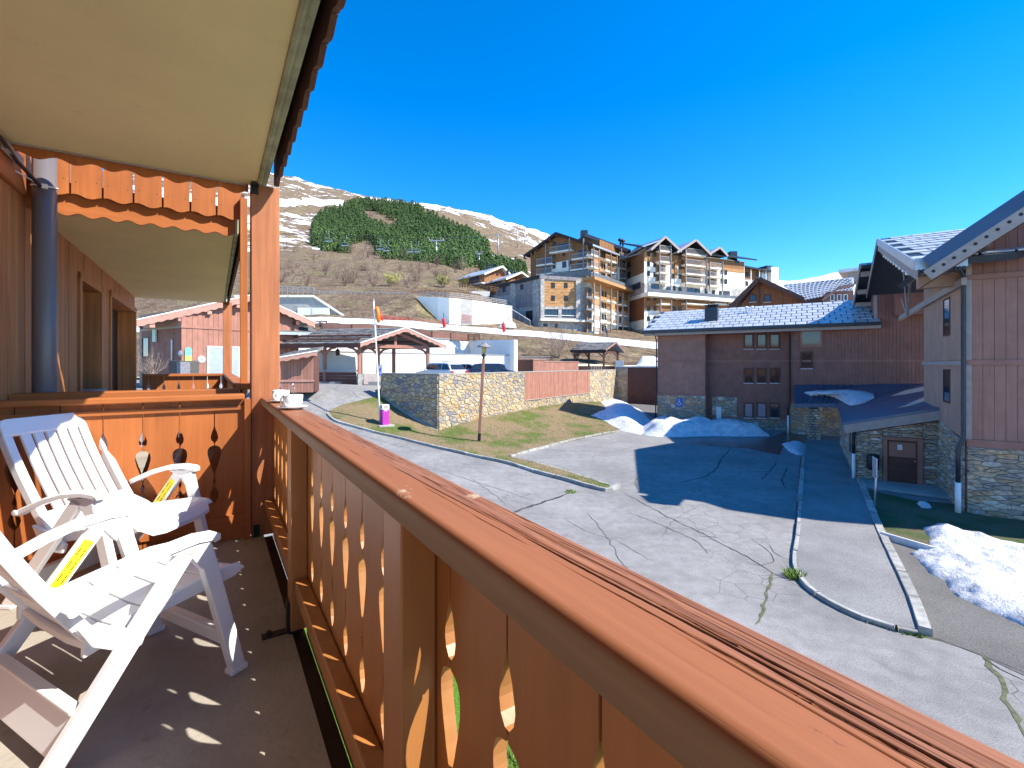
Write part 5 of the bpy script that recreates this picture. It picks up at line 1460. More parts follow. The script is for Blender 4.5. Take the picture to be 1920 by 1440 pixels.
pipe(GB, [Ff.p(u_ - .9, 8.15, .35), Ff.p(u_ - .12, 8.2, .3), Ff.p(u_, 8.0, .14), Ff.p(u_, 2.6, .14), Ff.p(u_ - .14, 2.2, .18), Ff.p(u_ - .14, 1.05, .18)], .065, 'navy')
pipe(GB, [Ff.p(u_ - .14, 1.05, .18), Ff.p(u_ - .14, 0.0, .18)], .08, 'white', 'downpipe_foot')
mb = MB(); Ff.box(mb, -1.15, -.05, 7.75, 8.15, -.9, -.5); obj('eave_beam', mb, M['taupe'], GB)
# main roof: ridge across, left verge overhanging towards the lot
vA, sl = Vector((18.9, 24.0, 11.5)), .305
vL = vA - E1 * 9.9 - UP * 9.9 * sl                       # eave corner
MR = thing('main_roof', 'steep tiled roof with a pale zinc verge over the gabled building', 'roof', vA)
rt = -E2
mb = MB(); slab(mb, [vL, vL + rt * 2.4, vA + rt * 9, vA], .22); slab(mb, [vA, vA + rt * 9, vA + rt * 9 + E1 * 5 - UP * 2.1, vA + E1 * 5 - UP * 2.1], .22); obj('deck', mb, M['navy'], MR)
dv = (vA - vL); ln = dv.length
tiles(vL + dv.normalized() * .25, rt, dv, 7, 10, .82, ln / 10.3, MR, M['zinclit'], .01, .035)
mb = MB(); mb.bar(vL - UP * .12, vA - UP * .12, .05, .34); obj('verge_flashing', mb, M['zinc'], MR)
mb = MB(); mb.bar(vL - UP * .45 + rt * .05, vA - UP * .45 + rt * .05, .06, .30); obj('barge_board', mb, M['greytrim'], MR)
mb = MB(); mb.bar(vL - UP * .1, vL + rt * 1.3 - UP * .1, .06, .4); obj('eave_flashing', mb, M['zinc'], MR)
for k in range(12):
    mb = MB(); mb.cbox(vL + rt * (.1 + .1 * k) - UP * .35 - E1 * .06, .05, .04, .12, rt, E1); obj('eave_slot', mb, M['navy'], MR)
mb = MB(); mb.bar(vA - UP * .2, vA + E1 * 5 - UP * 2.3, .06, .42); obj('barge_board', mb, M['navy'], MR)
for k in range(5):
    p = vL.lerp(vA, .22 + .17 * k); mb = MB(); mb.bar(p - UP * .55 + rt * .06, p - UP * .55 + rt * 2.2, .22, .3); obj('purlin', mb, M['greytrim'], MR)
for k in range(9):
    p = vL.lerp(vA, .18 + .075 * k); mb = MB(); mb.lathe(p - UP * .72 + rt * .05, [(0, 0), (.06, .02), (.07, .1), (.03, .16), (0, .16)], 8); obj('verge_lamp', mb, M['white'], MR)
for a, b in (((1693, 500), (1701, 592)), ((1706, 500), (1702, 592)), ((1710, 502), (1703, 590)), ((1690, 560), (1700, 590))):
    mb = MB(); mb.tube([W(a[0], a[1], 20.5), W(b[0], b[1], 20.2)], .028, 6); obj('tie_rod', mb, M['greytrim'], MR)
# lower roof stepping down behind, seen end-on with its purlins
sA_ = W(1612, 494, 30.0); sB = sA_ + E1 * 5.2 - UP * 1.95
LRf = thing('stepped_roof', 'small dark stepped roof end with projecting purlins above the brown wing', 'roof', sA_)
mb = MB(); slab(mb, [sA_, sA_ + rt * 3.2, sB + rt * 3.2, sB], .2); slab(mb, [sA_, sA_ + rt * 3.2, sA_ + rt * 3.2 - E1 * 1.0 - UP * .3, sA_ - E1 * 1.0 - UP * .3], .2); obj('deck', mb, M['navy'], LRf)
mb = MB(); mb.bar(sA_ - UP * .25, sB - UP * .25, .06, .45); obj('barge_board', mb, M['greytrim'], LRf)
for f, l in ((.06, 3.4), (.5, 1.0), (.85, 1.0)):
    p = sA_.lerp(sB, f) - UP * .55; mb = MB(); mb.bar(p + rt * .08, p + rt * l, .25, .3); obj('purlin', mb, M['greytrim'], LRf)
# unseen roof added behind the ridge to shade the lot and snow heap
tq = W(1652, 470, 29.2); tq.z = 12.2
TR = thing('shade_roof', 'dark roof added out of sight behind the tiled slope to cast shade', 'roof', tq)
mb = MB(); slab(mb, [tq - E1 * 3 - UP * 1.1, tq, tq + rt * 9, tq + rt * 9 - E1 * 3 - UP * 1.1], .25); slab(mb, [tq, tq + rt * 9, tq + rt * 9 + E1 * 6 - UP * 2.2, tq + E1 * 6 - UP * 2.2], .25); obj('deck', mb, M['navy'], TR)
mb = MB(); mb.prism([tq + E1 * 1.6 - UP * 4 + rt * .9, tq + E1 * 5 - UP * 4 + rt * .9, tq + E1 * 5 - UP * 2.1 + rt * .9, tq + E1 * 1.6 - UP * .9 + rt * .9], rt * 7.5); obj('wall', mb, M['brownbuild2'], TR)  # made-up wall under the added shading roof
# front gable roof with its blue metal rake
g0, g1 = W(1739, 487, 15.2), W(1935, 357, 13.75)
FG = thing('front_gable_roof', 'blue metal edged gable roof slope rising to the right edge', 'roof', g0)
e_ = (g1 - g0).normalized()
mb = MB(); slab(mb, [g0, g1, g1 + E1 * 6, g0 + E1 * 6], .2); obj('deck', mb, M['navy'], FG)
mb = MB(); mb.bar(g0 - UP * .12, g1 - UP * .12, .06, .46); obj('rake_flashing', mb, M['rake'], FG)
mb = MB(); mb.bar(g0 - UP * .52, g1 - UP * .56, .08, .36); obj('barge_board', mb, M['greytrim'], FG)
for k in range(9):
    p = g0.lerp(g1, .06 + .105 * k) - UP * .50 - E1 * .045; mb = MB(); mb.lathe(p, [(0, .012), (.045, .008), (.05, 0)], 10, -E1); obj('vent_hole', mb, M['black'], FG)
mb = MB(); slab(mb, [g0 - UP * .75 + E1 * .05, g1 - UP * .75 + E1 * .05, g1 - UP * .75 + E1 * 1.2, g0 - UP * .75 + E1 * 1.2], .04); obj('soffit', mb, M['darkred'], FG)
mb = MB(); p = W(1848, 447, 14.9); mb.bar(p, p + E1 * 1.2, .3, .36); obj('beam_end', mb, M['greytrim'], FG)
mb = MB(); p = W(1848, 455, 14.9); mb.bar(p, p + E1 * 1.0, .22, .2); obj('beam_end', mb, M['greytrim'], FG)

# ================================================================ reddish gabled house behind the wing
RH = thing('red_gable_house', 'russet gable house with two small windows rising behind the wing roof', 'building', W(1445, 575, 60))
Fh = between(W(1376, 0, 62), W(1530, 0, 57)); a = [Fh.uz(*p) for p in [(1373, 578), (1424, 527), (1500, 566), (1510, 580)]]
mb = MB(); mb.prism([Fh.p(u, z) for u, z in [(a[0][0] + .8, 3), (a[0][0] + .8, a[0][1]), (a[1][0], a[1][1]), (a[2][0] + .5, a[2][1]), (a[2][0] + .5, 3)]], -Fh.n * 8); obj('wall', mb, M['larch_r'], RH)
mb = MB(); ap = Fh.p(a[1][0], a[1][1] + .45, .9); el = Fh.p(a[0][0] - .6, a[0][1] - .1, .9); er = Fh.p(a[2][0] + 1.0, a[2][1] + .1, .9); bk = -Fh.n * 9
slab(mb, [el, ap, ap + bk, el + bk], .3); slab(mb, [ap, er, er + bk, ap + bk], .3); obj('roof', mb, M['zinclit'], RH)
mb = MB(); mb.bar(el - UP * .3, ap - UP * .3, .1, .55); mb.bar(ap - UP * .3, er - UP * .3, .1, .55); obj('barge_board', mb, M['darkred'], RH)
for x in (1411, 1438.5): window(Fh, (x - 4, 554, x + 5, 564), RH, fw=.16, gm='glassblue', sill='white')
mb = MB(); Fh.box(mb, a[1][0] - .12, a[1][0] + .12, 5, a[1][1] - .2, 0, .06); obj('king_post', mb, M['darkred'], RH)
def shing(P0, du, dv, nu, nv, root, m, w=.9, l=.9):
    mbx = MB(); du, dv = Vector(du).normalized(), Vector(dv).normalized(); nn = du.cross(dv); nn = nn if nn.z > 0 else -nn
    for j in range(nv):
        for i in range(nu):
            p = Vector(P0) + du * (i * w + (w / 2 if j % 2 else 0)) + dv * j * l + nn * .02; mbx.hexa([p, p + du * w * .93, p + du * w * .93 + dv * l, p + dv * l, p + nn * .10, p + du * w * .93 + nn * .10, p + du * w * .93 + dv * l + nn * .02, p + dv * l + nn * .02])
    obj('shingles', mbx, m, root, kind='stuff')
# its broad cross roof in pale shingles
q0, q1, q2, q3 = W(1512, 562, 56), W(1600, 545, 53), W(1600, 520, 60), W(1468, 533, 66)
CR = thing('pale_cross_roof', 'wide pale shingled roof between the red gable and the tall block', 'roof', q0)
mb = MB(); slab(mb, [q0, q1, q2, q3], .3); obj('deck', mb, M['zinclit'], CR)
nj = 9
for j in range(nj):
    for i in range(14):
        f0, f1 = (i + .5 * (j % 2)) / 14.5, (i + .5 * (j % 2) + .62) / 14.5; g_ = j / nj; lo, hi = q0.lerp(q3, g_), q1.lerp(q2, g_)
        p, q = lo.lerp(hi, f0), lo.lerp(hi, f1); mb = MB(); mb.bar(p + UP * .04, q + UP * .04, .12, .1); obj('shingle_edge', mb, M['slate'], CR)
mb = MB(); mb.bar(q0 - UP * .3, q1 - UP * .3, .1, .6); obj('fascia', mb, M['darkred'], CR)
Fq = between(q0, q1)
mb = MB(); mb.prism([q0 - UP * .4 - Fq.n * .8, q1 - UP * .4 - Fq.n * .8, q1 - UP * 5 - Fq.n * .8, q0 - UP * 5 - Fq.n * .8], -Fq.n * 5); obj('wall', mb, M['larch_r'], CR)
# dormer and a small penthouse
dq = W(1575, 552, 52); DM = thing('dormer', 'small red dormer with timber front on the pale shingled roof', 'dormer', dq)
Fd = between(W(1545, 0, 52.6), W(1600, 0, 51.4)); b0 = [Fd.uz(*p) for p in ((1541, 564), (1570, 546), (1600, 542))]
mb = MB(); Fd.box(mb, b0[0][0] + .5, b0[2][0], b0[0][1] - 1.0, b0[1][1], -3, 0); obj('wall', mb, M['redwood'], DM)
mb = MB(); mb.bar(Fd.p(b0[0][0], b0[0][1], .3), Fd.p(b0[1][0], b0[1][1] + .3, .3), .5, .2); mb.bar(Fd.p(b0[1][0], b0[1][1] + .3, .3), Fd.p(b0[2][0], b0[2][1] + .4, .3), .5, .3); obj('barge_board', mb, M['rose'], DM)
for x in (1558, 1571, 1583): window(Fd, (x, 553, x + 5, 563), DM, fw=.08, fm='white')
PHs = thing('roof_penthouse', 'small grey penthouse with snowy flat roof above the shingled roof', 'penthouse', W(1590, 515, 62)); Fp = between(W(1572, 0, 63), W(1612, 0, 61.5))
mb = MB(); Fp.pbox(mb, 1589, 508, 1612, 526, -4, 0); obj('wall', mb, M['greytrim'], PHs); mb = MB(); Fp.pbox(mb, 1572, 503, 1615, 509, -5, .6); obj('roof', mb, M['cleansnow'], PHs)

# ================================================================ rubble wall of the parking deck
FR_ = Fr(wall_pt, E1, -E2); FL_ = Fr(wall_pt, E2, -E1)
WTOP = 4.36
RW = thing('rubble_wall', 'long honey coloured rubble stone wall with a brown board panel set in it', 'wall', (wall_pt.x, wall_pt.y, 1.2))
pu0, pu1 = FR_.U(983), FR_.U(1105); pz0 = FR_.uz(985, 751)[1]; pz1 = FR_.uz(1104, 737)[1]
gz = lambda u: .62 - .55 * u / 33
mb = MB(); FR_.box(mb, 0, 33.2, -.3, WTOP, -.5, -.01); FL_.box(mb, .0, 5.4, -.3, WTOP, -.5, -.012); obj('core', mb, M['mortar'], RW)
mb = MB(); FR_.box(mb, -.06, 33.2, WTOP, WTOP + .07, -.54, .07); FL_.box(mb, .0, 5.45, WTOP - .003, WTOP + .067, -.54, .07); obj('coping', mb, M['kerb'], RW)
rs2 = random.Random(21)
def stones_lim(fr, regs, sx, sz, limit, m, mort, joint, depth, far_sx, far_sz):
    n = 0
    for reg, far in regs:
        n += stones(fr, reg, far_sx if far else sx, far_sz if far else sz, RW, m, mort, rs2, joint=joint, depth=depth, limit=max(0, limit - n))
    return n
stones_lim(FL_, [([(0, .4), (5.35, 2.1), (5.35, WTOP), (0, WTOP)], False)], .38, .24, 110, M['honeystone'], M['mortar'], .028, .075, .4, .3)
zb_ = lambda u: gz(u) - .1
stones_lim(FR_, [([(0, zb_(0)), (4.6, zb_(4.6)), (4.6, WTOP), (0, WTOP)], False),
                 ([(4.6, zb_(4.6)), (pu0, zb_(pu0)), (pu0, WTOP), (4.6, WTOP)], False),
                 ([(pu0, zb_(pu0)), (pu1, zb_(pu1)), (pu1, pz1), (pu0, pz0)], False),
                 ([(pu1, zb_(pu1)), (33.1, zb_(33.1)), (33.1, WTOP), (pu1, WTOP)], True)], .37, .215, 190, M['honeystone'], M['mortar'], .026, .075, .5, .3)
n_b = 44
for k in range(n_b):
    a, b = pu0 + (pu1 - pu0) * k / n_b, pu0 + (pu1 - pu0) * (k + 1) / n_b; zz = pz0 + (pz1 - pz0) * k / n_b
    mb = MB(); FR_.box(mb, a + .008, b - .008, zz + .06, WTOP - .02, .005, .045 + R.uniform(0, .02)); obj('board', mb, M['redwood'], RW)
mb = MB(); mb.prism([FR_.p(pu0 - .02, pz0, .0), FR_.p(pu1 + .02, pz1, .0), FR_.p(pu1 + .02, pz1 + .06, .0), FR_.p(pu0 - .02, pz0 + .06, .0)], FR_.n * .12); obj('sill', mb, M['greytrim'], RW)
mb = MB(); FR_.box(mb, pu1 - .1, pu1 + .2, pz1, WTOP, -.002, .012); obj('reveal', mb, M['deep_brown'], RW)
FTm = MB(); mb = FTm
foot(wall_pt, wall_pt + Vector(E1[:2]) * 33, .62, .08, -E2, .13); foot(wall_pt, wall_pt + Vector(E2[:2]) * 5.3, .68, 2.62, -E1, .22, 8)
obj('footing', FTm, M['concrete'], RW)
# return of the wall and the dark board wall down to the garage ramp
wr = wall_pt + Vector(E1[:2]) * 33.1
Fg = Fr(wr, -E2, -E1)
GW = thing('garage_wall', 'shaded dark board wall running down to the garage ramp', 'wall', (wr.x, wr.y, .2))
mb = MB(); Fg.box(mb, 0, 12, -1.2, 4.7, -.4, 0); obj('core', mb, M['deep_brown'], GW)
stones(Fg, [(0, -.2), (1.5, -.2), (1.5, 4.65), (0, 4.65)], .5, .33, GW, M['shalestone'], M['mortardark'], rs2, base=.02)
boards(Fg, 1.55, 9, -.5, 4.65, .33, GW, M['darkred'], .0, .03)
mb = MB(); Fg.box(mb, -.1, 12, 4.7, 4.85, -.45, .1); obj('coping', mb, M['cleansnow'], GW)
# deck behind the wall
dk = [wall_pt - Vector(E1[:2]) * -.3 + Vector(E2[:2]) * .3, wall_left + Vector(E1[:2]) * .3, Vector((-9.6, 34)), Vector((-9.5, 38)), Vector((-30, 37.5)), Vector((-34, 62)), Vector((22, 66)), wall_right + Vector(E2[:2]) * .4]
mb = MB(); mb.prism([(p.x, p.y, 3.1) for p in dk], (0, 0, .52)); obj('parking_deck', mb, M['deck'], kind='structure')

# ---- street lamp
lb = onH(898, 830); lt = W(908, 650, lb.y)
SLp = thing('street_lamp', 'leaning brown square street lamp with amber glass lantern', 'lamp', lb)
ld_ = (lt - lb).normalized()
mb = MB(); mb.bar(lb + ld_ * .55, lb + ld_ * 4.95, .17, .17, Vector((0, 1, 0))); obj('pole', mb, M['redwood'], SLp, bevel=.015)
mb = MB(); mb.bar(lb - ld_ * .1, lb + ld_ * .56, .18, .18, Vector((0, 1, 0))); obj('pole_foot', mb, M['black'], SLp, bevel=.012)
h0 = lb + ld_ * 4.95
mb = MB(); mb.lathe(h0, [(.0, 0), (.075, 0), (.06, .12), (.13, .20), (.13, .26), (.08, .30), (.08, .34)], 16, ld_); obj('lamp_collar', mb, M['black'], SLp, smooth=True)
mb = MB(); mb.lathe(h0, [(.125, .34), (.135, .36), (.135, .74), (.12, .76), (0, .76)], 18, ld_); obj('lamp_glass', mb, M['lampglass'], SLp, smooth=True)
mb = MB(); mb.lathe(h0, [(.12, .76), (.44, .70), (.45, .72), (.30, .82), (.16, .90), (.14, .98), (0, 1.0)], 24, ld_); obj('lamp_hat', mb, M['slate'], SLp, smooth=True)

# ---- flag pole, magenta bin
bb = onH(721, 799)
BN = thing('litter_bin', 'square magenta litter bin with a white hood on a concrete pad', 'bin', bb)
ang = math.radians(38); ux, uy = Vector((math.cos(ang), math.sin(ang), 0)), Vector((-math.sin(ang), math.cos(ang), 0))
mb = MB(); mb.cbox(bb + UP * .55, .42, .42, .98, ux, uy); obj('body', mb, M['magenta'], BN, bevel=.015)
mb = MB(); mb.cbox(bb + UP * 1.20, .45, .45, .30, ux, uy); hd = obj('hood', mb, M['white'], BN, bevel=.02)
mb = MB(); mb.cbox(bb + UP * 1.22 - ux * .228, .012, .26, .15, ux, uy); mb.cbox(bb + UP * 1.22 - uy * .228, .26, .012, .15, ux, uy); obj('slot', mb, M['greytrim'], hd)
mb = MB(); mb.cbox(bb + UP * .985 - uy * .213, .18, .006, .05, ux, uy); obj('label_plate', mb, M['white'], BN)
mb = MB(); mb.cbox(bb + UP * .03, 1.0, .8, .14, ux, uy); obj('pad', mb, M['concrete'], BN, bevel=.02)
fb = onH(713, 795); ft = W(701, 567, fb.y)
FPo = thing('flag_pole', 'leaning white flag pole behind the magenta bin with a furled orange flag', 'pole', fb)
mb = MB(); mb.tube([fb - UP * .1, fb.lerp(ft, .3), fb.lerp(ft, .65), ft], [.055, .052, .046, .04], 12); obj('pole', mb, M['white'], FPo, smooth=True)
mb = MB(); mb.lathe(ft, [(.05, 0), (.03, .05), (.012, .22), (0, .24)], 8); obj('tip', mb, M['white'], FPo)
f0 = fb.lerp(ft, .955) + Vector((.12, 0, 0)); f1 = fb.lerp(ft, .845) + Vector((.12, 0, 0))
mb = MB(); mb.tube([f0 + UP * .08, f0 + Vector((.06, 0, 0)), f0.lerp(f1, .5) + Vector((.12, 0, 0)), f1 + Vector((.12, 0, 0)), f1 - UP * .1 + Vector((.1, 0, 0))], [.03, .12, .14, .13, .04], 9); fl_ = obj('flag', mb, M['orangepad'], FPo, smooth=True)
mb = MB(); mb.tube([f0 + Vector((.22, .02, -.1)), f0.lerp(f1, .6) + Vector((.27, .03, 0)), f1 + Vector((.34, .02, .12)), f1 + Vector((.36, .02, .0))], [.02, .06, .07, .02], 7); obj('flag_fold', mb, M['red'], fl_, smooth=True)
# parking sign over the wall end
ps = W(713, 704, 28.4); PS = thing('parking_sign', 'narrow blue parking sign with P and wheelchair above the rubble wall end', 'sign', ps)
mb = MB(); mb.cbox(ps + UP * .33, .19, .03, .66); obj('plate', mb, M['bluesign'], PS, bevel=.01)
mb = MB(); q = lambda a, b: ps + Vector((a, -.02, b))
mb.tube([q(-.04, .42), q(-.04, .60), q(.02, .60), q(.05, .57), q(.05, .54), q(.02, .51), q(-.04, .51)], .012, 6); mb.tube([q(.05 * math.cos(a) - .01, .13 + .05 * math.sin(a)) for a in [math.radians(110 + 30 * k) for k in range(9)]], .009, 5); mb.tube([q(-.02, .25), q(-.01, .17), q(.04, .17), q(.06, .10)], .009, 5); mb.lathe(q(-.02, .27), [(0, .004), (.018, 0)], 8, Vector((0, -1, 0)))
obj('symbols', mb, M['white'], PS)
# road sign by the footpath, seen almost edge-on
rb = onH(1639, 958); rtp = W(1644, 860, rb.y)
RS = thing('road_sign', 'thin grey sign post beside the footpath with its plate seen edge-on', 'sign', rb)
mb = MB(); mb.tube([rb - UP * .1, rtp], .03, 10); obj('pole', mb, M['steel'], RS, smooth=True)
pd = Vector((.40, .916, 0)); pn = Vector((-.916, .40, 0))
mb = MB(); mb.cbox(rb.lerp(rtp, .83) + pn * .045, .46, .02, .68, pd, UP.cross(pd), UP); obj('plate', mb, M['snow_edge'], RS, bevel=.008)
mb = MB(); mb.cbox(rb.lerp(rtp, .83) + pn * .058, .42, .004, .62, pd, UP.cross(pd), UP); obj('plate_face', mb, M['zinc'], RS)

# ================================================================ white retaining walls
LW = thing('white_wall', 'lower long white retaining wall behind the parked cars', 'wall', W(800, 690, 46))
F1 = between(W(640, 0, 43), W(957, 0, 53)); ua, ub = F1.U(590), F1.U(957)
zt1 = F1.uz(957, 667)[1]; zt0 = F1.uz(680, 660)[1]
mb = MB(); mb.prism([F1.p(ua, 3.2), F1.p(ub, 3.2), F1.p(ub, zt1), F1.p(ua, zt0)], -F1.n * .5); obj('wall', mb, M['whitewall'], LW)
mb = MB(); mb.bar(F1.p(ua, zt0 + .04, -.25), F1.p(ub, zt1 + .04, -.25), .62, .09); obj('coping', mb, M['concrete'], LW)
for x in (752, 809, 835, 921):
    u_ = F1.U(x); mb = MB(); F1.box(mb, u_ - .015, u_ + .015, 3.3, zt0 - .25, -.002, .006); obj('joint', mb, M['greytrim'], LW)
UWl = thing('white_wall', 'upper white retaining wall stepping up behind the lower one', 'wall', W(800, 650, 51))
F2 = between(W(560, 0, 48), W(880, 0, 59)); ua, ub = F2.U(500), F2.U(879)
mb = MB(); mb.prism([F2.p(ua, 3.2), F2.p(ub, 3.2), F2.p(ub, F2.uz(879, 639)[1]), F2.p(F2.U(560), F2.uz(560, 620)[1]), F2.p(ua, F2.uz(560, 620)[1])], -F2.n * .5); obj('wall', mb, M['whitewall'], UWl)
F3 = between(W(880, 0, 59), W(967, 0, 52)); ub = F3.U(964)
mb = MB(); mb.prism([F3.p(0, 3.2), F3.p(ub, 3.2), F3.p(ub, F3.uz(964, 637)[1]), F3.p(0, F3.uz(880, 638)[1])], -F3.n * .5); obj('wing_wall', mb, M['whitewall'], UWl)
mb = MB(); mb.bar(F2.p(F2.U(560), F2.uz(560, 619)[1], -.2), F2.p(F2.U(879), F2.uz(879, 638)[1], -.2), .6, .1); obj('coping', mb, M['concrete'], UWl)
for x in (700, 762, 830):
    u_ = F2.U(x); mb = MB(); F2.box(mb, u_ - .015, u_ + .015, 5, F2.uz(x, 640)[1], -.002, .006); obj('joint', mb, M['greytrim'], UWl)
# weathered plank revetment and small fences above
RV = thing('plank_revetment', 'weathered brown plank revetment stepping along the bank above the white wall', 'revetment', W(740, 615, 57))
pts = [(604, 606, 56), (660, 608, 56), (710, 611, 56.5), (760, 616, 57), (810, 622, 57), (845, 625, 57.5), (878, 628, 58)]
for k in range(len(pts) - 1):
    a, b = W(*pts[k]), W(*pts[k + 1])
    for j in range(3):
        mb = MB(); mb.bar(a - UP * (.1 + .27 * j), b - UP * (.1 + .27 * j), .1 + .02 * (j % 2), .25); obj('plank', mb, M['redwood'], RV)
    mb = MB(); mb.bar(a - UP * .95, a + UP * .05, .14, .14, Vector((0, 1, 0))); obj('stake', mb, M['darkred'], RV)
def fence(label, P0, P1, h, nr, npst, m, rw=.07, name='rail_fence', grp=None, down=0.0):
    r = thing(name, label, 'fence', (Vector(P0) + Vector(P1)) / 2, grp)
    P0, P1 = Vector(P0), Vector(P1)
    for k in range(npst):
        p = P0.lerp(P1, k / (npst - 1)); mb = MB(); mb.bar(p - UP * down, p + UP * h, rw * 1.5, rw * 1.5, Vector((0, 1, 0))); obj('post', mb, m, r)
    for j in range(nr):
        z = h * (j + .6) / nr; mb = MB(); mb.bar(P0 + UP * z + Vector((0, -.1, 0)), P1 + UP * z + Vector((0, -.1, 0)), rw, rw * 1.6); obj('rail', mb, m, r)
    return r
fence('short dark timber fence on the bank beyond the long shed', W(588, 614, 56), W(612, 613, 56.3), .75, 3, 3, M['darkred'], .09)
fence('short dark timber fence on the bank near the street lamp', W(878, 639, 57.5), W(899, 639, 58), .85, 4, 3, M['darkred'], .09)

# ================================================================ open timber car shelter
SH = thing('timber_shelter', 'open timber car shelter with shake roof and braced posts', 'shelter', W(676, 722, 37.6))
gd, sd = Vector((.80, .60, 0)), Vector((-.975, .22, 0)).normalized()
c0 = Vector((W(674, 0, 37.6).x, 37.6, 3.36)); GWd, SLn = 6.1, 6.6
def sp(g, s, z): return Vector((c0.x, c0.y, 0)) + gd * g + sd * s + UP * z
def brace(p, q, mid, w=.14):
    mb = MB()
    pts = [p.lerp(mid, k / 4).lerp(mid.lerp(q, k / 4), k / 4) for k in range(5)]
    for a, b in zip(pts, pts[1:]): mb.bar(a, b, w, w * 1.2)
    obj('brace', mb, M['redwood'], SH)
for g, s, zb in ((0, 0, 3.36), (GWd, 0, 3.42), (0, SLn * .48, 3.36), (0, SLn, 3.36), (GWd * .5, 1.6, 3.42), (GWd, SLn * .5, 3.42), (GWd, SLn, 3.42)):
    mb = MB(); mb.bar(sp(g, s, zb + .9 if (g, s) == (0, 0) else zb), sp(g, s, 6.5), .26, .26, gd); po = obj('post', mb, M['redwood'], SH, bevel=.02)
    if (g, s) == (0, 0):
        mb = MB(); mb.bar(sp(g, s, zb), sp(g, s, zb + .62), .36, .36, gd); mb.bar(sp(g, s, zb + .62), sp(g, s, zb + .9), .3, .3, gd); obj('plinth', mb, M['kerb'], po)
for g0_, s0_, g1_, s1_ in ((0, 0, GWd, 0), (0, 0, 0, SLn), (GWd, 0, GWd, SLn)):
    mb = MB(); mb.bar(sp(g0_, s0_, 6.55), sp(g1_, s1_, 6.55), .24, .28); obj('beam', mb, M['redwood'], SH)
for (g, s, dg, ds) in ((0, 0, 1, 0), (GWd, 0, -1, 0), (0, 0, 0, 1), (0, SLn * .48, 0, 1), (0, SLn * .48, 0, -1), (GWd * .5, 1.6, 1, 0), (GWd * .5, 1.6, -1, 0)):
    brace(sp(g, s, 5.55), sp(g + dg * 1.0, s + ds * 1.0, 6.42), sp(g + dg * .12, s + ds * .12, 6.35))
ap0, ap1 = sp(GWd / 2, -.95, 8.12), sp(GWd / 2, SLn + .5, 8.12)
l0, l1, r0, r1 = sp(-.8, -.95, 6.72), sp(-.8, SLn + .5, 6.72), sp(GWd + .8, -.95, 6.72), sp(GWd + .8, SLn + .5, 6.72)
mb = MB(); slab(mb, [l0, ap0, ap1, l1], .14); slab(mb, [ap0, r0, r1, ap1], .14); rf = obj('roof', mb, M['slate'], SH)
def shakes(e0, e1, t0_, t1_, rows, cols, root, m=None):
    mbx = MB(); nn = (e1 - e0).cross(t0_ - e0).normalized(); nn = nn if nn.z > 0 else -nn; rq = random.Random(9)
    for j in range(rows):
        for i in range(cols):
            f0, f1 = (i + .04) / cols, (i + .96) / cols; v0, v1 = (j - .12) / rows, (j + 1.1) / rows
            P_ = lambda f, v: e0.lerp(e1, f).lerp(t0_.lerp(t1_, f), v)
            h = .06 + rq.uniform(0, .05); a, b, c, d = P_(f0, v0), P_(f1, v0), P_(f1, v1), P_(f0, v1)
            mbx.hexa([a, b, c, d, a + nn * h, b + nn * h, c + nn * .02, d + nn * .02])
    obj('shakes', mbx, m or M['slate'], root, kind='stuff')
shakes(l1, l0, ap1, ap0, 9, 20, SH); shakes(r0, r1, ap0, ap1, 9, 20, SH)
def barge(p, q, root, m='rose', h=.34, cap='white', dirn=None):
    dd = (q - p).normalized(); dn = Vector((dd.y, -dd.x, 0)); dn = dn.normalized() if dn.length > 1e-4 else Vector((0, -1, 0))
    if dn.dot(-p) < 0: dn = -dn
    n = max(3, int((q - p).length / .55)); o = []
    for i in range(n * 8 + 1):
        k = i / (n * 8); c = p.lerp(q, k); o.append(c - UP * (h - .035 + .035 * math.cos(2 * math.pi * n * k)))
    mb = MB(); mb.prism(o + [q, p], dn * .05); b = obj('barge_board', mb, M[m], root)
    mb = MB(); mb.bar(p + UP * .03 + dn * .04, q + UP * .03 + dn * .04, .08, .07); obj('edge_trim', mb, M[cap], b)
barge(l0, ap0, SH); barge(ap0, r0, SH)
mb = MB(); mb.bar(l0 - UP * .2, l1 - UP * .2, .08, .3); obj('eave_board', mb, M['darkred'], SH)
for f in (.10, .34):
    a, b = l0.lerp(ap0, f) + UP * .22, l1.lerp(ap1, f) + UP * .22
    mb = MB(); mb.tube([a.lerp(b, .05), a.lerp(b, .95)], .075, 8); lg_ = obj('snow_log', mb, M['darkred'], SH)
    for k in range(7):
        p = a.lerp(b, .08 + .14 * k); mb = MB(); mb.bar(p - UP * .25, p + UP * .03, .06, .05, gd); obj('log_bracket', mb, M['black'], lg_)
for k in range(7):
    g = -.6 + (GWd + 1.2) * k / 6; z = 6.55 + (8.0 - 6.55) * (1 - abs(g - GWd / 2) / (GWd / 2 + .8)); mb = MB(); mb.bar(sp(g, -.8, z), sp(g, SLn + .3, z), .14, .18); obj('purlin', mb, M['darkred'], SH)
mb = MB(); mb.bar(sp(.1, 0, 6.7), sp(GWd / 2, 0, 7.8), .2, .24); mb.bar(sp(GWd - .1, 0, 6.7), sp(GWd / 2, 0, 7.8), .2, .24); mb.bar(sp(GWd / 2, 0, 6.6), sp(GWd / 2, 0, 7.8), .2, .2, gd); obj('truss', mb, M['redwood'], SH)
for k in range(4):
    mb = MB(); mb.bar(sp(.0, .3, 3.48 + .26 * k), sp(.0, SLn, 3.48 + .26 * k), .12, .24); obj('low_board', mb, M['darkred'], SH)
mb = MB(); mb.bar(sp(.0, .2, 4.52), sp(.0, SLn, 4.52), .5, .1); obj('counter', mb, M['greytrim'], SH)
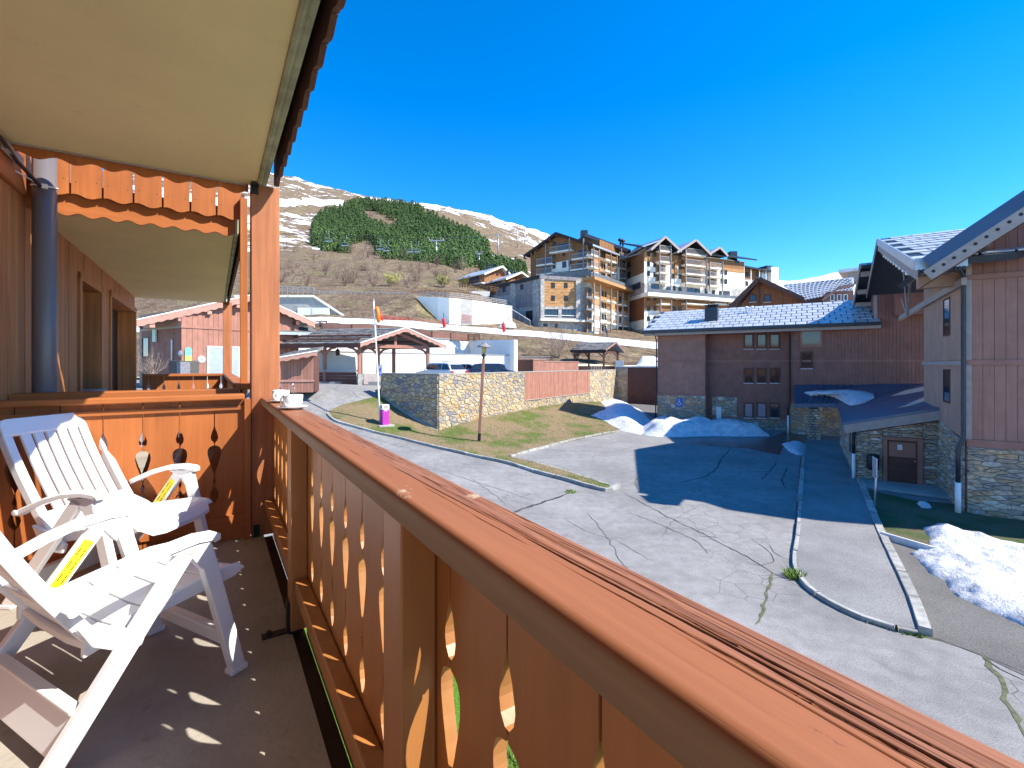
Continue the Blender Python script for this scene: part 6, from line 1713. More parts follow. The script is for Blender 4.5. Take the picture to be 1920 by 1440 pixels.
mb = MB(); mb.bar(sp(.3, -.02, 3.85), sp(GWd - .2, -.02, 3.85), .14, .9); obj('low_wall', mb, M['greytrim'], SH)
lp_ = sp(.0, SLn * .3, 5.75); tag(obj('hanging_lantern', (lambda m_: (m_.lathe(lp_, [(0, 0), (.16, .02), (.18, .45), (.1, .52), (.02, .6), (.02, .8)], 8), m_)[1])(MB()), M['deep_brown']), 'dark lantern hanging under the eave of the timber shelter', 'lantern')

# ================================================================ small board hut with lean-to roof
HT = thing('board_hut', 'small rose brown board hut with lean-to shake roof', 'hut', W(556, 733, 30))
Fh2 = between(W(526, 0, 30), W(588, 0, 30.4)); Fh3 = between(W(526, 0, 30), W(517, 0, 31.8))
hz0 = 3.2; za, zb2 = Fh2.uz(528, 676)[1], Fh2.uz(587, 664)[1]; Lh = Fh2.U(588)
mb = MB(); mb.prism([Fh2.p(.02, hz0, -.04), Fh2.p(Lh - .02, hz0, -.04), Fh2.p(Lh - .02, zb2, -.04), Fh2.p(.02, za, -.04)], -Fh2.n * 1.8); obj('wall', mb, M['darkred'], HT)
for k in range(10):
    a, b = Lh * k / 10, Lh * (k + 1) / 10; mb = MB(); Fh2.box(mb, a + .008, b - .008, hz0, za + (zb2 - za) * k / 10, -.03, 0); obj('board', mb, M['redwood'], HT)
for y in (714, 662.5):
    mb = MB(); z_ = Fh2.uz(556, y)[1]; Fh2.box(mb, -.02, Lh + .04, z_ - .07, z_ + .07, .0, .05) if y > 700 else None
    if mb.v: obj('batten', mb, M['rose'], HT)
e0, e1 = W(519, 671, 29.2), W(595, 658, 29.9); bk = Vector((-.5, 2.2, .35))
mb = MB(); slab(mb, [e0, e1, e1 + bk, e0 + bk], .1); obj('roof', mb, M['slate'], HT); shakes(e0, e1, e0 + bk, e1 + bk, 5, 10, HT)
barge(e0 - UP * .02, e1 - UP * .02, HT, h=.30)

# ================================================================ big reddish chalet behind the neighbouring balcony
CH = thing('rose_chalet', 'large rose brown boarded chalet with shake roof and pale garage door', 'building', W(345, 700, 34))
Fc = between(W(340, 0, 33), W(590, 0, 41)); Fcs = between(W(340, 0, 33), W(245, 0, 37.5))
Lc = Fc.U(560); zg = 3.2
apx = Fc.U(470); zr0 = Fc.uz(341, 583)[1]
zrf = lambda u: (zr0 + (Fc.uz(470, 556)[1] - zr0) * u / apx) if u < apx else (Fc.uz(470, 556)[1] - .33 * (u - apx))
mb = MB(); mb.prism([Fc.p(.0, zg, -.03), Fc.p(Lc, zg, -.03), Fc.p(Lc, zrf(Lc), -.03), Fc.p(apx, zrf(apx), -.03), Fc.p(0, zr0, -.03)], -Fc.n * 6); obj('wall', mb, M['darkred'], CH)
zband = Fc.uz(341, 614)[1]
k = 0; u = 0
while u < Lc:
    e = min(u + .34, Lc)
    mb = MB(); Fc.box(mb, u + .008, e - .008, zg, zband, -.03, 0.0 + R.uniform(0, .01)); obj('board', mb, M['redwood'], CH)
    mb = MB(); Fc.box(mb, u + .008, e - .008, zband + .12, zrf((u + e) / 2), -.03, 0.0 + R.uniform(0, .01)); obj('board', mb, M['redwood'], CH); u = e
mb = MB(); Fc.box(mb, -.03, Lc, zband - .02, zband + .15, 0, .06); obj('band', mb, M['redwood'], CH)
zs = Fcs.uz(300, 598)[1]
mb = MB(); Fcs.box(mb, 0, 7, zg, zs + .5, -4, -.02); obj('side_wall', mb, M['taupe'], CH)
boards(Fcs, .05, 6.5, zg, zband, .42, CH, M['brownbuild2'], -.02, .005); boards(Fcs, .05, 6.5, zband + .12, zs + .3, .42, CH, M['taupe'], -.02, .005)
mb = MB(); Fcs.box(mb, 0, 6.6, zband - .02, zband + .14, 0, .04); obj('band', mb, M['greytrim'], CH)
v0, v1, v2 = W(250, 601, 31.2), W(476, 552, 36.2), W(590, 604, 40.5); bk = Vector((-4.6, 6.4, 0.0))
mb = MB(); slab(mb, [v0, v1, v1 + bk, v0 + bk], .16); slab(mb, [v1, v2, v2 + bk, v1 + bk], .16); obj('roof', mb, M['slate'], CH)
shakes(v0, v0 + bk, v1, v1 + bk, 16, 16, CH, M['slate']); barge(v0 - UP * .02, v1 - UP * .02, CH, h=.5); barge(v1 - UP * .02, v2 - UP * .02, CH, h=.5)
for f in (.14, .36, .6, .86):
    p = v0.lerp(v1, f) - UP * .62; mb = MB(); mb.bar(p + Fc.n * -.02, p - Fc.n * 1.4, .3, .3); obj('purlin_end', mb, M['rose'], CH)
for f in (.35, .7):
    p = v1.lerp(v2, f) - UP * .72; mb = MB(); mb.bar(p + Fc.n * -.02, p - Fc.n * 1.6, .3, .3); obj('purlin_end', mb, M['darkred'], CH)
w0, w1_ = W(508, 622, 37.5), W(592, 624, 40.5)
mb = MB(); slab(mb, [w0, w1_, w1_ + Vector((-1, 1.6, .6)), w0 + Vector((-1, 1.6, .6))], .14); obj('lower_roof', mb, M['slate'], CH); mb = MB(); mb.bar(w0 - UP * .1, w1_ - UP * .1, .08, .22); obj('eave_flashing', mb, M['zinc'], CH)
a, b, c, d = Fc.rect(391, 652, 447, 706, .03)
mb = MB(); Fc.box(mb, a, b, zg, d, -.02, .03); gd_ = obj('garage_door', mb, M['zinc'], CH)
mb = MB()
for q0_, q1_, q2_, q3_ in ((a - .1, a, zg, d + .1), (b, b + .1, zg, d + .1), (a, b, d, d + .1), ((a + b) / 2 - .06, (a + b) / 2 + .06, zg, d)): Fc.box(mb, q0_, q1_, q2_, q3_, 0, .07)
obj('frame', mb, M['white'], gd_)
for s0, s1 in ((a + .1, (a + b) / 2 - .12), ((a + b) / 2 + .12, b - .1)):
    for k in range(5):
        x = s0 + (s1 - s0) * (k + .5) / 5; mb = MB(); Fc.box(mb, x - .02, x + .02, zg, zg + .75, .03, .05); obj('bar', mb, M['railgrey'], gd_)
c_ = Fc.uz(378, 673.5, .05); sg = thing('round_sign', 'round white sign with a grey diagonal mark on the rose boards', 'sign', Fc.p(*c_, .05)); mb = MB(); mb.lathe(Fc.p(*c_, .03), [(0, .04), (.24, .04), (.25, .0)], 24, Fc.n); obj('plate', mb, M['white'], sg)
mb = MB(); mb.lathe(Fc.p(*c_, .03), [(0, .046), (.15, .045)], 20, Fc.n); obj('badge', mb, M['zinc'], sg); mb = MB(); mb.bar(Fc.p(c_[0] - .13, c_[1] - .09, .079), Fc.p(c_[0] + .13, c_[1] + .09, .079), .01, .06); obj('stripe', mb, M['railgrey'], sg)
u0_, u1_, z0_, z1_ = Fc.rect(346.5, 651, 359.5, 687, .05); r_ = (u1_ - u0_) / 2; um = (u0_ + u1_) / 2
sb = thing('snowboard_sign', 'green and yellow snowboard hung upright on the rose chalet wall', 'sign', Fc.p(um, z0_, .05))
def cap_(zlo, zhi, rnd_top, rnd_bot):
    o = []
    if rnd_bot: o += [(um + r_ * math.cos(a), zlo + r_ * .4 + r_ * .4 * math.sin(a)) for a in [math.pi + math.pi * k / 8 for k in range(9)]]
    else: o += [(u0_, zlo), (u1_, zlo)]
    if rnd_top: o += [(um + r_ * math.cos(a), zhi - r_ + r_ * math.sin(a)) for a in [math.pi * k / 10 for k in range(11)]]
    else: o += [(u1_, zhi), (u0_, zhi)]
    return [Fc.p(a, b, .05) for a, b in o]
M['sb_green'] = mat('board_green', (.16, .62, .36), .4, .1); M['sb_yellow'] = mat('board_yellow', (.72, .62, .12), .4, .15, 6); M['sb_pale'] = mat('board_pale', (.5, .75, .65), .4, .1)
for zl, zh, t_, b_, m_ in ((z0_, z0_ + (z1_ - z0_) * .2, 0, 1, 'sb_pale'), (z0_ + (z1_ - z0_) * .2, z0_ + (z1_ - z0_) * .55, 0, 0, 'sb_yellow'), (z0_ + (z1_ - z0_) * .55, z1_, 1, 0, 'sb_green')):
    mb = MB(); mb.prism(cap_(zl, zh, t_, b_), Fc.n * .04); obj('board_section', mb, M[m_], sb)
mb = MB(); Fc.box(mb, um - r_ * .7, um + r_ * .7, z1_ - r_ * 1.4, z1_ - r_ * 1.25, .09, .095); obj('print', mb, M['railgrey'], sb)
window(Fcs, (268, 634, 279, 668), CH, d=.006, fw=.06, gm='glassblue', fm='deep_brown')
u0_, u1_, z0_, z1_ = Fcs.rect(287, 618, 293, 641, .1); sg = thing('hanging_sign', 'pale green lettered sign on the shaded chalet wall', 'sign', Fcs.p(u0_, z0_, .1)); mb = MB(); Fcs.box(mb, u0_, u1_, z0_, z1_, .06, .16); obj('plate', mb, M['snow_edge'], sg)
for k in range(5):
    mb = MB(); zz = z0_ + (z1_ - z0_) * (k + .25) / 5; Fcs.box(mb, u0_ + .05, u1_ - .05, zz, zz + (z1_ - z0_) * .1, .16, .165); obj('lettering', mb, M['sb_green'], sg)
for x0 in (273, 313):
    mb = MB(); a = Fcs.uz(x0, 627, .05); b = Fcs.uz(x0 + 13, 626, .05); mb.bar(Fcs.p(*a, .05), Fcs.p(*b, .05), .05, .06); obj('wall_bar', mb, M['black'], CH)
mb = MB(); a = Fcs.uz(322, 637, .1); b = Fcs.uz(322, 675, .1); mb.tube([Fcs.p(a[0] + .15, a[1] + .05, .05), Fcs.p(*a, .1), Fcs.p(*b, .1)], .05, 8); obj('vent_pipe', mb, M['white'], CH, smooth=True)
c_ = Fcs.uz(335, 663, .15); mb = MB(); mb.lathe(Fcs.p(*c_, .03), [(0, .14), (.08, .12), (.22, .06), (.25, 0)], 16, Fcs.n); tag(obj('satellite_dish', mb, M['zinc'], smooth=True), 'small blue grey dish on the corner of the rose chalet', 'dish')
# low pale stones and snow by the chalet corner
mb = MB(); Fcs.pbox(mb, 316, 676, 337, 704, -.2, 1.0); tag(obj('planter_wall', mb, M['mortardark'], bevel=.05), 'low dark stone planter at the foot of the chalet corner', 'planter')
mb = MB(); Fcs.pbox(mb, 331, 679, 338, 702, .5, 1.1); tag(obj('gate_pier', mb, M['honeystone'], bevel=.03), 'pale yellow stone pier beside the planter', 'pier')

# ================================================================ covered pavilion and low board fences on the deck
PV = thing('deck_pavilion', 'small brown timber pavilion with gabled shingle roof on the deck', 'pavilion', W(1130, 692, 57))
y_ = 62.0
def pv(px, py, dy=0): return W(px, py, y_ + dy)
zf = 4.4
L0, R0, A0 = pv(1136, 655.5), pv(1171, 660, 1.6), pv(1155, 641.5, .8); bk = Vector((-4.6, 1.3, 0))
mb = MB(); slab(mb, [L0, A0, A0 + bk, L0 + bk], .16); slab(mb, [A0, R0, R0 + bk, A0 + bk], .16); obj('roof', mb, M['slate'], PV); shakes(L0 + bk, L0, A0 + bk, A0, 5, 14, PV)
barge(L0, A0, PV, h=.22, cap='rose'); barge(A0, R0, PV, h=.22, cap='rose')
mb = MB(); mb.bar(L0 - UP * .2, L0 + bk - UP * .2, .1, .3); obj('eave_board', mb, M['deep_brown'], PV)
for p in (pv(1132, 0, .2), pv(1158, 0, 1.6), pv(1132, 0, .2) + bk * .82, pv(1158, 0, 1.6) + bk * .82):
    mb = MB(); mb.bar(Vector((p.x, p.y, zf - .9)), Vector((p.x, p.y, 6.9)), .24, .24, Vector((0, 1, 0))); obj('post', mb, M['darkred'], PV)
for a, b in ((pv(1132, 0, .2), pv(1158, 0, 1.6)), (pv(1132, 0, .2), pv(1132, 0, .2) + bk * .82), (pv(1158, 0, 1.6) + bk * .82, pv(1132, 0, .2) + bk * .82)):
    mb = MB(); mb.bar(Vector((a.x, a.y, 6.7)), Vector((b.x, b.y, 6.7)), .2, .24); obj('beam', mb, M['darkred'], PV)
    for e, f in ((a, b), (b, a)):
        dd = (f - e).normalized(); dd.z = 0; mb = MB(); mb.bar(Vector((e.x, e.y, 6.0)), Vector((e.x, e.y, 6.6)) + dd * .7, .14, .14); obj('brace', mb, M['darkred'], PV)
    if a is not None:
        n = 12
        for k in range(n):
            p, q = Vector((a.x, a.y, zf - .2)).lerp(Vector((b.x, b.y, zf - .2)), k / n), Vector((a.x, a.y, zf - .2)).lerp(Vector((b.x, b.y, zf - .2)), (k + .93) / n)
            mb = MB(); mb.bar(p, q, .05, 1.3); obj('board', mb, M['redwood'], PV)
mb = MB(); p = pv(1161, 684, .0); mb.cbox(p + UP * -.1, 1.1, .5, 1.3); tag(obj('utility_cabinet', mb, M['zinc'], bevel=.03), 'pale grey cabinet beside the deck pavilion', 'cabinet')
def board_fence(label, pts, z0, h, m, cap):
    r = thing('board_fence', label, 'fence', pts[0])
    for a, b in zip(pts, pts[1:]):
        fr = between(a, b); L = (Vector(b) - Vector(a)).length; boards(fr, 0, L, z0, z0 + h, .4, r, m, -.04, .0)
        mb = MB(); fr.box(mb, -.02, L + .02, z0 + h, z0 + h + .08, -.1, .06); obj('cap_rail', mb, M[cap], r)
    return r
board_fence('shaded side of the low brown board fence near the white wall end', [W(957, 0, 55), W(998, 0, 54)], 3.4, 2.15, M['darkred'], 'redwood')  # darker boards and cap put this side's shade into the colour
board_fence('sunlit low brown board fence between the white wall and the pavilion', [W(998, 0, 54), W(1020, 0, 55)], 3.4, 2.15, M['redwood'], 'rose')
board_fence('lower brown board fence stretching to the deck pavilion', [W(1020, 0, 55), W(1050, 0, 57), W(1081, 0, 59)], 3.4, 1.95, M['redwood'], 'rose')
fence('thin grey railing on top of the low board fence', W(976, 675, 54.6), W(1030, 675, 55.6), .48, 2, 9, M['railgrey'], .035, 'metal_railing')

# ================================================================ cars on the deck
def car(label, at, yaw, paint, L=4.3, wdt=1.76, h=1.5, wagon=True, rails=False):
    z0 = 3.625
    r = thing('parked_car', label, 'car', (0, 0, z0), 'cars parked on the deck')
    P3 = lambda x, y, z: Vector((x, y, z0 + z))
    def loft(name, prof, widths, m, parent):
        n = len(prof); vs = []
        for s in (-1, 1):
            for (x, z), w in zip(prof, widths): vs.append(P3(x, s * w, z))
        fs = [tuple(range(n)), tuple(range(2 * n - 1, n - 1, -1))] + [((i + 1) % n, i, i + n, (i + 1) % n + n) for i in range(n)]
        mb = MB(); mb.add(vs, fs); return obj(name, mb, m, parent, bevel=.05, seg=3)
    hw = wdt / 2
    body = [(-L / 2, .42), (-L / 2 + .05, .78), (-L / 2 + .10, .94), (-.2, .98), (L / 2 - 1.25, .96), (L / 2 - .25, .80), (L / 2, .62), (L / 2, .30), (L / 2 - .1, .22), (-L / 2 + .1, .24)]
    loft('body', body, [hw - .04, hw, hw - .03, hw, hw, hw - .05, hw - .1, hw - .08, hw - .04, hw - .04], M[paint], r)
    rear = -L / 2 + .12
    cab = [(rear, .93), (rear + .38, h - .08), (rear + .9, h), (.35, h), (.75, h - .06), (L / 2 - 1.2, .95)]
    loft('cabin', cab, [hw - .07, hw - .20, hw - .24, hw - .24, hw - .22, hw - .06], M[paint], r)
    def pane(pts):
        mb = MB(); n = Vector((pts[1][0] - pts[0][0], pts[1][1] - pts[0][1], pts[1][2] - pts[0][2])).cross(Vector(pts[-1]) - Vector(pts[0])).normalized()
        c = sum((Vector(p) for p in pts), Vector()) / len(pts)
        if n.dot(c - Vector((0, 0, .9))) < 0: n = -n
        mb.prism([P3(*p) + n * .006 for p in pts], n * .012); obj('window_pane', mb, M['glass'], r)
    for s in (-1, 1):
        wl = lambda z: (hw - .065) + (hw - .215 - hw + .065) * (z - .95) / (h - .08 - .95)
        for xs in ((rear + .18, rear + .55, rear + 1.05, rear + 1.05), (rear + 1.12, rear + 1.12, .30, .38), (.40, .36, .58, 1.0)):
            x0, x1, x2, x3 = xs
            zt_ = h - .12
            pane([(x0, s * wl(1.0), 1.0), (x1, s * wl(zt_), zt_), (x2, s * wl(zt_), zt_), (x3, s * wl(1.0), 1.0)])
        for x in (-L / 2 + .78, L / 2 - .82):
            mb = MB(); mb.lathe(P3(x, s * (hw - .20), .31), [(0, -.0), (.29, .0), (.31, .03), (.31, .17), (.28, .20), (.2, .20), (0, .19)], 22, Vector((0, s, 0))); wh = obj('wheel', mb, M['rubber'], r, smooth=True)
            mb = MB(); mb.lathe(P3(x, s * (hw - .01), .31), [(0, .02), (.06, .018), (.18, .004), (.2, 0)], 12, Vector((0, s, 0))); obj('rim', mb, M['steel'], wh)
        mb = MB(); mb.cbox(P3(-L / 2 + .075, s * (hw - .16), .80), .10, .26, .22); obj('tail_light', mb, M['tail'], r, bevel=.02)
        mb = MB(); mb.cbox(P3(L / 2 - .16, s * (hw - .24), .68), .2, .3, .14); obj('headlight', mb, M['zinc'], r, bevel=.02)
        mb = MB(); mb.cbox(P3(.72, s * (hw + .06), 1.0), .16, .16, .12); obj('mirror', mb, M[paint], r, bevel=.02)
        if rails:
            mb = MB(); mb.tube([P3(-1.5, s * (hw - .3), h), P3(-1.4, s * (hw - .3), h + .07), P3(.25, s * (hw - .3), h + .07), P3(.35, s * (hw - .3), h)], .02, 6); obj('roof_rail', mb, M['steel'], r)
    wq = hw - .16
    pane([(rear + .03, -wq, 1.0), (rear + .32, -wq + .1, h - .14), (rear + .32, wq - .1, h - .14), (rear + .03, wq, 1.0)])
    pane([(L / 2 - 1.26, -wq, .99), (.80, -wq + .1, h - .10), (.80, wq - .1, h - .10), (L / 2 - 1.26, wq, .99)])
    mb = MB(); mb.cbox(P3(-L / 2 + .03, 0, .68), .02, .5, .11); obj('number_plate', mb, M['white'], r)
    if rails:
        for x in (-.95, -.1):
            mb = MB(); mb.bar(P3(x, -hw + .28, h + .1), P3(x, hw - .28, h + .1), .05, .03); obj('roof_bar', mb, M['steel'], r)
    r.location = (at.x, at.y, z0); r.rotation_euler = (0, 0, yaw)
    return r
car('white car with roof bars parked nearest the timber shelter', W(826, 0, 37), math.radians(142), 'carwhite', 4.3, 1.8, 1.55, rails=True)
car('white car half hidden behind the one with roof bars', W(872, 0, 42), math.radians(140), 'carwhite', 4.1, 1.75, 1.50)
car('dark blue car parked behind the street lamp', W(926, 0, 39.8), math.radians(8), 'carblue', 4.5, 1.8, 1.50)

# ================================================================ retaining wall, guard rails, snow edge furniture
CWt = thing('concrete_wall', 'pale curved concrete retaining wall of tall panels with graffiti', 'wall', W(870, 610, 88))
cw = [(783, 556, 557, 90), (803, 556.5, 577, 88.2), (820, 557, 596, 86.8), (842, 558.5, 608, 86.2), (864, 560.5, 612, 87), (886, 563, 613, 88.6), (915, 567, 612, 91.5), (950, 572, 606, 95.5)]
for a, b in zip(cw, cw[1:]):
    g_ = .12 if a[0] > 800 else .05
    pts = [W(a[0] + g_, a[2] + 3, a[3]), W(b[0] - g_, b[2] + 3, b[3]), W(b[0] - g_, b[1], b[3]), W(a[0] + g_, a[1], a[3])]
    mb = MB(); mb.prism(pts, Vector((0, .5, 0))); obj('panel', mb, M['whitewall'] if a[0] != 864 else M['concrete'], CWt)
mb = MB(); a = W(950, 572, 95.5); mb.prism([a, W(958, 573, 99), W(958, 606, 99), W(950, 606, 95.5)], Vector((.3, .3, 0))); obj('end_panel', mb, M['concrete'], CWt)
Fcw = between(W(864, 0, 86.95), W(886, 0, 88.55)); gr = random.Random(4)
def scribble(name, rect, n, rows, m, parent):
    u0, u1, z0, z1 = Fcw.rect(*rect, .04); mb = MB()
    for j in range(rows):
        for i in range(n):
            cx, cz = u0 + (u1 - u0) * (i + .5) / n, z0 + (z1 - z0) * (j + .5) / rows; w, h = (u1 - u0) / n * .42, (z1 - z0) / rows * .40
            k = gr.randint(0, 3); P_ = lambda a, b: Fcw.p(cx + a * w, cz + b * h, .06)
            L_ = [[P_(-1, -1), P_(-1, 1), P_(.6, 1), P_(.8, .2), P_(-.8, 0), P_(1, -1)], [P_(math.cos(t), math.sin(t)) for t in [k2 * .7 for k2 in range(10)]], [P_(-1, -1), P_(0, 1), P_(1, -1), P_(.4, -.2), P_(-.5, -.2)], [P_(1, 1), P_(-.8, .8), P_(.8, 0), P_(-1, -.9), P_(.4, -1)]][k]
            mb.tube(L_, .035, 4)
    return obj(name, mb, m, parent)
M['paintred'] = mat('faded_red_paint', (.62, .22, .22), .8, .2); M['paintblue'] = mat('faded_blue_paint', (.22, .22, .34), .8, .2)
scribble('red_graffiti', (865.5, 589, 885, 606), 5, 3, M['paintred'], CWt); scribble('blue_graffiti', (846, 590, 859, 596), 4, 1, M['paintblue'], CWt)
def guard(label, pts, h, nr, m, rw, n, lbl='guard_rail', lift=0.0):
    r = thing(lbl, label, 'railing', pts[0])
    for a, b in zip(pts, pts[1:]):
        for j in range(nr):
            z = h * (j + 1) / nr; mb = MB(); mb.bar(a + UP * z, b + UP * z, rw, rw * 1.5); obj('rail', mb, m, r)
    tot = sum((b - a).length for a, b in zip(pts, pts[1:])); step = tot / n; acc = 0; s = 0
    for a, b in zip(pts, pts[1:]):
        L = (b - a).length
        while s <= acc + L + 1e-6 and s <= tot:
            p = a.lerp(b, min(1, (s - acc) / L)); mb = MB(); mb.bar(p - UP * lift, p + UP * h, rw * 1.4, rw * 1.4, Vector((0, 1, 0))); obj('post', mb, m, r); s += step
        acc += L
    return r
guard('metal railing along the top of the pale concrete retaining wall', [W(x, y, Y + .2) for x, y, b, Y in cw], .95, 3, M['railgrey'], .07, 30)
guard('timber guard rail along the hillside road left of the concrete wall', [W(x, y, 99) for x, y in ((470, 548), (588, 553))], 1.5, 3, M['railgrey'], .14, 12)
guard('lower timber guard rail running along the hillside road above the grass bank', [W(x, y, 98) for x, y in ((588, 554), (640, 556), (700, 557), (768, 558))], 1.0, 2, M['railgrey'], .12, 18)
guard('dark timber railing on the road bend above the concrete wall', [W(x, y, 100) for x, y in ((768, 558), (800, 553), (855, 556), (900, 562))], 1.1, 3, M['larch_d'], .11, 14)
LC = thing('concrete_ramp_wall', 'grey concrete wing wall with a sloping top below the hillside road', 'wall', W(590, 598, 82))
mb = MB(); mb.prism([W(440, 556, 82), W(588, 556, 82), W(655, 599, 82), W(600, 604, 82), W(440, 610, 82)], Vector((0, .6, 0))); obj('wall', mb, M['concrete'], LC)
mb = MB(); mb.bar(W(440, 555.5, 81.9), W(588, 555.5, 81.9), .5, .35); mb.bar(W(588, 555.5, 81.9), W(655, 599, 81.9), .5, .3); obj('coping', mb, M['whitewall'], LC)
mb = MB(); mb.prism([W(558, 577, 81.6), W(617, 577, 81.6), W(617, 596, 81.6), W(558, 596, 81.6)], Vector((0, .3, 0))); obj('lower_panel', mb, M['whitewall'], LC)
for x in (585, 628):
    mb = MB(); mb.bar(W(x, 560 if x < 588 else 583, 81.55), W(x, 598, 81.55), .05, .02, Vector((0, 1, 0))); obj('joint', mb, M['railgrey'], LC)
NT_ = thing('safety_net', 'red plastic safety net at the foot of the grass bank above the piste', 'net', W(780, 600, 80))
mb = MB(); top = [(712, 590, 80.3), (745, 594, 80.8), (780, 599, 82.2), (830, 603, 83.2), (843, 608, 83.4)]
for a, b in zip(top, top[1:]):
    p, q = W(*a), W(*b)
    for j in range(8): mb.bar(p - UP * .14 * j, q - UP * .14 * j, .02, .022)
    for k in range(20): c = p.lerp(q, k / 20); mb.bar(c, c - UP * 1.0, .02, .022, Vector((0, 1, 0)))
obj('mesh', mb, M['red'], NT_)
for x, y0, y1, lab in ((833, 597, 619, 'red padded piste pole in front of the graffiti wall'), (945, 606, 627, 'red padded piste pole near the end of the concrete wall')):
    Yp = float(np.interp(x, [p[0] for p in PISTE], [(p[1] + p[2]) / 2 for p in PISTE])) - 2.2; b = hill(x, Yp); t_ = W(x - 1, y0, Yp)
    r = thing('piste_pole', lab, 'pole', b, 'red padded piste poles'); mb = MB(); mb.tube([b + UP * .3, b + UP * .5, t_ - UP * .2, t_], [.22, .3, .3, .2], 10); obj('padding', mb, M['red'], r, smooth=True)
    mb = MB(); mb.tube([b - UP * .2, t_ + UP * .9], .06, 6); obj('pole', mb, M['black'], r)
mb = MB(); mb.lathe(W(952, 611, 86), [(0, 1.0), (.8, .9), (1.4, .4), (1.6, -.4)], 9); tag(obj('boulder', mb, M['whitewall'], smooth=True), 'pale boulder at the foot of the concrete wall end', 'boulder')
o = [W(x, y, Y) for x, y, Y in ((1180, 692, 62), (1196, 676, 64), (1214, 668, 66), (1240, 664, 68), (1262, 672, 68), (1262, 693, 62))]
tag(obj('snow_heap', mound([(p.x, p.y) for p in [W(1176, 0, 61), W(1270, 0, 60), W(1270, 0, 68), W(1215, 0, 68), W(1186, 0, 64)]], 1.5, .8, .5, .7, 0, base=lambda x, y: 4.2, fr=.5), M['cleansnow'], smooth=True), 'white snow heap beside the deck pavilion left of the wing', 'snow heap')

# ================================================================ the resort on the slope
def balcony(fr, x0, x1, yr, ys, root, d=1.5, m='railgrey', door=True, gm='glassfar', base=0.0, back='larch_d'):
    """slab, railing and a glazed door behind it; ys = slab line, yr = top of the railing (picture rows)"""
    u0, u1 = sorted((fr.U(x0, d), fr.U(x1, d))); zs_ = fr.uz((x0 + x1) / 2, ys, d)[1]; zr_ = fr.uz((x0 + x1) / 2, yr, d)[1]; zr_ = max(zr_, zs_ + .8)
    mb = MB(); fr.box(mb, u0, u1, zs_ - .32, zs_, base, d); b = obj('balcony', mb, M['cream'], root)
    mb = MB(); n = max(3, int((u1 - u0) / .28))
    for k in range(n + 1):
        u = u0 + (u1 - u0) * k / n; fr.box(mb, u - .035, u + .035, zs_ + .1, zr_, d - .06, d)
    fr.box(mb, u0, u1, zr_ - .06, zr_ + .06, d - .1, d + .02); fr.box(mb, u0, u1, zs_ + .08, zs_ + .16, d - .08, d); obj('railing', mb, M[m], b)
    mb = MB(); fr.box(mb, u0 + .2, u1 - .2, zs_, zs_ + 2.3, base - .02, base + .03); obj('recess', mb, M[back], b)
    if door:
        mb = MB(); fr.box(mb, u0 + (u1 - u0) * .25, u0 + (u1 - u0) * .75, zs_, zs_ + 2.1, base, base + .05); obj('glass_door', mb, M[gm], b)
    return b
def win(fr, x0, y0, x1, y1, root, gm='glassfar', fm='deep_brown', d=.03, fw=.1): return window(fr, (x0, y0, x1, y1), root, d=d, fw=fw, fm=fm, gm=gm, proud=.06)
def face(fr, root, m, x0, y0, x1, y1, d0=0.0, d1=.02, name='cladding'):
    """cladding field whose corners are picture points on the facade"""
    a = [fr.uz(x0, y0[0] if isinstance(y0, tuple) else y0), fr.uz(x1, y0[1] if isinstance(y0, tuple) else y0), fr.uz(x1, y1[1] if isinstance(y1, tuple) else y1), fr.uz(x0, y1[0] if isinstance(y1, tuple) else y1)]
    mb = MB(); mb.prism([fr.p(u, z, d0) for u, z in a], fr.n * (d1 - d0)); return obj(name, mb, M[m], root)
def postpx(fr, x, y0, y1, root, d, w=.22, m='greywood'):
    a = fr.uz(x, y0, d); b = fr.uz(x, y1, d); mb = MB(); fr.box(mb, a[0] - w / 2, a[0] + w / 2, b[1], a[1], d - w / 2, d + w / 2); return obj('column', mb, M[m], root)
def rake(fr, p, q, root, d, h=.5, m='navy'):
    a, b = fr.uz(*p, d), fr.uz(*q, d); mb = MB(); mb.bar(fr.p(*a, d), fr.p(*b, d), .2, h); return obj('barge_board', mb, M[m], root)

# --- lower block with the larch panel
A1, B1, C1, D1 = W(1012, 0, 105), W(1108, 0, 109), W(1186, 0, 130), W(920, 0, 121)
HB = thing('hotel_block', 'lower resort block with larch panel, stone pilasters and flat roof terrace', 'building', W(1045, 620, 105))
fl, ff, fr3 = between(D1, A1), between(A1, B1), between(B1, C1)
zt = 24.7
LL, LF, LR3 = fl.U(1012), ff.U(1108), fr3.U(1186)
mb = MB(); mb.prism([(A1.x, A1.y, 8), (B1.x, B1.y, 8), (C1.x, C1.y, 8), (C1.x - 14, C1.y + 22, 8), (D1.x - 1, D1.y + 14, 8), (D1.x, D1.y, 8)], (0, 0, zt - 8)); obj('wall', mb, M['greystone'], HB)
mb = MB(); fl.box(mb, -1, LL, zt - .2, zt + .7, -.5, .25); obj('parapet', mb, M['deep_brown'], HB)
mb = MB(); ff.box(mb, -.1, LF + .2, zt - .25, zt + .55, -.5, .35); obj('parapet', mb, M['greywood'], HB)
for x0, x1, y0, y1 in ((968, 1000, (533, 526.5), (551, 549)), (968, 1000, (552, 550), (577, 575))): face(fl, HB, 'greywood', x0, y0, x1, y1, .0, .12)
face(fl, HB, 'greywood', 931, (541, 534), 959, (555, 553)); face(fl, HB, 'larch_r', 917, (541, 541), 930, (553, 553))
for x0, x1 in ((959, 968), (1001, 1011.5)): face(fl, HB, 'greystone', x0, 532, x1, 620, .0, .35, 'pilaster')
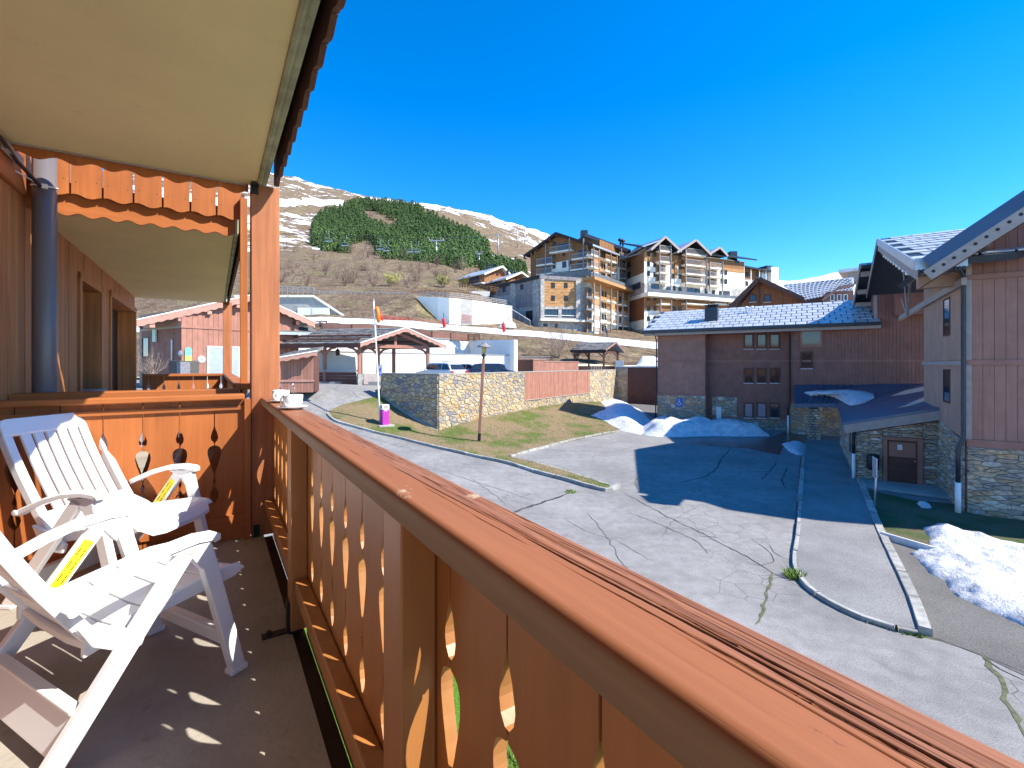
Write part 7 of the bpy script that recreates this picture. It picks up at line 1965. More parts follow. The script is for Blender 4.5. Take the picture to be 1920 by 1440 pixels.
win(fl, 976.5, 534, 981, 542, HB, d=.13); win(fl, 943, 539, 947.5, 547, HB); win(fl, 987, 583, 1005, 600, HB, d=.05)
ss = thing('stair_rail', 'sloping glazed stair railing below the lower resort block', 'railing', W(985, 605, 103))
mb = MB(); a, b = W(955, 577, 104), W(994, 601, 102); mb.bar(a, b, .18, .16); obj('hand_rail', mb, M['whitewall'], ss); mb = MB(); mb.prism([a - UP * .1, b - UP * .1, b - UP * 2.4, a - UP * 2.4], Vector((0, .1, 0))); obj('glass_panel', mb, M['balustrade'], ss)
for k in range(5): p = a.lerp(b, k / 4); mb = MB(); mb.bar(p - UP * 2.6, p, .12, .12, Vector((0, 1, 0))); obj('post', mb, M['railgrey'], ss)
for x0, x1 in ((1012.5, 1019.5), (1078.5, 1088)): face(ff, HB, 'greystone', x0, 524, x1, 603, .0, .4, 'pilaster')
for k in range(9):
    y0, y1 = 527 + 48 * k / 9, 527 + 48 * (k + 1) / 9 - .35; face(ff, HB, 'honeywood_h', 1020, y0, 1078, y1, .0, .1 + .03 * (k % 2), 'board')
for x in (1034.5, 1058.5):
    for y in (531, 555): win(ff, x, y, x + 5, y + 8, HB, d=.14)
face(ff, HB, 'greystone', 1020, 575, 1078, 580, 0, .3)
for x0, x1 in ((1019, 1046), (1052, 1080)):
    w = window(ff, (x0, 580.5, x1, 596), HB, d=.03, fw=.18, fm='deep_brown', mull=3); mb = MB(); u0, u1 = ff.U(x0), ff.U(x1); z_ = ff.uz(x0, 592)[1]; ff.box(mb, u0, u1, z_, z_ + .14, .1, .3); obj('rail', mb, M['cream'], w)
face(ff, HB, 'greystone', 1046, 580, 1052, 598, 0, .3, 'pilaster')
mb = MB(); z_ = ff.uz(1050, 600)[1]; ff.box(mb, -.2, LF + .4, z_ - .35, z_ + .1, 0, 1.0); obj('balcony_slab', mb, M['cream'], HB)
mb = MB(); ff.box(mb, 0, LF, z_ + .1, z_ + .5, .5, .6); obj('planter', mb, M['railgrey'], HB)
win(ff, 1018, 606, 1027.5, 615, HB, fm='cream'); win(ff, 1041, 608, 1046, 616, HB, fm='larch_d')
# right face: timber top, white below, stacked balconies under a long eave
face(fr3, HB, 'larch_d', 1109, (529, 529), 1184, (553, 553), 0, .05) if False else None
x_ = lambda k: 1110 + 72 * k
yt = lambda x: 527 + (x - 1108) * (25 / 76.0)
def row(x, f): return yt(x) + (f / 2.9) * 870 * 2.9 / (109 + (x - 1108) / 78 * 21)
def strip(x0, x1, f0, f1, m, d1=.06): return face(fr3, HB, m, x0, (row(x0, f0), row(x1, f0)), x1, (row(x0, f1), row(x1, f1)), 0, d1)
strip(1109, 1184, .2, 5.4, 'honeywood'); strip(1109, 1184, 5.4, 11.6, 'cream'); strip(1109, 1184, 11.6, 15.5, 'greystone')
for f in (2.3, 5.2, 8.0, 10.8):
    for x0, x1 in ((1112, 1124), (1138, 1148), (1150, 1158), (1166, 1177)):
        balcony(fr3, x0, x1, row((x0 + x1) / 2, f - .0), row((x0 + x1) / 2, f + 1.05), HB, d=1.7, m='honeywood', back='larch_d')
    for x in (1129, 1134, 1161.5, 1181): win(fr3, x, row(x, f - .7), x + 2.2, row(x, f + .5), HB, d=.06, fw=.08)
for x in (1114, 1125.5, 1146, 1157.5, 1168, 1179): postpx(fr3, x, row(x, .2), row(x, 13.8), HB, 1.9)
mb = MB(); fr3.box(mb, -3.4, LR3 + 2, zt - .35, zt + .35, -.5, 2.6); obj('terrace_eave', mb, M['honeywood'], HB)
mb = MB(); fr3.box(mb, -3.4, LR3 + 2, zt + .35, zt + 1.3, 2.3, 2.4); obj('glass_balustrade', mb, M['balustrade'], HB)

# --- upper gabled block
P_l, P_c, P_r = W(993, 0, 123), W(1107, 0, 113), W(1162, 0, 124.5)
UB = thing('gabled_hotel', 'upper resort building with a wide shaded larch gable and balconies', 'building', W(1050, 520, 115))
fg_, fh_ = between(P_l, P_c), between(P_c, P_r)
Lg = fg_.U(1107); za = fg_.uz(1047, 437)[1]; zl = fg_.uz(995, 475)[1]; zc = fg_.uz(1107, 459)[1]; um = fg_.U(1047)
mb = MB(); mb.prism([fg_.p(.3, 22), fg_.p(Lg, 22), fg_.p(Lg, zc), fg_.p(um, za - .5), fg_.p(.3, zl)], -fg_.n * 16); obj('wall', mb, M['larch_d'], UB)
fh_l = fh_.U(1162); mb = MB(); fh_.box(mb, .05, fh_l, 20, zc - .2, -10, -.02); obj('wall', mb, M['cream'], UB)
dvec = fh_.u * (fh_l + 1.5)
gA, gL, gR = fg_.p(um, za, 1.4), fg_.p(-1.0, zl - .5, 1.4), fg_.p(Lg + 1.2, zc - .3, 1.4)
zdrop = Vector((0, 0, 0))
mb = MB(); slab(mb, [gL, gA, gA + dvec, gL + dvec], .4); slab(mb, [gA, gR, gR + dvec, gA + dvec], .4); obj('roof', mb, M['navy'], UB)
for p, q in ((gL, gA), (gA, gR)): mb = MB(); mb.bar(p - UP * .4, q - UP * .4, .2, .7); obj('barge_board', mb, M['deep_brown'], UB)
mb = MB(); mb.bar(gR - UP * .2, gR + dvec - UP * .2, .25, .45); obj('gutter', mb, M['zinc'], UB)
face(fg_, UB, 'cream', 1035, (494, 487), 1070, (511, 508), 0, .1); face(fg_, UB, 'greystone', 1034, (511, 506), 1107, (524, 523), 0, .1)
for x0, x1, yr, ys in ((1030, 1071, 461, 470), (1071, 1106, 474, 483), (1005, 1035, 484, 495), (1068, 1106, 494, 503.5), (1005, 1034, 503, 513)): balcony(fg_, x0, x1, yr, ys, UB, d=1.6, m='railgrey', gm='glassblue', back='larch_d')
for x0, y0, x1, y1 in ((1037, 454, 1040.5, 460), (1037, 475, 1040.5, 482), (1055, 471, 1058.5, 479), (1036.5, 493, 1041, 503), (1055, 491, 1061, 501), (1066.5, 489, 1070, 498)): win(fg_, x0, y0, x1, y1, UB, d=.12, gm='glassblue')
for x in (1023, 1067.5, 1094): postpx(fg_, x, 447 if x > 1060 else 456, 522, UB, 1.6)
for x, y in ((996, 474), (1003, 470)): postpx(fg_, x, y, 520, UB, 1.4, m='larch_d')
for k in range(6): f = k / 5; p = gL.lerp(gA, f) - UP * .8; mb = MB(); mb.bar(p + fg_.n * -.1, p - fg_.n * 1.3, .3, .35); obj('purlin_end', mb, M['larch_d'], UB)
mb = MB(); fg_.pbox(mb, 1000, 512, 1107, 523, 1.9, 2.0); obj('glass_balustrade', mb, M['balustrade'], UB)
# lit side
def hr(x, f): return 459 + (x - 1107) * .365 + f * 870 / (113 + (x - 1107) / 55 * 11.5)
def hstrip(x0, x1, f0, f1, m): return face(fh_, UB, m, x0, (hr(x0, f0), hr(x1, f0)), x1, (hr(x0, f1), hr(x1, f1)), 0, .06)
hstrip(1108, 1161, .3, 3.2, 'larch_d'); hstrip(1112, 1135, 3.2, 6.2, 'honeywood'); hstrip(1143, 1152, .4, 5.0, 'honeywood')
for f in (1.0, 3.9, 6.6):
    for x0, x1 in ((1109, 1124), (1136, 1146), (1148, 1158)): balcony(fh_, x0, x1, hr((x0 + x1) / 2, f), hr((x0 + x1) / 2, f + 1.1), UB, d=1.5, m='honeywood' if x0 > 1130 else 'railgrey')
    for x in (1128, 1132.5): win(fh_, x, hr(x, f - .2), x + 2, hr(x, f + 1.0), UB, d=.07, fw=.08)
for x in (1113, 1123.5, 1145.5, 1157): postpx(fh_, x, hr(x, .4), hr(x, 9), UB, 1.6)
for x0, x1 in ((1109, 1120), (1129, 1141)): win(fh_, x0, hr(x0, 7.3), x1, hr(x0, 9.2), UB, d=.03)
# second roof behind it
RB = thing('rear_hotel_wing', 'dark roofed resort wing rising behind the shaded larch gable', 'building', W(1150, 520, 128))
p0, p1, p2, p3 = W(1083, 448, 127), W(1096, 438, 126), W(1156, 452, 126), W(1181, 469, 128)
mb = MB(); slab(mb, [p0 + Vector((-6, 4, -5)), p1, p1 + Vector((6, 14, 0)), p0 + Vector((0, 18, -5))], .5); slab(mb, [p1, p3, p3 + Vector((6, 14, 0)), p1 + Vector((6, 14, 0))], .5); obj('roof', mb, M['navy'], RB)
mb = MB(); mb.bar(p1 - UP * .3, p3 - UP * .3, .3, .9); obj('barge_board', mb, M['navy'], RB)
mb = MB(); mb.cbox(W(1095, 438.5, 128), 1.8, 1.8, 1.6); obj('chimney', mb, M['navy'], RB)
for x, y in ((1163, 450), (1168, 452)): mb = MB(); mb.lathe(W(x, y + 3, 128), [(.25, -1), (.25, .2), (.7, .3), (.6, .7), (.1, .9)], 10); obj('roof_vent', mb, M['black'], RB)
frb = between(W(1150, 0, 127), W(1180, 0, 132)); mb = MB(); mb.prism([frb.p(-6, 22), frb.p(frb.U(1180), 22), frb.p(frb.U(1180), frb.uz(1180, 471)[1]), frb.p(-6, frb.uz(1150, 456)[1])], -frb.n * 6); obj('wall', mb, M['larch_d'], RB)
for ys in (484, 503, 521, 536): balcony(frb, 1161, 1178, ys - 9, ys, RB, d=1.4, m='railgrey')
for x in (1165, 1174.5): postpx(frb, x, 466, 545, RB, 1.5)

# --- long three-gabled building
K0, K1, K2 = W(1208, 0, 118), W(1396, 0, 133), W(1174, 0, 129)
TG = thing('three_gabled_hotel', 'long resort building with three small gables, white walls and stacked balconies', 'building', W(1300, 600, 125))
fm_, fs_ = between(K0, K1), between(K2, K0)
Lm, Ls = fm_.U(1396), fs_.U(1208); ez = fm_.uz(1208, 466)[1]; ez1 = fm_.uz(1396, 488)[1]
mb = MB(); mb.prism([(K0.x, K0.y, 8), (K1.x, K1.y, 8), (K1.x - 6, K1.y + 14, 8), (K2.x, K2.y + 10, 8), (K2.x, K2.y, 8)], (0, 0, ez - 8)); obj('wall', mb, M['cream'], TG)
def mr(x, f): return (CZ - ez) * 870 / fm_.p(fm_.U(x), 0).y + HY + f * 870 / fm_.p(fm_.U(x), 0).y
def ms(x0, x1, f0, f1, m, d1=.06): return face(fm_, TG, m, x0, (mr(x0, f0), mr(x1, f0)), x1, (mr(x0, f1), mr(x1, f1)), 0, d1)
# shaded flank
def sr(x, z): return HY + (CZ - z) * 870 / fs_.p(fs_.U(x), 0).y
for z0, z1, m in ((ez - 6.0, ez - .2, 'larch_d'), (ez - 11.2, ez - 8.6, 'greystone'), (ez - 18, ez - 12.3, 'larch_r'), (ez - 24.5, ez - 20.4, 'greystone')): face(fs_, TG, m, 1175, (sr(1175, z1), sr(1207.8, z1)), 1207.8, (sr(1175, z0), sr(1207.8, z0)), 0, .06)
for y in (474, 496, 515, 600, 619): win(fs_, 1177, y - 4, 1182.5, y + 4, TG, d=.07)
w = window(fs_, (1181, 533, 1201, 543), TG, d=.08, fw=.15, fm='larch_d', mull=3, gm='glassblue')
ms(1208, 1222, .3, 3.2, 'honeywood'); ms(1222, 1276, .3, 3.4, 'larch_d'); ms(1259, 1270, 2.6, 6.6, 'honeywood'); ms(1276, 1334, .3, 4.2, 'larch_d'); ms(1272, 1283, 1.8, 5.4, 'honeywood'); ms(1334, 1395, .2, 2.4, 'larch_d'); ms(1355, 1395, 2.4, 3.4, 'honeywood')
ms(1208, 1300, 8.8, 11.6, 'greystone', .05); ms(1372, 1395, 8.0, 12, 'greystone', .05)
for x0, x1, rows_ in ((1237, 1258, ((461, 470), (481, 490), (501.5, 510.5), (518, 527))), (1286, 1325, ((467.5, 477), (487.5, 497), (504.5, 513.5), (522, 531))), (1331, 1355, ((493, 502), (510.5, 518.5), (527.5, 535.5)))):
    for yr, ys in rows_: balcony(fm_, x0, x1, yr, ys, TG, d=1.8, m='railgrey')
    for x in (x0, x1): postpx(fm_, x, rows_[0][0] - 3, 546, TG, 1.9)
for x, ys in ((1214, (472, 491, 509)), (1226, (473, 493, 511)), (1260, (496, 514)), (1273, (478, 497, 515, 540)), (1359, (507, 524)), (1352, (505, 523)), (1262, (537,)), (1322, (542,)), (1336, (545,)), (1349, (546,)), (1398, (528,))):
    for y in ys: win(fm_, x, y, x + 4, y + 7.5, TG, d=.07, fw=.1)
win(fm_, 1378, 489, 1385, 493, TG, d=.07)
for x0, y0, x1, y1 in ((1221, 533, 1239, 545), (1288, 541, 1312, 552), (1356, 546, 1368, 557)): window(fm_, (x0, y0, x1, y1), TG, d=.06, fw=.12, fm='larch_d', mull=3)
ar = [fm_.uz(x, y, .08) for x, y in ((1248, 547), (1248, 541), (1251, 537.5), (1254, 537), (1257, 539), (1258.5, 543), (1258.5, 548))]
mb = MB(); mb.prism([fm_.p(u, z, .0) for u, z in ar], fm_.n * .09); obj('arched_door', mb, M['glass'], TG)
# roofs: main eave and the three cross gables
mb = MB(); back = -fm_.n * 9 + UP * 3.2
slab(mb, [fm_.p(-1.5, ez, 1.4), fm_.p(Lm + 3.5, ez1 + .3, 1.4), fm_.p(Lm + 3.5, ez1 + .3, 1.4) + back, fm_.p(-1.5, ez, 1.4) + back], .35); obj('roof', mb, M['navy'], TG)
mb = MB(); s0 = fs_.p(-.5, ez + .2, 1.3); s1 = fs_.p(Ls + 1.2, ez + .2, 1.3); slab(mb, [s0, s1, s1 - fs_.n * 6 + UP * 2.2, s0 - fs_.n * 6 + UP * 2.2], .3); obj('roof_hip', mb, M['zinclit'], TG)
for ap, l, r_, dd in (((1248, 443), (1221, 467), (1278, 471), 2.4), ((1305.5, 449), (1270, 472), (1334, 477), 2.6), ((1350, 463), (1328, 477), (1365, 479), 1.6)):
    a, b, c = [fm_.p(*fm_.uz(*q, dd), dd) for q in (ap, l, r_)]
    bk = -fm_.n * 11
    mb = MB(); slab(mb, [b, a, a + bk, b + bk], .3); g = obj('cross_gable_roof', mb, M['zinc'], TG); mb = MB(); slab(mb, [a, c, c + bk, a + bk], .3); obj('slope', mb, M['navy'], g)
    mb = MB(); mb.bar(b - UP * .15, a - UP * .15, .15, .55); mb.bar(a - UP * .15, c - UP * .15, .15, .55); obj('barge_board', mb, M['greytrim'], g)
    q = [a - UP * .6 - fm_.n * (dd - .3), b - UP * .3 - fm_.n * (dd - .3), c - UP * .3 - fm_.n * (dd - .3)]; mb = MB(); mb.prism(q, -fm_.n * .5); obj('gable_wall', mb, M['deep_brown'], g)
# terrace band and the storeys under it
zb0 = fm_.uz(1208, 547, 2.4)[1]
mb = MB(); fm_.box(mb, -1.0, Lm - 2.5, zb0 - .9, zb0, 0, 2.6); obj('terrace_slab', mb, M['cream'], TG)
mb = MB(); fm_.box(mb, -.8, Lm - 2.5, zb0 + .02, zb0 + .9, 2.4, 2.46); obj('glass_balustrade', mb, M['balustrade'], TG)
ms(1208, 1380, 12.4, 15.2, 'larch_d'); ms(1208, 1236, 15.2, 22.5, 'cream'); ms(1236, 1380, 15.2, 19.5, 'honeywood'); ms(1208, 1236, 15.0, 15.6, 'honeywood', .1)
for x0, x1 in ((1239, 1259), (1287, 1330), (1340, 1365)):
    for yr, ys in ((563, 569), (580, 586), (597, 603)): balcony(fm_, x0, x1, yr, ys, TG, d=1.9, m='honeywood')
    for x in (x0, x1): postpx(fm_, x, 552, 625, TG, 2.0)
for x in (1214, 1226, 1262, 1273):
    for y in (556, 575, 594): win(fm_, x, y, x + 4, y + 7, TG, d=.12, fw=.1)
mb = MB(); mb.cbox(W(1373, 482, 137), 2.0, 2, 3.0); obj('chimney', mb, M['navy'], TG)
# --- last grey block with the pale tower
EB = thing('end_block', 'small grey resort end block with a pale perforated tower', 'building', W(1430, 540, 138))
fe = between(W(1392, 0, 138), W(1447, 0, 141)); mb = MB(); fe.pbox(mb, 1392, 503, 1446, 560, -8, 0); obj('wall', mb, M['larch_d'], EB)
face(fe, EB, 'rose', 1394, 519, 1410, 525); face(fe, EB, 'cream', 1396, 525, 1412, 545); face(fe, EB, 'zinc', 1428, 507, 1446, 532)
for x in (1399, 1418): win(fe, x, 511, x + 4, 517, EB)
for x in (1408, 1424, 1436): postpx(fe, x, 505, 535, EB, 1.0, m='cream')
mb = MB(); a, b = fe.p(*fe.uz(1392, 497, 1.5), 1.5), fe.p(*fe.uz(1447, 507, 1.5), 1.5); slab(mb, [a, b, b - fe.n * 9 + UP * 1.2, a - fe.n * 9 + UP * 1.2], .5); obj('roof', mb, M['navy'], EB)
mb = MB(); fe.pbox(mb, 1446, 501, 1460, 560, -5, 1.2); tw = obj('tower', mb, M['whitewall'], EB); mb = MB()
for i in range(4):
    for j in range(7): fe.pbox(mb, 1448 + 3 * i + (j % 2), 505 + 4.2 * j, 1449.3 + 3 * i + (j % 2), 506.6 + 4.2 * j, 1.2, 1.25)
obj('perforations', mb, M['railgrey'], tw, kind='stuff'); mb = MB(); fe.pbox(mb, 1438, 498, 1449, 503, -6, 0); obj('roof_box', mb, M['navy'], EB)

# --- two timber chalets left of the resort
def chalet(label, xl, xc, xr, xa, ye_l, ye_c, ya, ye_r, yb, Y, wl='larch_d', wg='larch_r'):
    r = thing('timber_chalet', label, 'chalet', W(xc, yb, Y), 'timber chalets below the pine wood')
    fa, fb = between(W(xl, 0, Y + 9), W(xc, 0, Y)), between(W(xc, 0, Y), W(xr, 0, Y + 7))
    L, Lb = fa.U(xc), fb.U(xr); ze = fa.uz(xc, ye_c)[1]; z0 = fa.uz(xc, yb)[1]; ua, zap = fb.uz(xa, ya)
    mb = MB(); fa.box(mb, 0, L, z0, ze, -Lb * .95, -.02); obj('wall', mb, M[wl], r)
    mb = MB(); mb.prism([fb.p(0, z0), fb.p(Lb, z0), fb.p(Lb, ze), fb.p(ua, zap - .4), fb.p(0, ze)], -fb.n * .4); obj('gable_wall', mb, M[wg], r)
    k = -fa.u * (L + 1.2); o = fb.n * 1.3
    e, a, e2 = fb.p(-.9, ze - .2) + o, fb.p(ua, zap) + o, fb.p(Lb + .9, fb.uz(xr, ye_r)[1]) + o
    mb = MB(); slab(mb, [e, a, a + k - o, e + k - o], .3); slab(mb, [a, e2, e2 + k - o, a + k - o], .3); obj('roof', mb, M['zinclit'], r)
    for p, q in ((e, a), (a, e2)): mb = MB(); mb.bar(p - UP * .25, q - UP * .25, .2, .5); obj('barge_board', mb, M['cream'], r)
    balcony(fa, xl + 3, xc - 4, ye_c + (yb - ye_c) * .45, ye_c + (yb - ye_c) * .62, r, d=1.2, m='larch_d')
    for f in (.35, .7): x = xl + (xc - xl) * f; win(fa, x, ye_c + 5, x + 3.5, ye_c + 10, r)
    x = xc + (xa - xc) * .8; win(fb, x, ye_c - 1, x + 3, ye_c + 5, r)
    for f in (.35, .5): p = a.lerp(a + k - o, f); mb = MB(); mb.cbox(p + UP * .6, .7, .7, 1.6); obj('chimney', mb, M['navy'], r)
chalet('left timber chalet with pale metal roof below the dark pines', 861, 907, 951, 937, 516, 513, 499, 517, 545, 136)
chalet('right timber chalet with the lower pale roof beside the grey hotel block', 905, 946, 985, 972, 528, 522, 510, 522, 550, 128, 'larch_d', 'honeywood')
mb = MB(); mb.prism([W(880, 546, 118), W(918, 546, 118), W(918, 556, 118), W(880, 556, 118)], Vector((0, 2, 0))); tag(obj('white_terrace_wall', mb, M['whitewall']), 'white terrace wall in front of the two timber chalets', 'wall')
guard('dark terrace railing in front of the two timber chalets', [W(862, 540, 120), W(880, 541, 118), W(918, 546, 116), W(935, 548, 116)], 1.2, 3, M['larch_d'], .12, 12)

# --- a walker by the resort
def walker(b):
    pts = [(0, 0, .98), (0, 0, 1.25), (0, .02, 1.45), (0, .03, 1.56), (0, .05, 1.70), (.1, 0, .92), (.12, .06, .5), (.12, .0, .06), (.12, .14, .04), (-.1, 0, .92), (-.12, -.1, .5), (-.12, -.22, .10), (-.12, -.1, .05), (.2, 0, 1.42), (.27, -.04, 1.12), (.27, .06, .9), (-.2, 0, 1.42), (-.27, .05, 1.12), (-.27, .15, .92)]
    ed = [(0, 1), (1, 2), (2, 3), (3, 4), (0, 5), (5, 6), (6, 7), (7, 8), (0, 9), (9, 10), (10, 11), (11, 12), (2, 13), (13, 14), (14, 15), (2, 16), (16, 17), (17, 18)]
    rad = [.15, .17, .15, .06, .10, .10, .07, .05, .04, .10, .07, .05, .04, .07, .05, .04, .07, .05, .04]
    me = bpy.data.meshes.new('person'); me.from_pydata([tuple(Vector(p) + b) for p in pts], ed, []); me.materials.append(M['cloth']); o = bpy.data.objects.new('person', me); C.objects.link(o)
    sk = o.modifiers.new('skin', 'SKIN')
    for i, v in enumerate(me.skin_vertices[0].data): v.radius = (rad[i], rad[i]); v.use_root = (i == 0)
    s = o.modifiers.new('sub', 'SUBSURF'); s.levels = 1; s.render_levels = 1
    tag(o, 'small person in dark clothes walking beside the piste below the resort', 'person')
    mb = MB(); mb.lathe(b + Vector((0, .05, 1.56)), [(.0, 0), (.09, .03), (.105, .12), (.09, .2), (0, .25)], 10); obj('head', mb, M['skin'], o, smooth=True)
    mb = MB(); mb.lathe(b + Vector((0, .05, 1.7)), [(.112, 0), (.105, .06), (.06, .11), (0, .125)], 10); obj('hat', mb, M['black'], o, smooth=True)
walker(hill(1138, 94))

# ================================================================ woods, bushes, chairlift
def pine_mesh(seed):
    q = random.Random(seed); mb = MB(); mb.tube([(0, 0, -.5), (0, 0, 2.0), (0, 0, 8)], [.25, .2, .04], 5)
    nt_ = len(mb.f)
    for k in range(62):
        h = .9 + 9.0 * (k / 62) ** 1.0; rmax = 2.35 * (1 - (h / 10.6)) ** .62 * (.72 + .28 * min(1, h / 1.5)); a = k * 2.4 + q.uniform(-.4, .4); r = rmax * q.uniform(.45, .9)
        c = Vector((r * math.cos(a), r * math.sin(a), h + q.uniform(-.25, .25))); s = q.uniform(.55, .95) * (1 - .35 * h / 10)
        u = Vector((math.cos(a), math.sin(a), 0)); v = Vector((-u.y, u.x, 0)); up = UP
        tip = c + u * s * .8 - up * s * .15; top = c + up * s * 1.05 + u * s * .2
        pts = [c - v * s * .8 - up * s * .35, tip - up * s * .35, c + v * s * .8 - up * s * .35, top, c - u * s * .6, c - up * s * .7]
        pts = [p + Vector((q.uniform(-.12, .12), q.uniform(-.12, .12), q.uniform(-.12, .12))) for p in pts]
        mb.add(pts, [(0, 1, 3), (1, 2, 3), (2, 4, 3), (4, 0, 3), (1, 0, 5), (2, 1, 5), (4, 2, 5), (0, 4, 5)])
    me = mesh_of('pine_tree', mb); me.materials.append(M['bark']); me.materials.append(M['pine'])
    for i, p in enumerate(me.polygons): p.material_index = 0 if i < nt_ else 1
    return me
def pine_mat():
    k = NT('pine_needles'); g = k.n('NewGeometry'); oi = k.n('ObjectInfo')
    f = k.math('FRACT', k.math('ADD', g.outputs['Random Per Island'], k.math('MULTIPLY', oi.outputs['Random'], .35)))
    c = k.ramp(f, [(0, (.026, .06, .02)), (.5, (.06, .115, .032)), (1, (.12, .185, .05))])
    c = k.mix(1.0, c, k.ramp(oi.outputs['Random'], [(0, .75), (1, 1.25)]), 'MULTIPLY')
    k.col(c); k.rough(.8, .2); return k.m
M['pine'] = pine_mat()
pm = [pine_mesh(s) for s in range(6)]
fq = random.Random(2)
WOOD = [(586, 462), (586, 425), (600, 404), (640, 398), (665, 384), (690, 377), (740, 380), (782, 396), (840, 424), (882, 447), (916, 472), (914, 490), (884, 502), (852, 510), (832, 508), (795, 500), (745, 494), (706, 482), (660, 476), (610, 474)]
GAP = [(672, 400), (700, 396), (738, 415), (752, 432), (720, 436), (690, 420)]; GAP2 = [(648, 462), (690, 452), (712, 470), (704, 486), (660, 484)]
SMALL = [(900, 503), (926, 488), (950, 482), (975, 488), (986, 500), (986, 520), (940, 516), (905, 512)]
cand = []
def scatter(poly, y0, y1, n, hpx, excl=()):
    c = 0; xs = [p[0] for p in poly]
    for _ in range(n * 30):
        if c >= n: break
        px = fq.uniform(min(xs), max(xs)); Y = math.exp(fq.uniform(math.log(y0), math.log(y1))); py = hill_py(px, Y)
        if not inside(poly, px, py) or any(inside(e, px, py) for e in excl): continue
        if any(abs(px - a[0]) < 3.4 and abs(py - a[1]) < 1.9 for a in cand): continue
        h = hpx(py) * fq.uniform(.85, 1.15); cand.append((px, py, Y, h / 870 * Y)); c += 1
scatter(WOOD, 200, 470, 1150, lambda py: 17 + 11 * smooth01(390, 500, py), (GAP, GAP2)); scatter(SMALL, 150, 260, 60, lambda py: 26)
cand.sort(key=lambda c: -c[3] / c[2])
rest = MB()
for k, (px, py, Y, h) in enumerate(cand):
    p = hill(px, Y); s = h / 10.0
    if k < 298:
        o = bpy.data.objects.new('pine_tree', pm[k % 6]); C.objects.link(o); o.location = p - UP * .4; o.rotation_euler = (0, 0, fq.uniform(0, 6.28)); o.scale = (s * 1.4, s * 1.4, s)
        if px > 900 and py > 478: tag(o, 'dark green pine in the small clump beside the resort', 'tree', 'pines in the small clump')
        else: tag(o, 'dark green pine in the big wood on the slope', 'tree', 'pines in the hillside wood')
    else:
        me = pm[k % 6]; a = fq.uniform(0, 6.28); ca, sa = math.cos(a) * s * 1.4, math.sin(a) * s * 1.4
        rest.add([(p.x + v.co.x * ca - v.co.y * sa, p.y + v.co.x * sa + v.co.y * ca, p.z - .4 + v.co.z * s) for v in me.vertices], [tuple(q.vertices) for q in me.polygons if q.material_index == 1])
if rest.v: obj('distant_pines', rest, M['pine'], kind='stuff')
def bush_mesh(name, seed, n, spread, h, w, m, leaves=0, lm=None, depth=2):
    q = random.Random(seed); mb = MB(); tips = []
    def stick(p, d, L, wd, lev):
        pts = [p]; dd = d.copy()
        for k in range(3):
            dd = (dd + Vector((q.uniform(-.25, .25), q.uniform(-.25, .25), q.uniform(-.05, .2)))).normalized(); pts.append(pts[-1] + dd * L / 3)
        for a, b, i in zip(pts, pts[1:], range(3)):
            w0, w1 = wd * (1 - .25 * i), wd * (1 - .25 * (i + 1)); x = (b - a).cross(Vector((q.uniform(-1, 1), q.uniform(-1, 1), .3))).normalized(); y = x.cross((b - a).normalized())
            mb.add([a - x * w0, a + x * w0 * .5 + y * w0 * .8, a + x * w0 * .5 - y * w0 * .8, b - x * w1, b + x * w1 * .5 + y * w1 * .8, b + x * w1 * .5 - y * w1 * .8], [(0, 1, 4, 3), (1, 2, 5, 4), (2, 0, 3, 5)])
        tips.append(pts[-1])
        if lev > 0:
            for _ in range(3):
                i = q.randint(1, 3); stick(pts[i], (dd + Vector((q.uniform(-.9, .9), q.uniform(-.9, .9), q.uniform(-.2, .5)))).normalized(), L * q.uniform(.45, .7), wd * .55, lev - 1)
    for k in range(n):
        a = q.uniform(0, 6.28); t = q.uniform(.1, 1) * spread
        stick(Vector((math.cos(a) * .25 * spread * q.random(), math.sin(a) * .25 * spread * q.random(), 0)), Vector((math.cos(a) * t, math.sin(a) * t, 1)).normalized(), h * q.uniform(.45, .7), w, depth)
    me = mesh_of(name, mb); me.materials.append(m); nf = len(me.polygons)
    if leaves:
        lb_ = MB(); lb_.v = list(mb.v); lb_.f = list(mb.f)
        for _ in range(leaves):
            t = q.choice(tips) + Vector((q.uniform(-.2, .2), q.uniform(-.2, .2), q.uniform(-.2, .2))); s = q.uniform(.06, .14); a = Vector((q.uniform(-1, 1), q.uniform(-1, 1), q.uniform(-1, 1))).normalized(); b = a.orthogonal()
            lb_.add([t - a * s, t + b * s, t + a * s], [(0, 1, 2)])
        me = mesh_of(name, lb_); me.materials.append(m); me.materials.append(lm)
        for i, p in enumerate(me.polygons): p.material_index = 0 if i < nf else 1
    return me
bm = [bush_mesh('bare_shrub', s, 15, 1.1, 3.0, .035, M['twig'] if s % 2 else M['twigdark']) for s in range(4)]
yb = bush_mesh('budding_bush', 31, 18, 1.3, 2.6, .03, M['twig'], 1500, M['leafyel'])
def plant(me, px, Y, s, name, label, cat, grp=None, base=None, rz=0.0):
    o = bpy.data.objects.new(name, me); C.objects.link(o); o.location = base or hill(px, Y); o.scale = (s, s, s); o.rotation_euler = (0, 0, rz); tag(o, label, cat, grp); return o
plant(yb, 735, 112, 1.35, 'budding_bush', 'round yellow green budding bush in the middle of the brown bank', 'bush')
plant(yb, 832, 118, 1.2, 'budding_bush', 'duller yellow green bush on the bank left of the two chalets', 'bush', rz=2)
plant(yb, 868, 132, .9, 'budding_bush', 'small yellow green bush just left of the timber chalets', 'bush', rz=4)
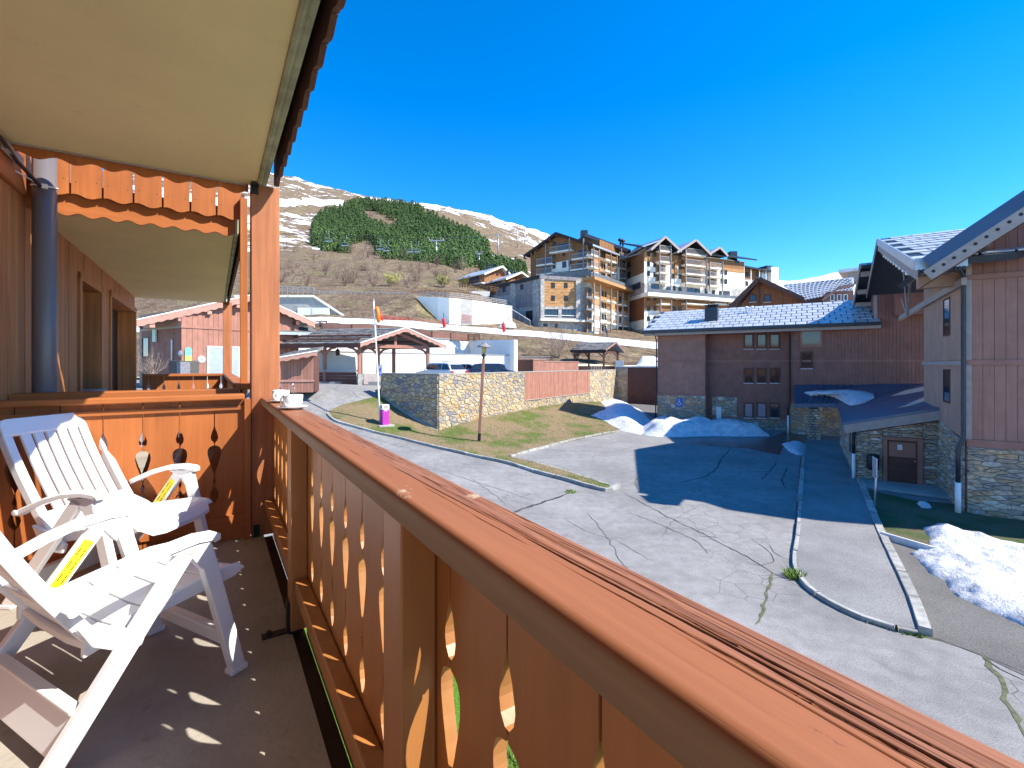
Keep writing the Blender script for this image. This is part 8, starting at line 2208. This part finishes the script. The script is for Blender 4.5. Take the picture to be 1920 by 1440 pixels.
for px, Y, s in ((648, 112, 1.5), (662, 118, 1.6), (690, 116, 1.4), (700, 160, 1.4), (560, 150, 1.3), (590, 170, 1.5), (630, 165, 1.3), (545, 118, 1.4), (575, 112, 1.2), (610, 135, 1.3), (770, 150, 1.3), (790, 128, 1.1), (805, 165, 1.5), (855, 172, 1.7), (885, 160, 1.6), (760, 118, .9), (705, 128, 1.0), (680, 190, 2.0), (690, 200, 2.2), (755, 205, 2.2), (770, 215, 2.0), (535, 210, 1.8), (560, 230, 1.8), (820, 190, 1.9), (870, 200, 2.0)):
    plant(bm[fq.randint(0, 3)], px, Y, s, 'bare_shrub', 'leafless grey brown shrub on the brown hillside bank', 'shrub', 'bare shrubs on the hillside', rz=fq.uniform(0, 6))
for _ in range(60):
    px, Y = fq.uniform(525, 905), math.exp(fq.uniform(math.log(108), math.log(205)))
    if hill_py(px, Y) < 470 or inside(WOOD, px, hill_py(px, Y)) or (px > 850 and Y > 118): continue
    plant(bm[fq.randint(0, 3)], px, Y, fq.uniform(.6, 1.3), 'bare_shrub', 'leafless grey brown shrub on the brown hillside bank', 'shrub', 'bare shrubs on the hillside', rz=fq.uniform(0, 6))
for px, py in ((684, 404), (694, 402), (706, 408), (716, 414), (726, 420), (738, 426), (700, 412), (658, 470), (668, 474), (690, 464), (684, 474), (748, 440), (650, 466), (604, 462), (592, 448)):
    Ys_ = np.linspace(170, 520, 160); Yq = float(Ys_[np.argmin([abs(hill_py(px, y) - py - 5) for y in Ys_])]); plant(bm[fq.randint(0, 3)], px, Yq, 1.9, 'bare_tree', 'leafless grey tree in a gap of the pine wood', 'tree', 'bare trees among the pines', rz=fq.uniform(0, 6))
big = bush_mesh('bare_shrub', 77, 34, 1.25, 4.0, .028, M['twig'], depth=3)
plant(big, 1050, 66, 1.15, 'bare_shrub', 'large spreading bare shrub on the bank beside the deck pavilion', 'shrub', base=hill(1046, 65)); plant(bm[0], 1078, 63, 1.0, 'bare_shrub', 'dark low bare shrub tucked behind the deck pavilion', 'shrub', base=hill(1080, 64))
ch_b = W(283, 702, 31.2); plant(bush_mesh('bare_hedge', 55, 26, 1.6, 1.7, .016, M['twig'], depth=2), 0, 0, 1.0, 'bare_hedge', 'bare reddish shrub in front of the shaded chalet side', 'shrub', base=ch_b)
bt = bush_mesh('bare_tree', 91, 7, .9, 7.0, .05, M['bark'], depth=3); plant(bt, 0, 0, 1.0, 'bare_tree', 'bare dark branched tree beyond the thick corner post', 'tree', base=W(500, 640, 62))
# chairlift
def pylon(label, px, Y, top, arm):
    b = hill(px, Y); t = W(px, top, Y); r = thing('lift_pylon', label, 'pylon', b, 'chairlift pylons'); mb = MB(); mb.tube([b - UP, t], [.55, .38], 10); obj('mast', mb, M['steel'], r, smooth=True)
    mb = MB(); mb.bar(t + Vector((-arm, 0, .2)), t + Vector((arm, 0, .2)), .5, .5); obj('crossarm', mb, M['steel'], r)
    for s in (-1, 1):
        mb = MB(); mb.bar(t + Vector((s * arm, -2, .7)), t + Vector((s * arm, 2, .7)), .3, .5); mb.bar(t + Vector((s * arm * .6, 0, .2)), t + Vector((s * arm * .6, 0, 1.6)), .2, .2, Vector((0, 1, 0))); obj('roller_bank', mb, M['railgrey'], r)
    return t
t0 = pylon('pale chairlift pylon standing in front of the pine wood', 818, 215, 452, 3.2)
t1 = pylon('thin chairlift pylon right of the pine wood', 934, 330, 442, 2.6); t2 = pylon('small far chairlift pylon on the snowy ridge slope', 970, 420, 425, 2.6); t3 = pylon('farther chairlift pylon just left of the larch gable', 984, 480, 428, 2.6)
t4 = pylon('short dark chairlift pylon behind the timber chalets', 898, 240, 476, 1.8)
st_ = W(520, 447, 190)
for s, lb_ in ((-1, 'left chairlift cable crossing in front of the wood'), (1, 'right chairlift cable crossing in front of the wood')):
    mb = MB(); pts = [st_ + Vector((-60, 0, -8)), st_ + Vector((s * 3, 0, 2)), t0 + Vector((s * 3.2, 0, .9)), t1 + Vector((s * 2.6, 0, .9)), t2 + Vector((s * 2.6, 0, .9)), t3 + Vector((s * 2.6, 0, .9))]; mb.tube(pts, .07, 5); tag(obj('lift_cable', mb, M['black']), lb_, 'cable')
chm = None
for k, (x, y0, lab) in enumerate(((617, 432, 'leftmost empty lift chair hanging before the pines'), (650, 440, 'second empty lift chair hanging before the dark pine edge'), (714, 447, 'third empty lift chair above the bare trees'), (728, 450, 'lift chair close behind the third one above the bare trees'), (772, 452, 'fifth lift chair nearer the pale pylon'), (785, 452, 'lift chair next to the pale pylon'))):
    p = W(x, y0, 196); r = thing('lift_chair', lab, 'lift chair', p, 'lift chairs')
    mb = MB(); mb.tube([p, p + Vector((.0, 0, -1.8)), p + Vector((-.9 if k % 2 else .0, 0, -2.6)), p + Vector((-.9 if k % 2 else 0, 0, -3.4))], .05, 5); obj('hanger', mb, M['steel'], r)
    c = p + Vector((-.9 if k % 2 else -.2, 0, -3.8)); mb = MB(); mb.bar(c + Vector((-1.3, 0, -.9)), c + Vector((1.3, 0, -.9)), .5, .08); mb.bar(c + Vector((-1.3, .3, -.6)), c + Vector((1.3, .3, -.6)), .06, .22); obj('bench', mb, M['zinc'], r)
    mb = MB(); mb.tube([c + Vector((-1.6, 0, -.9)), c + Vector((-1.7, 0, .0)), c + Vector((-1.0, 0, .5)), c + Vector((1.0, 0, .5)), c + Vector((1.7, 0, 0)), c + Vector((1.6, 0, -.9))], .05, 5); obj('frame', mb, M['steel'], r)
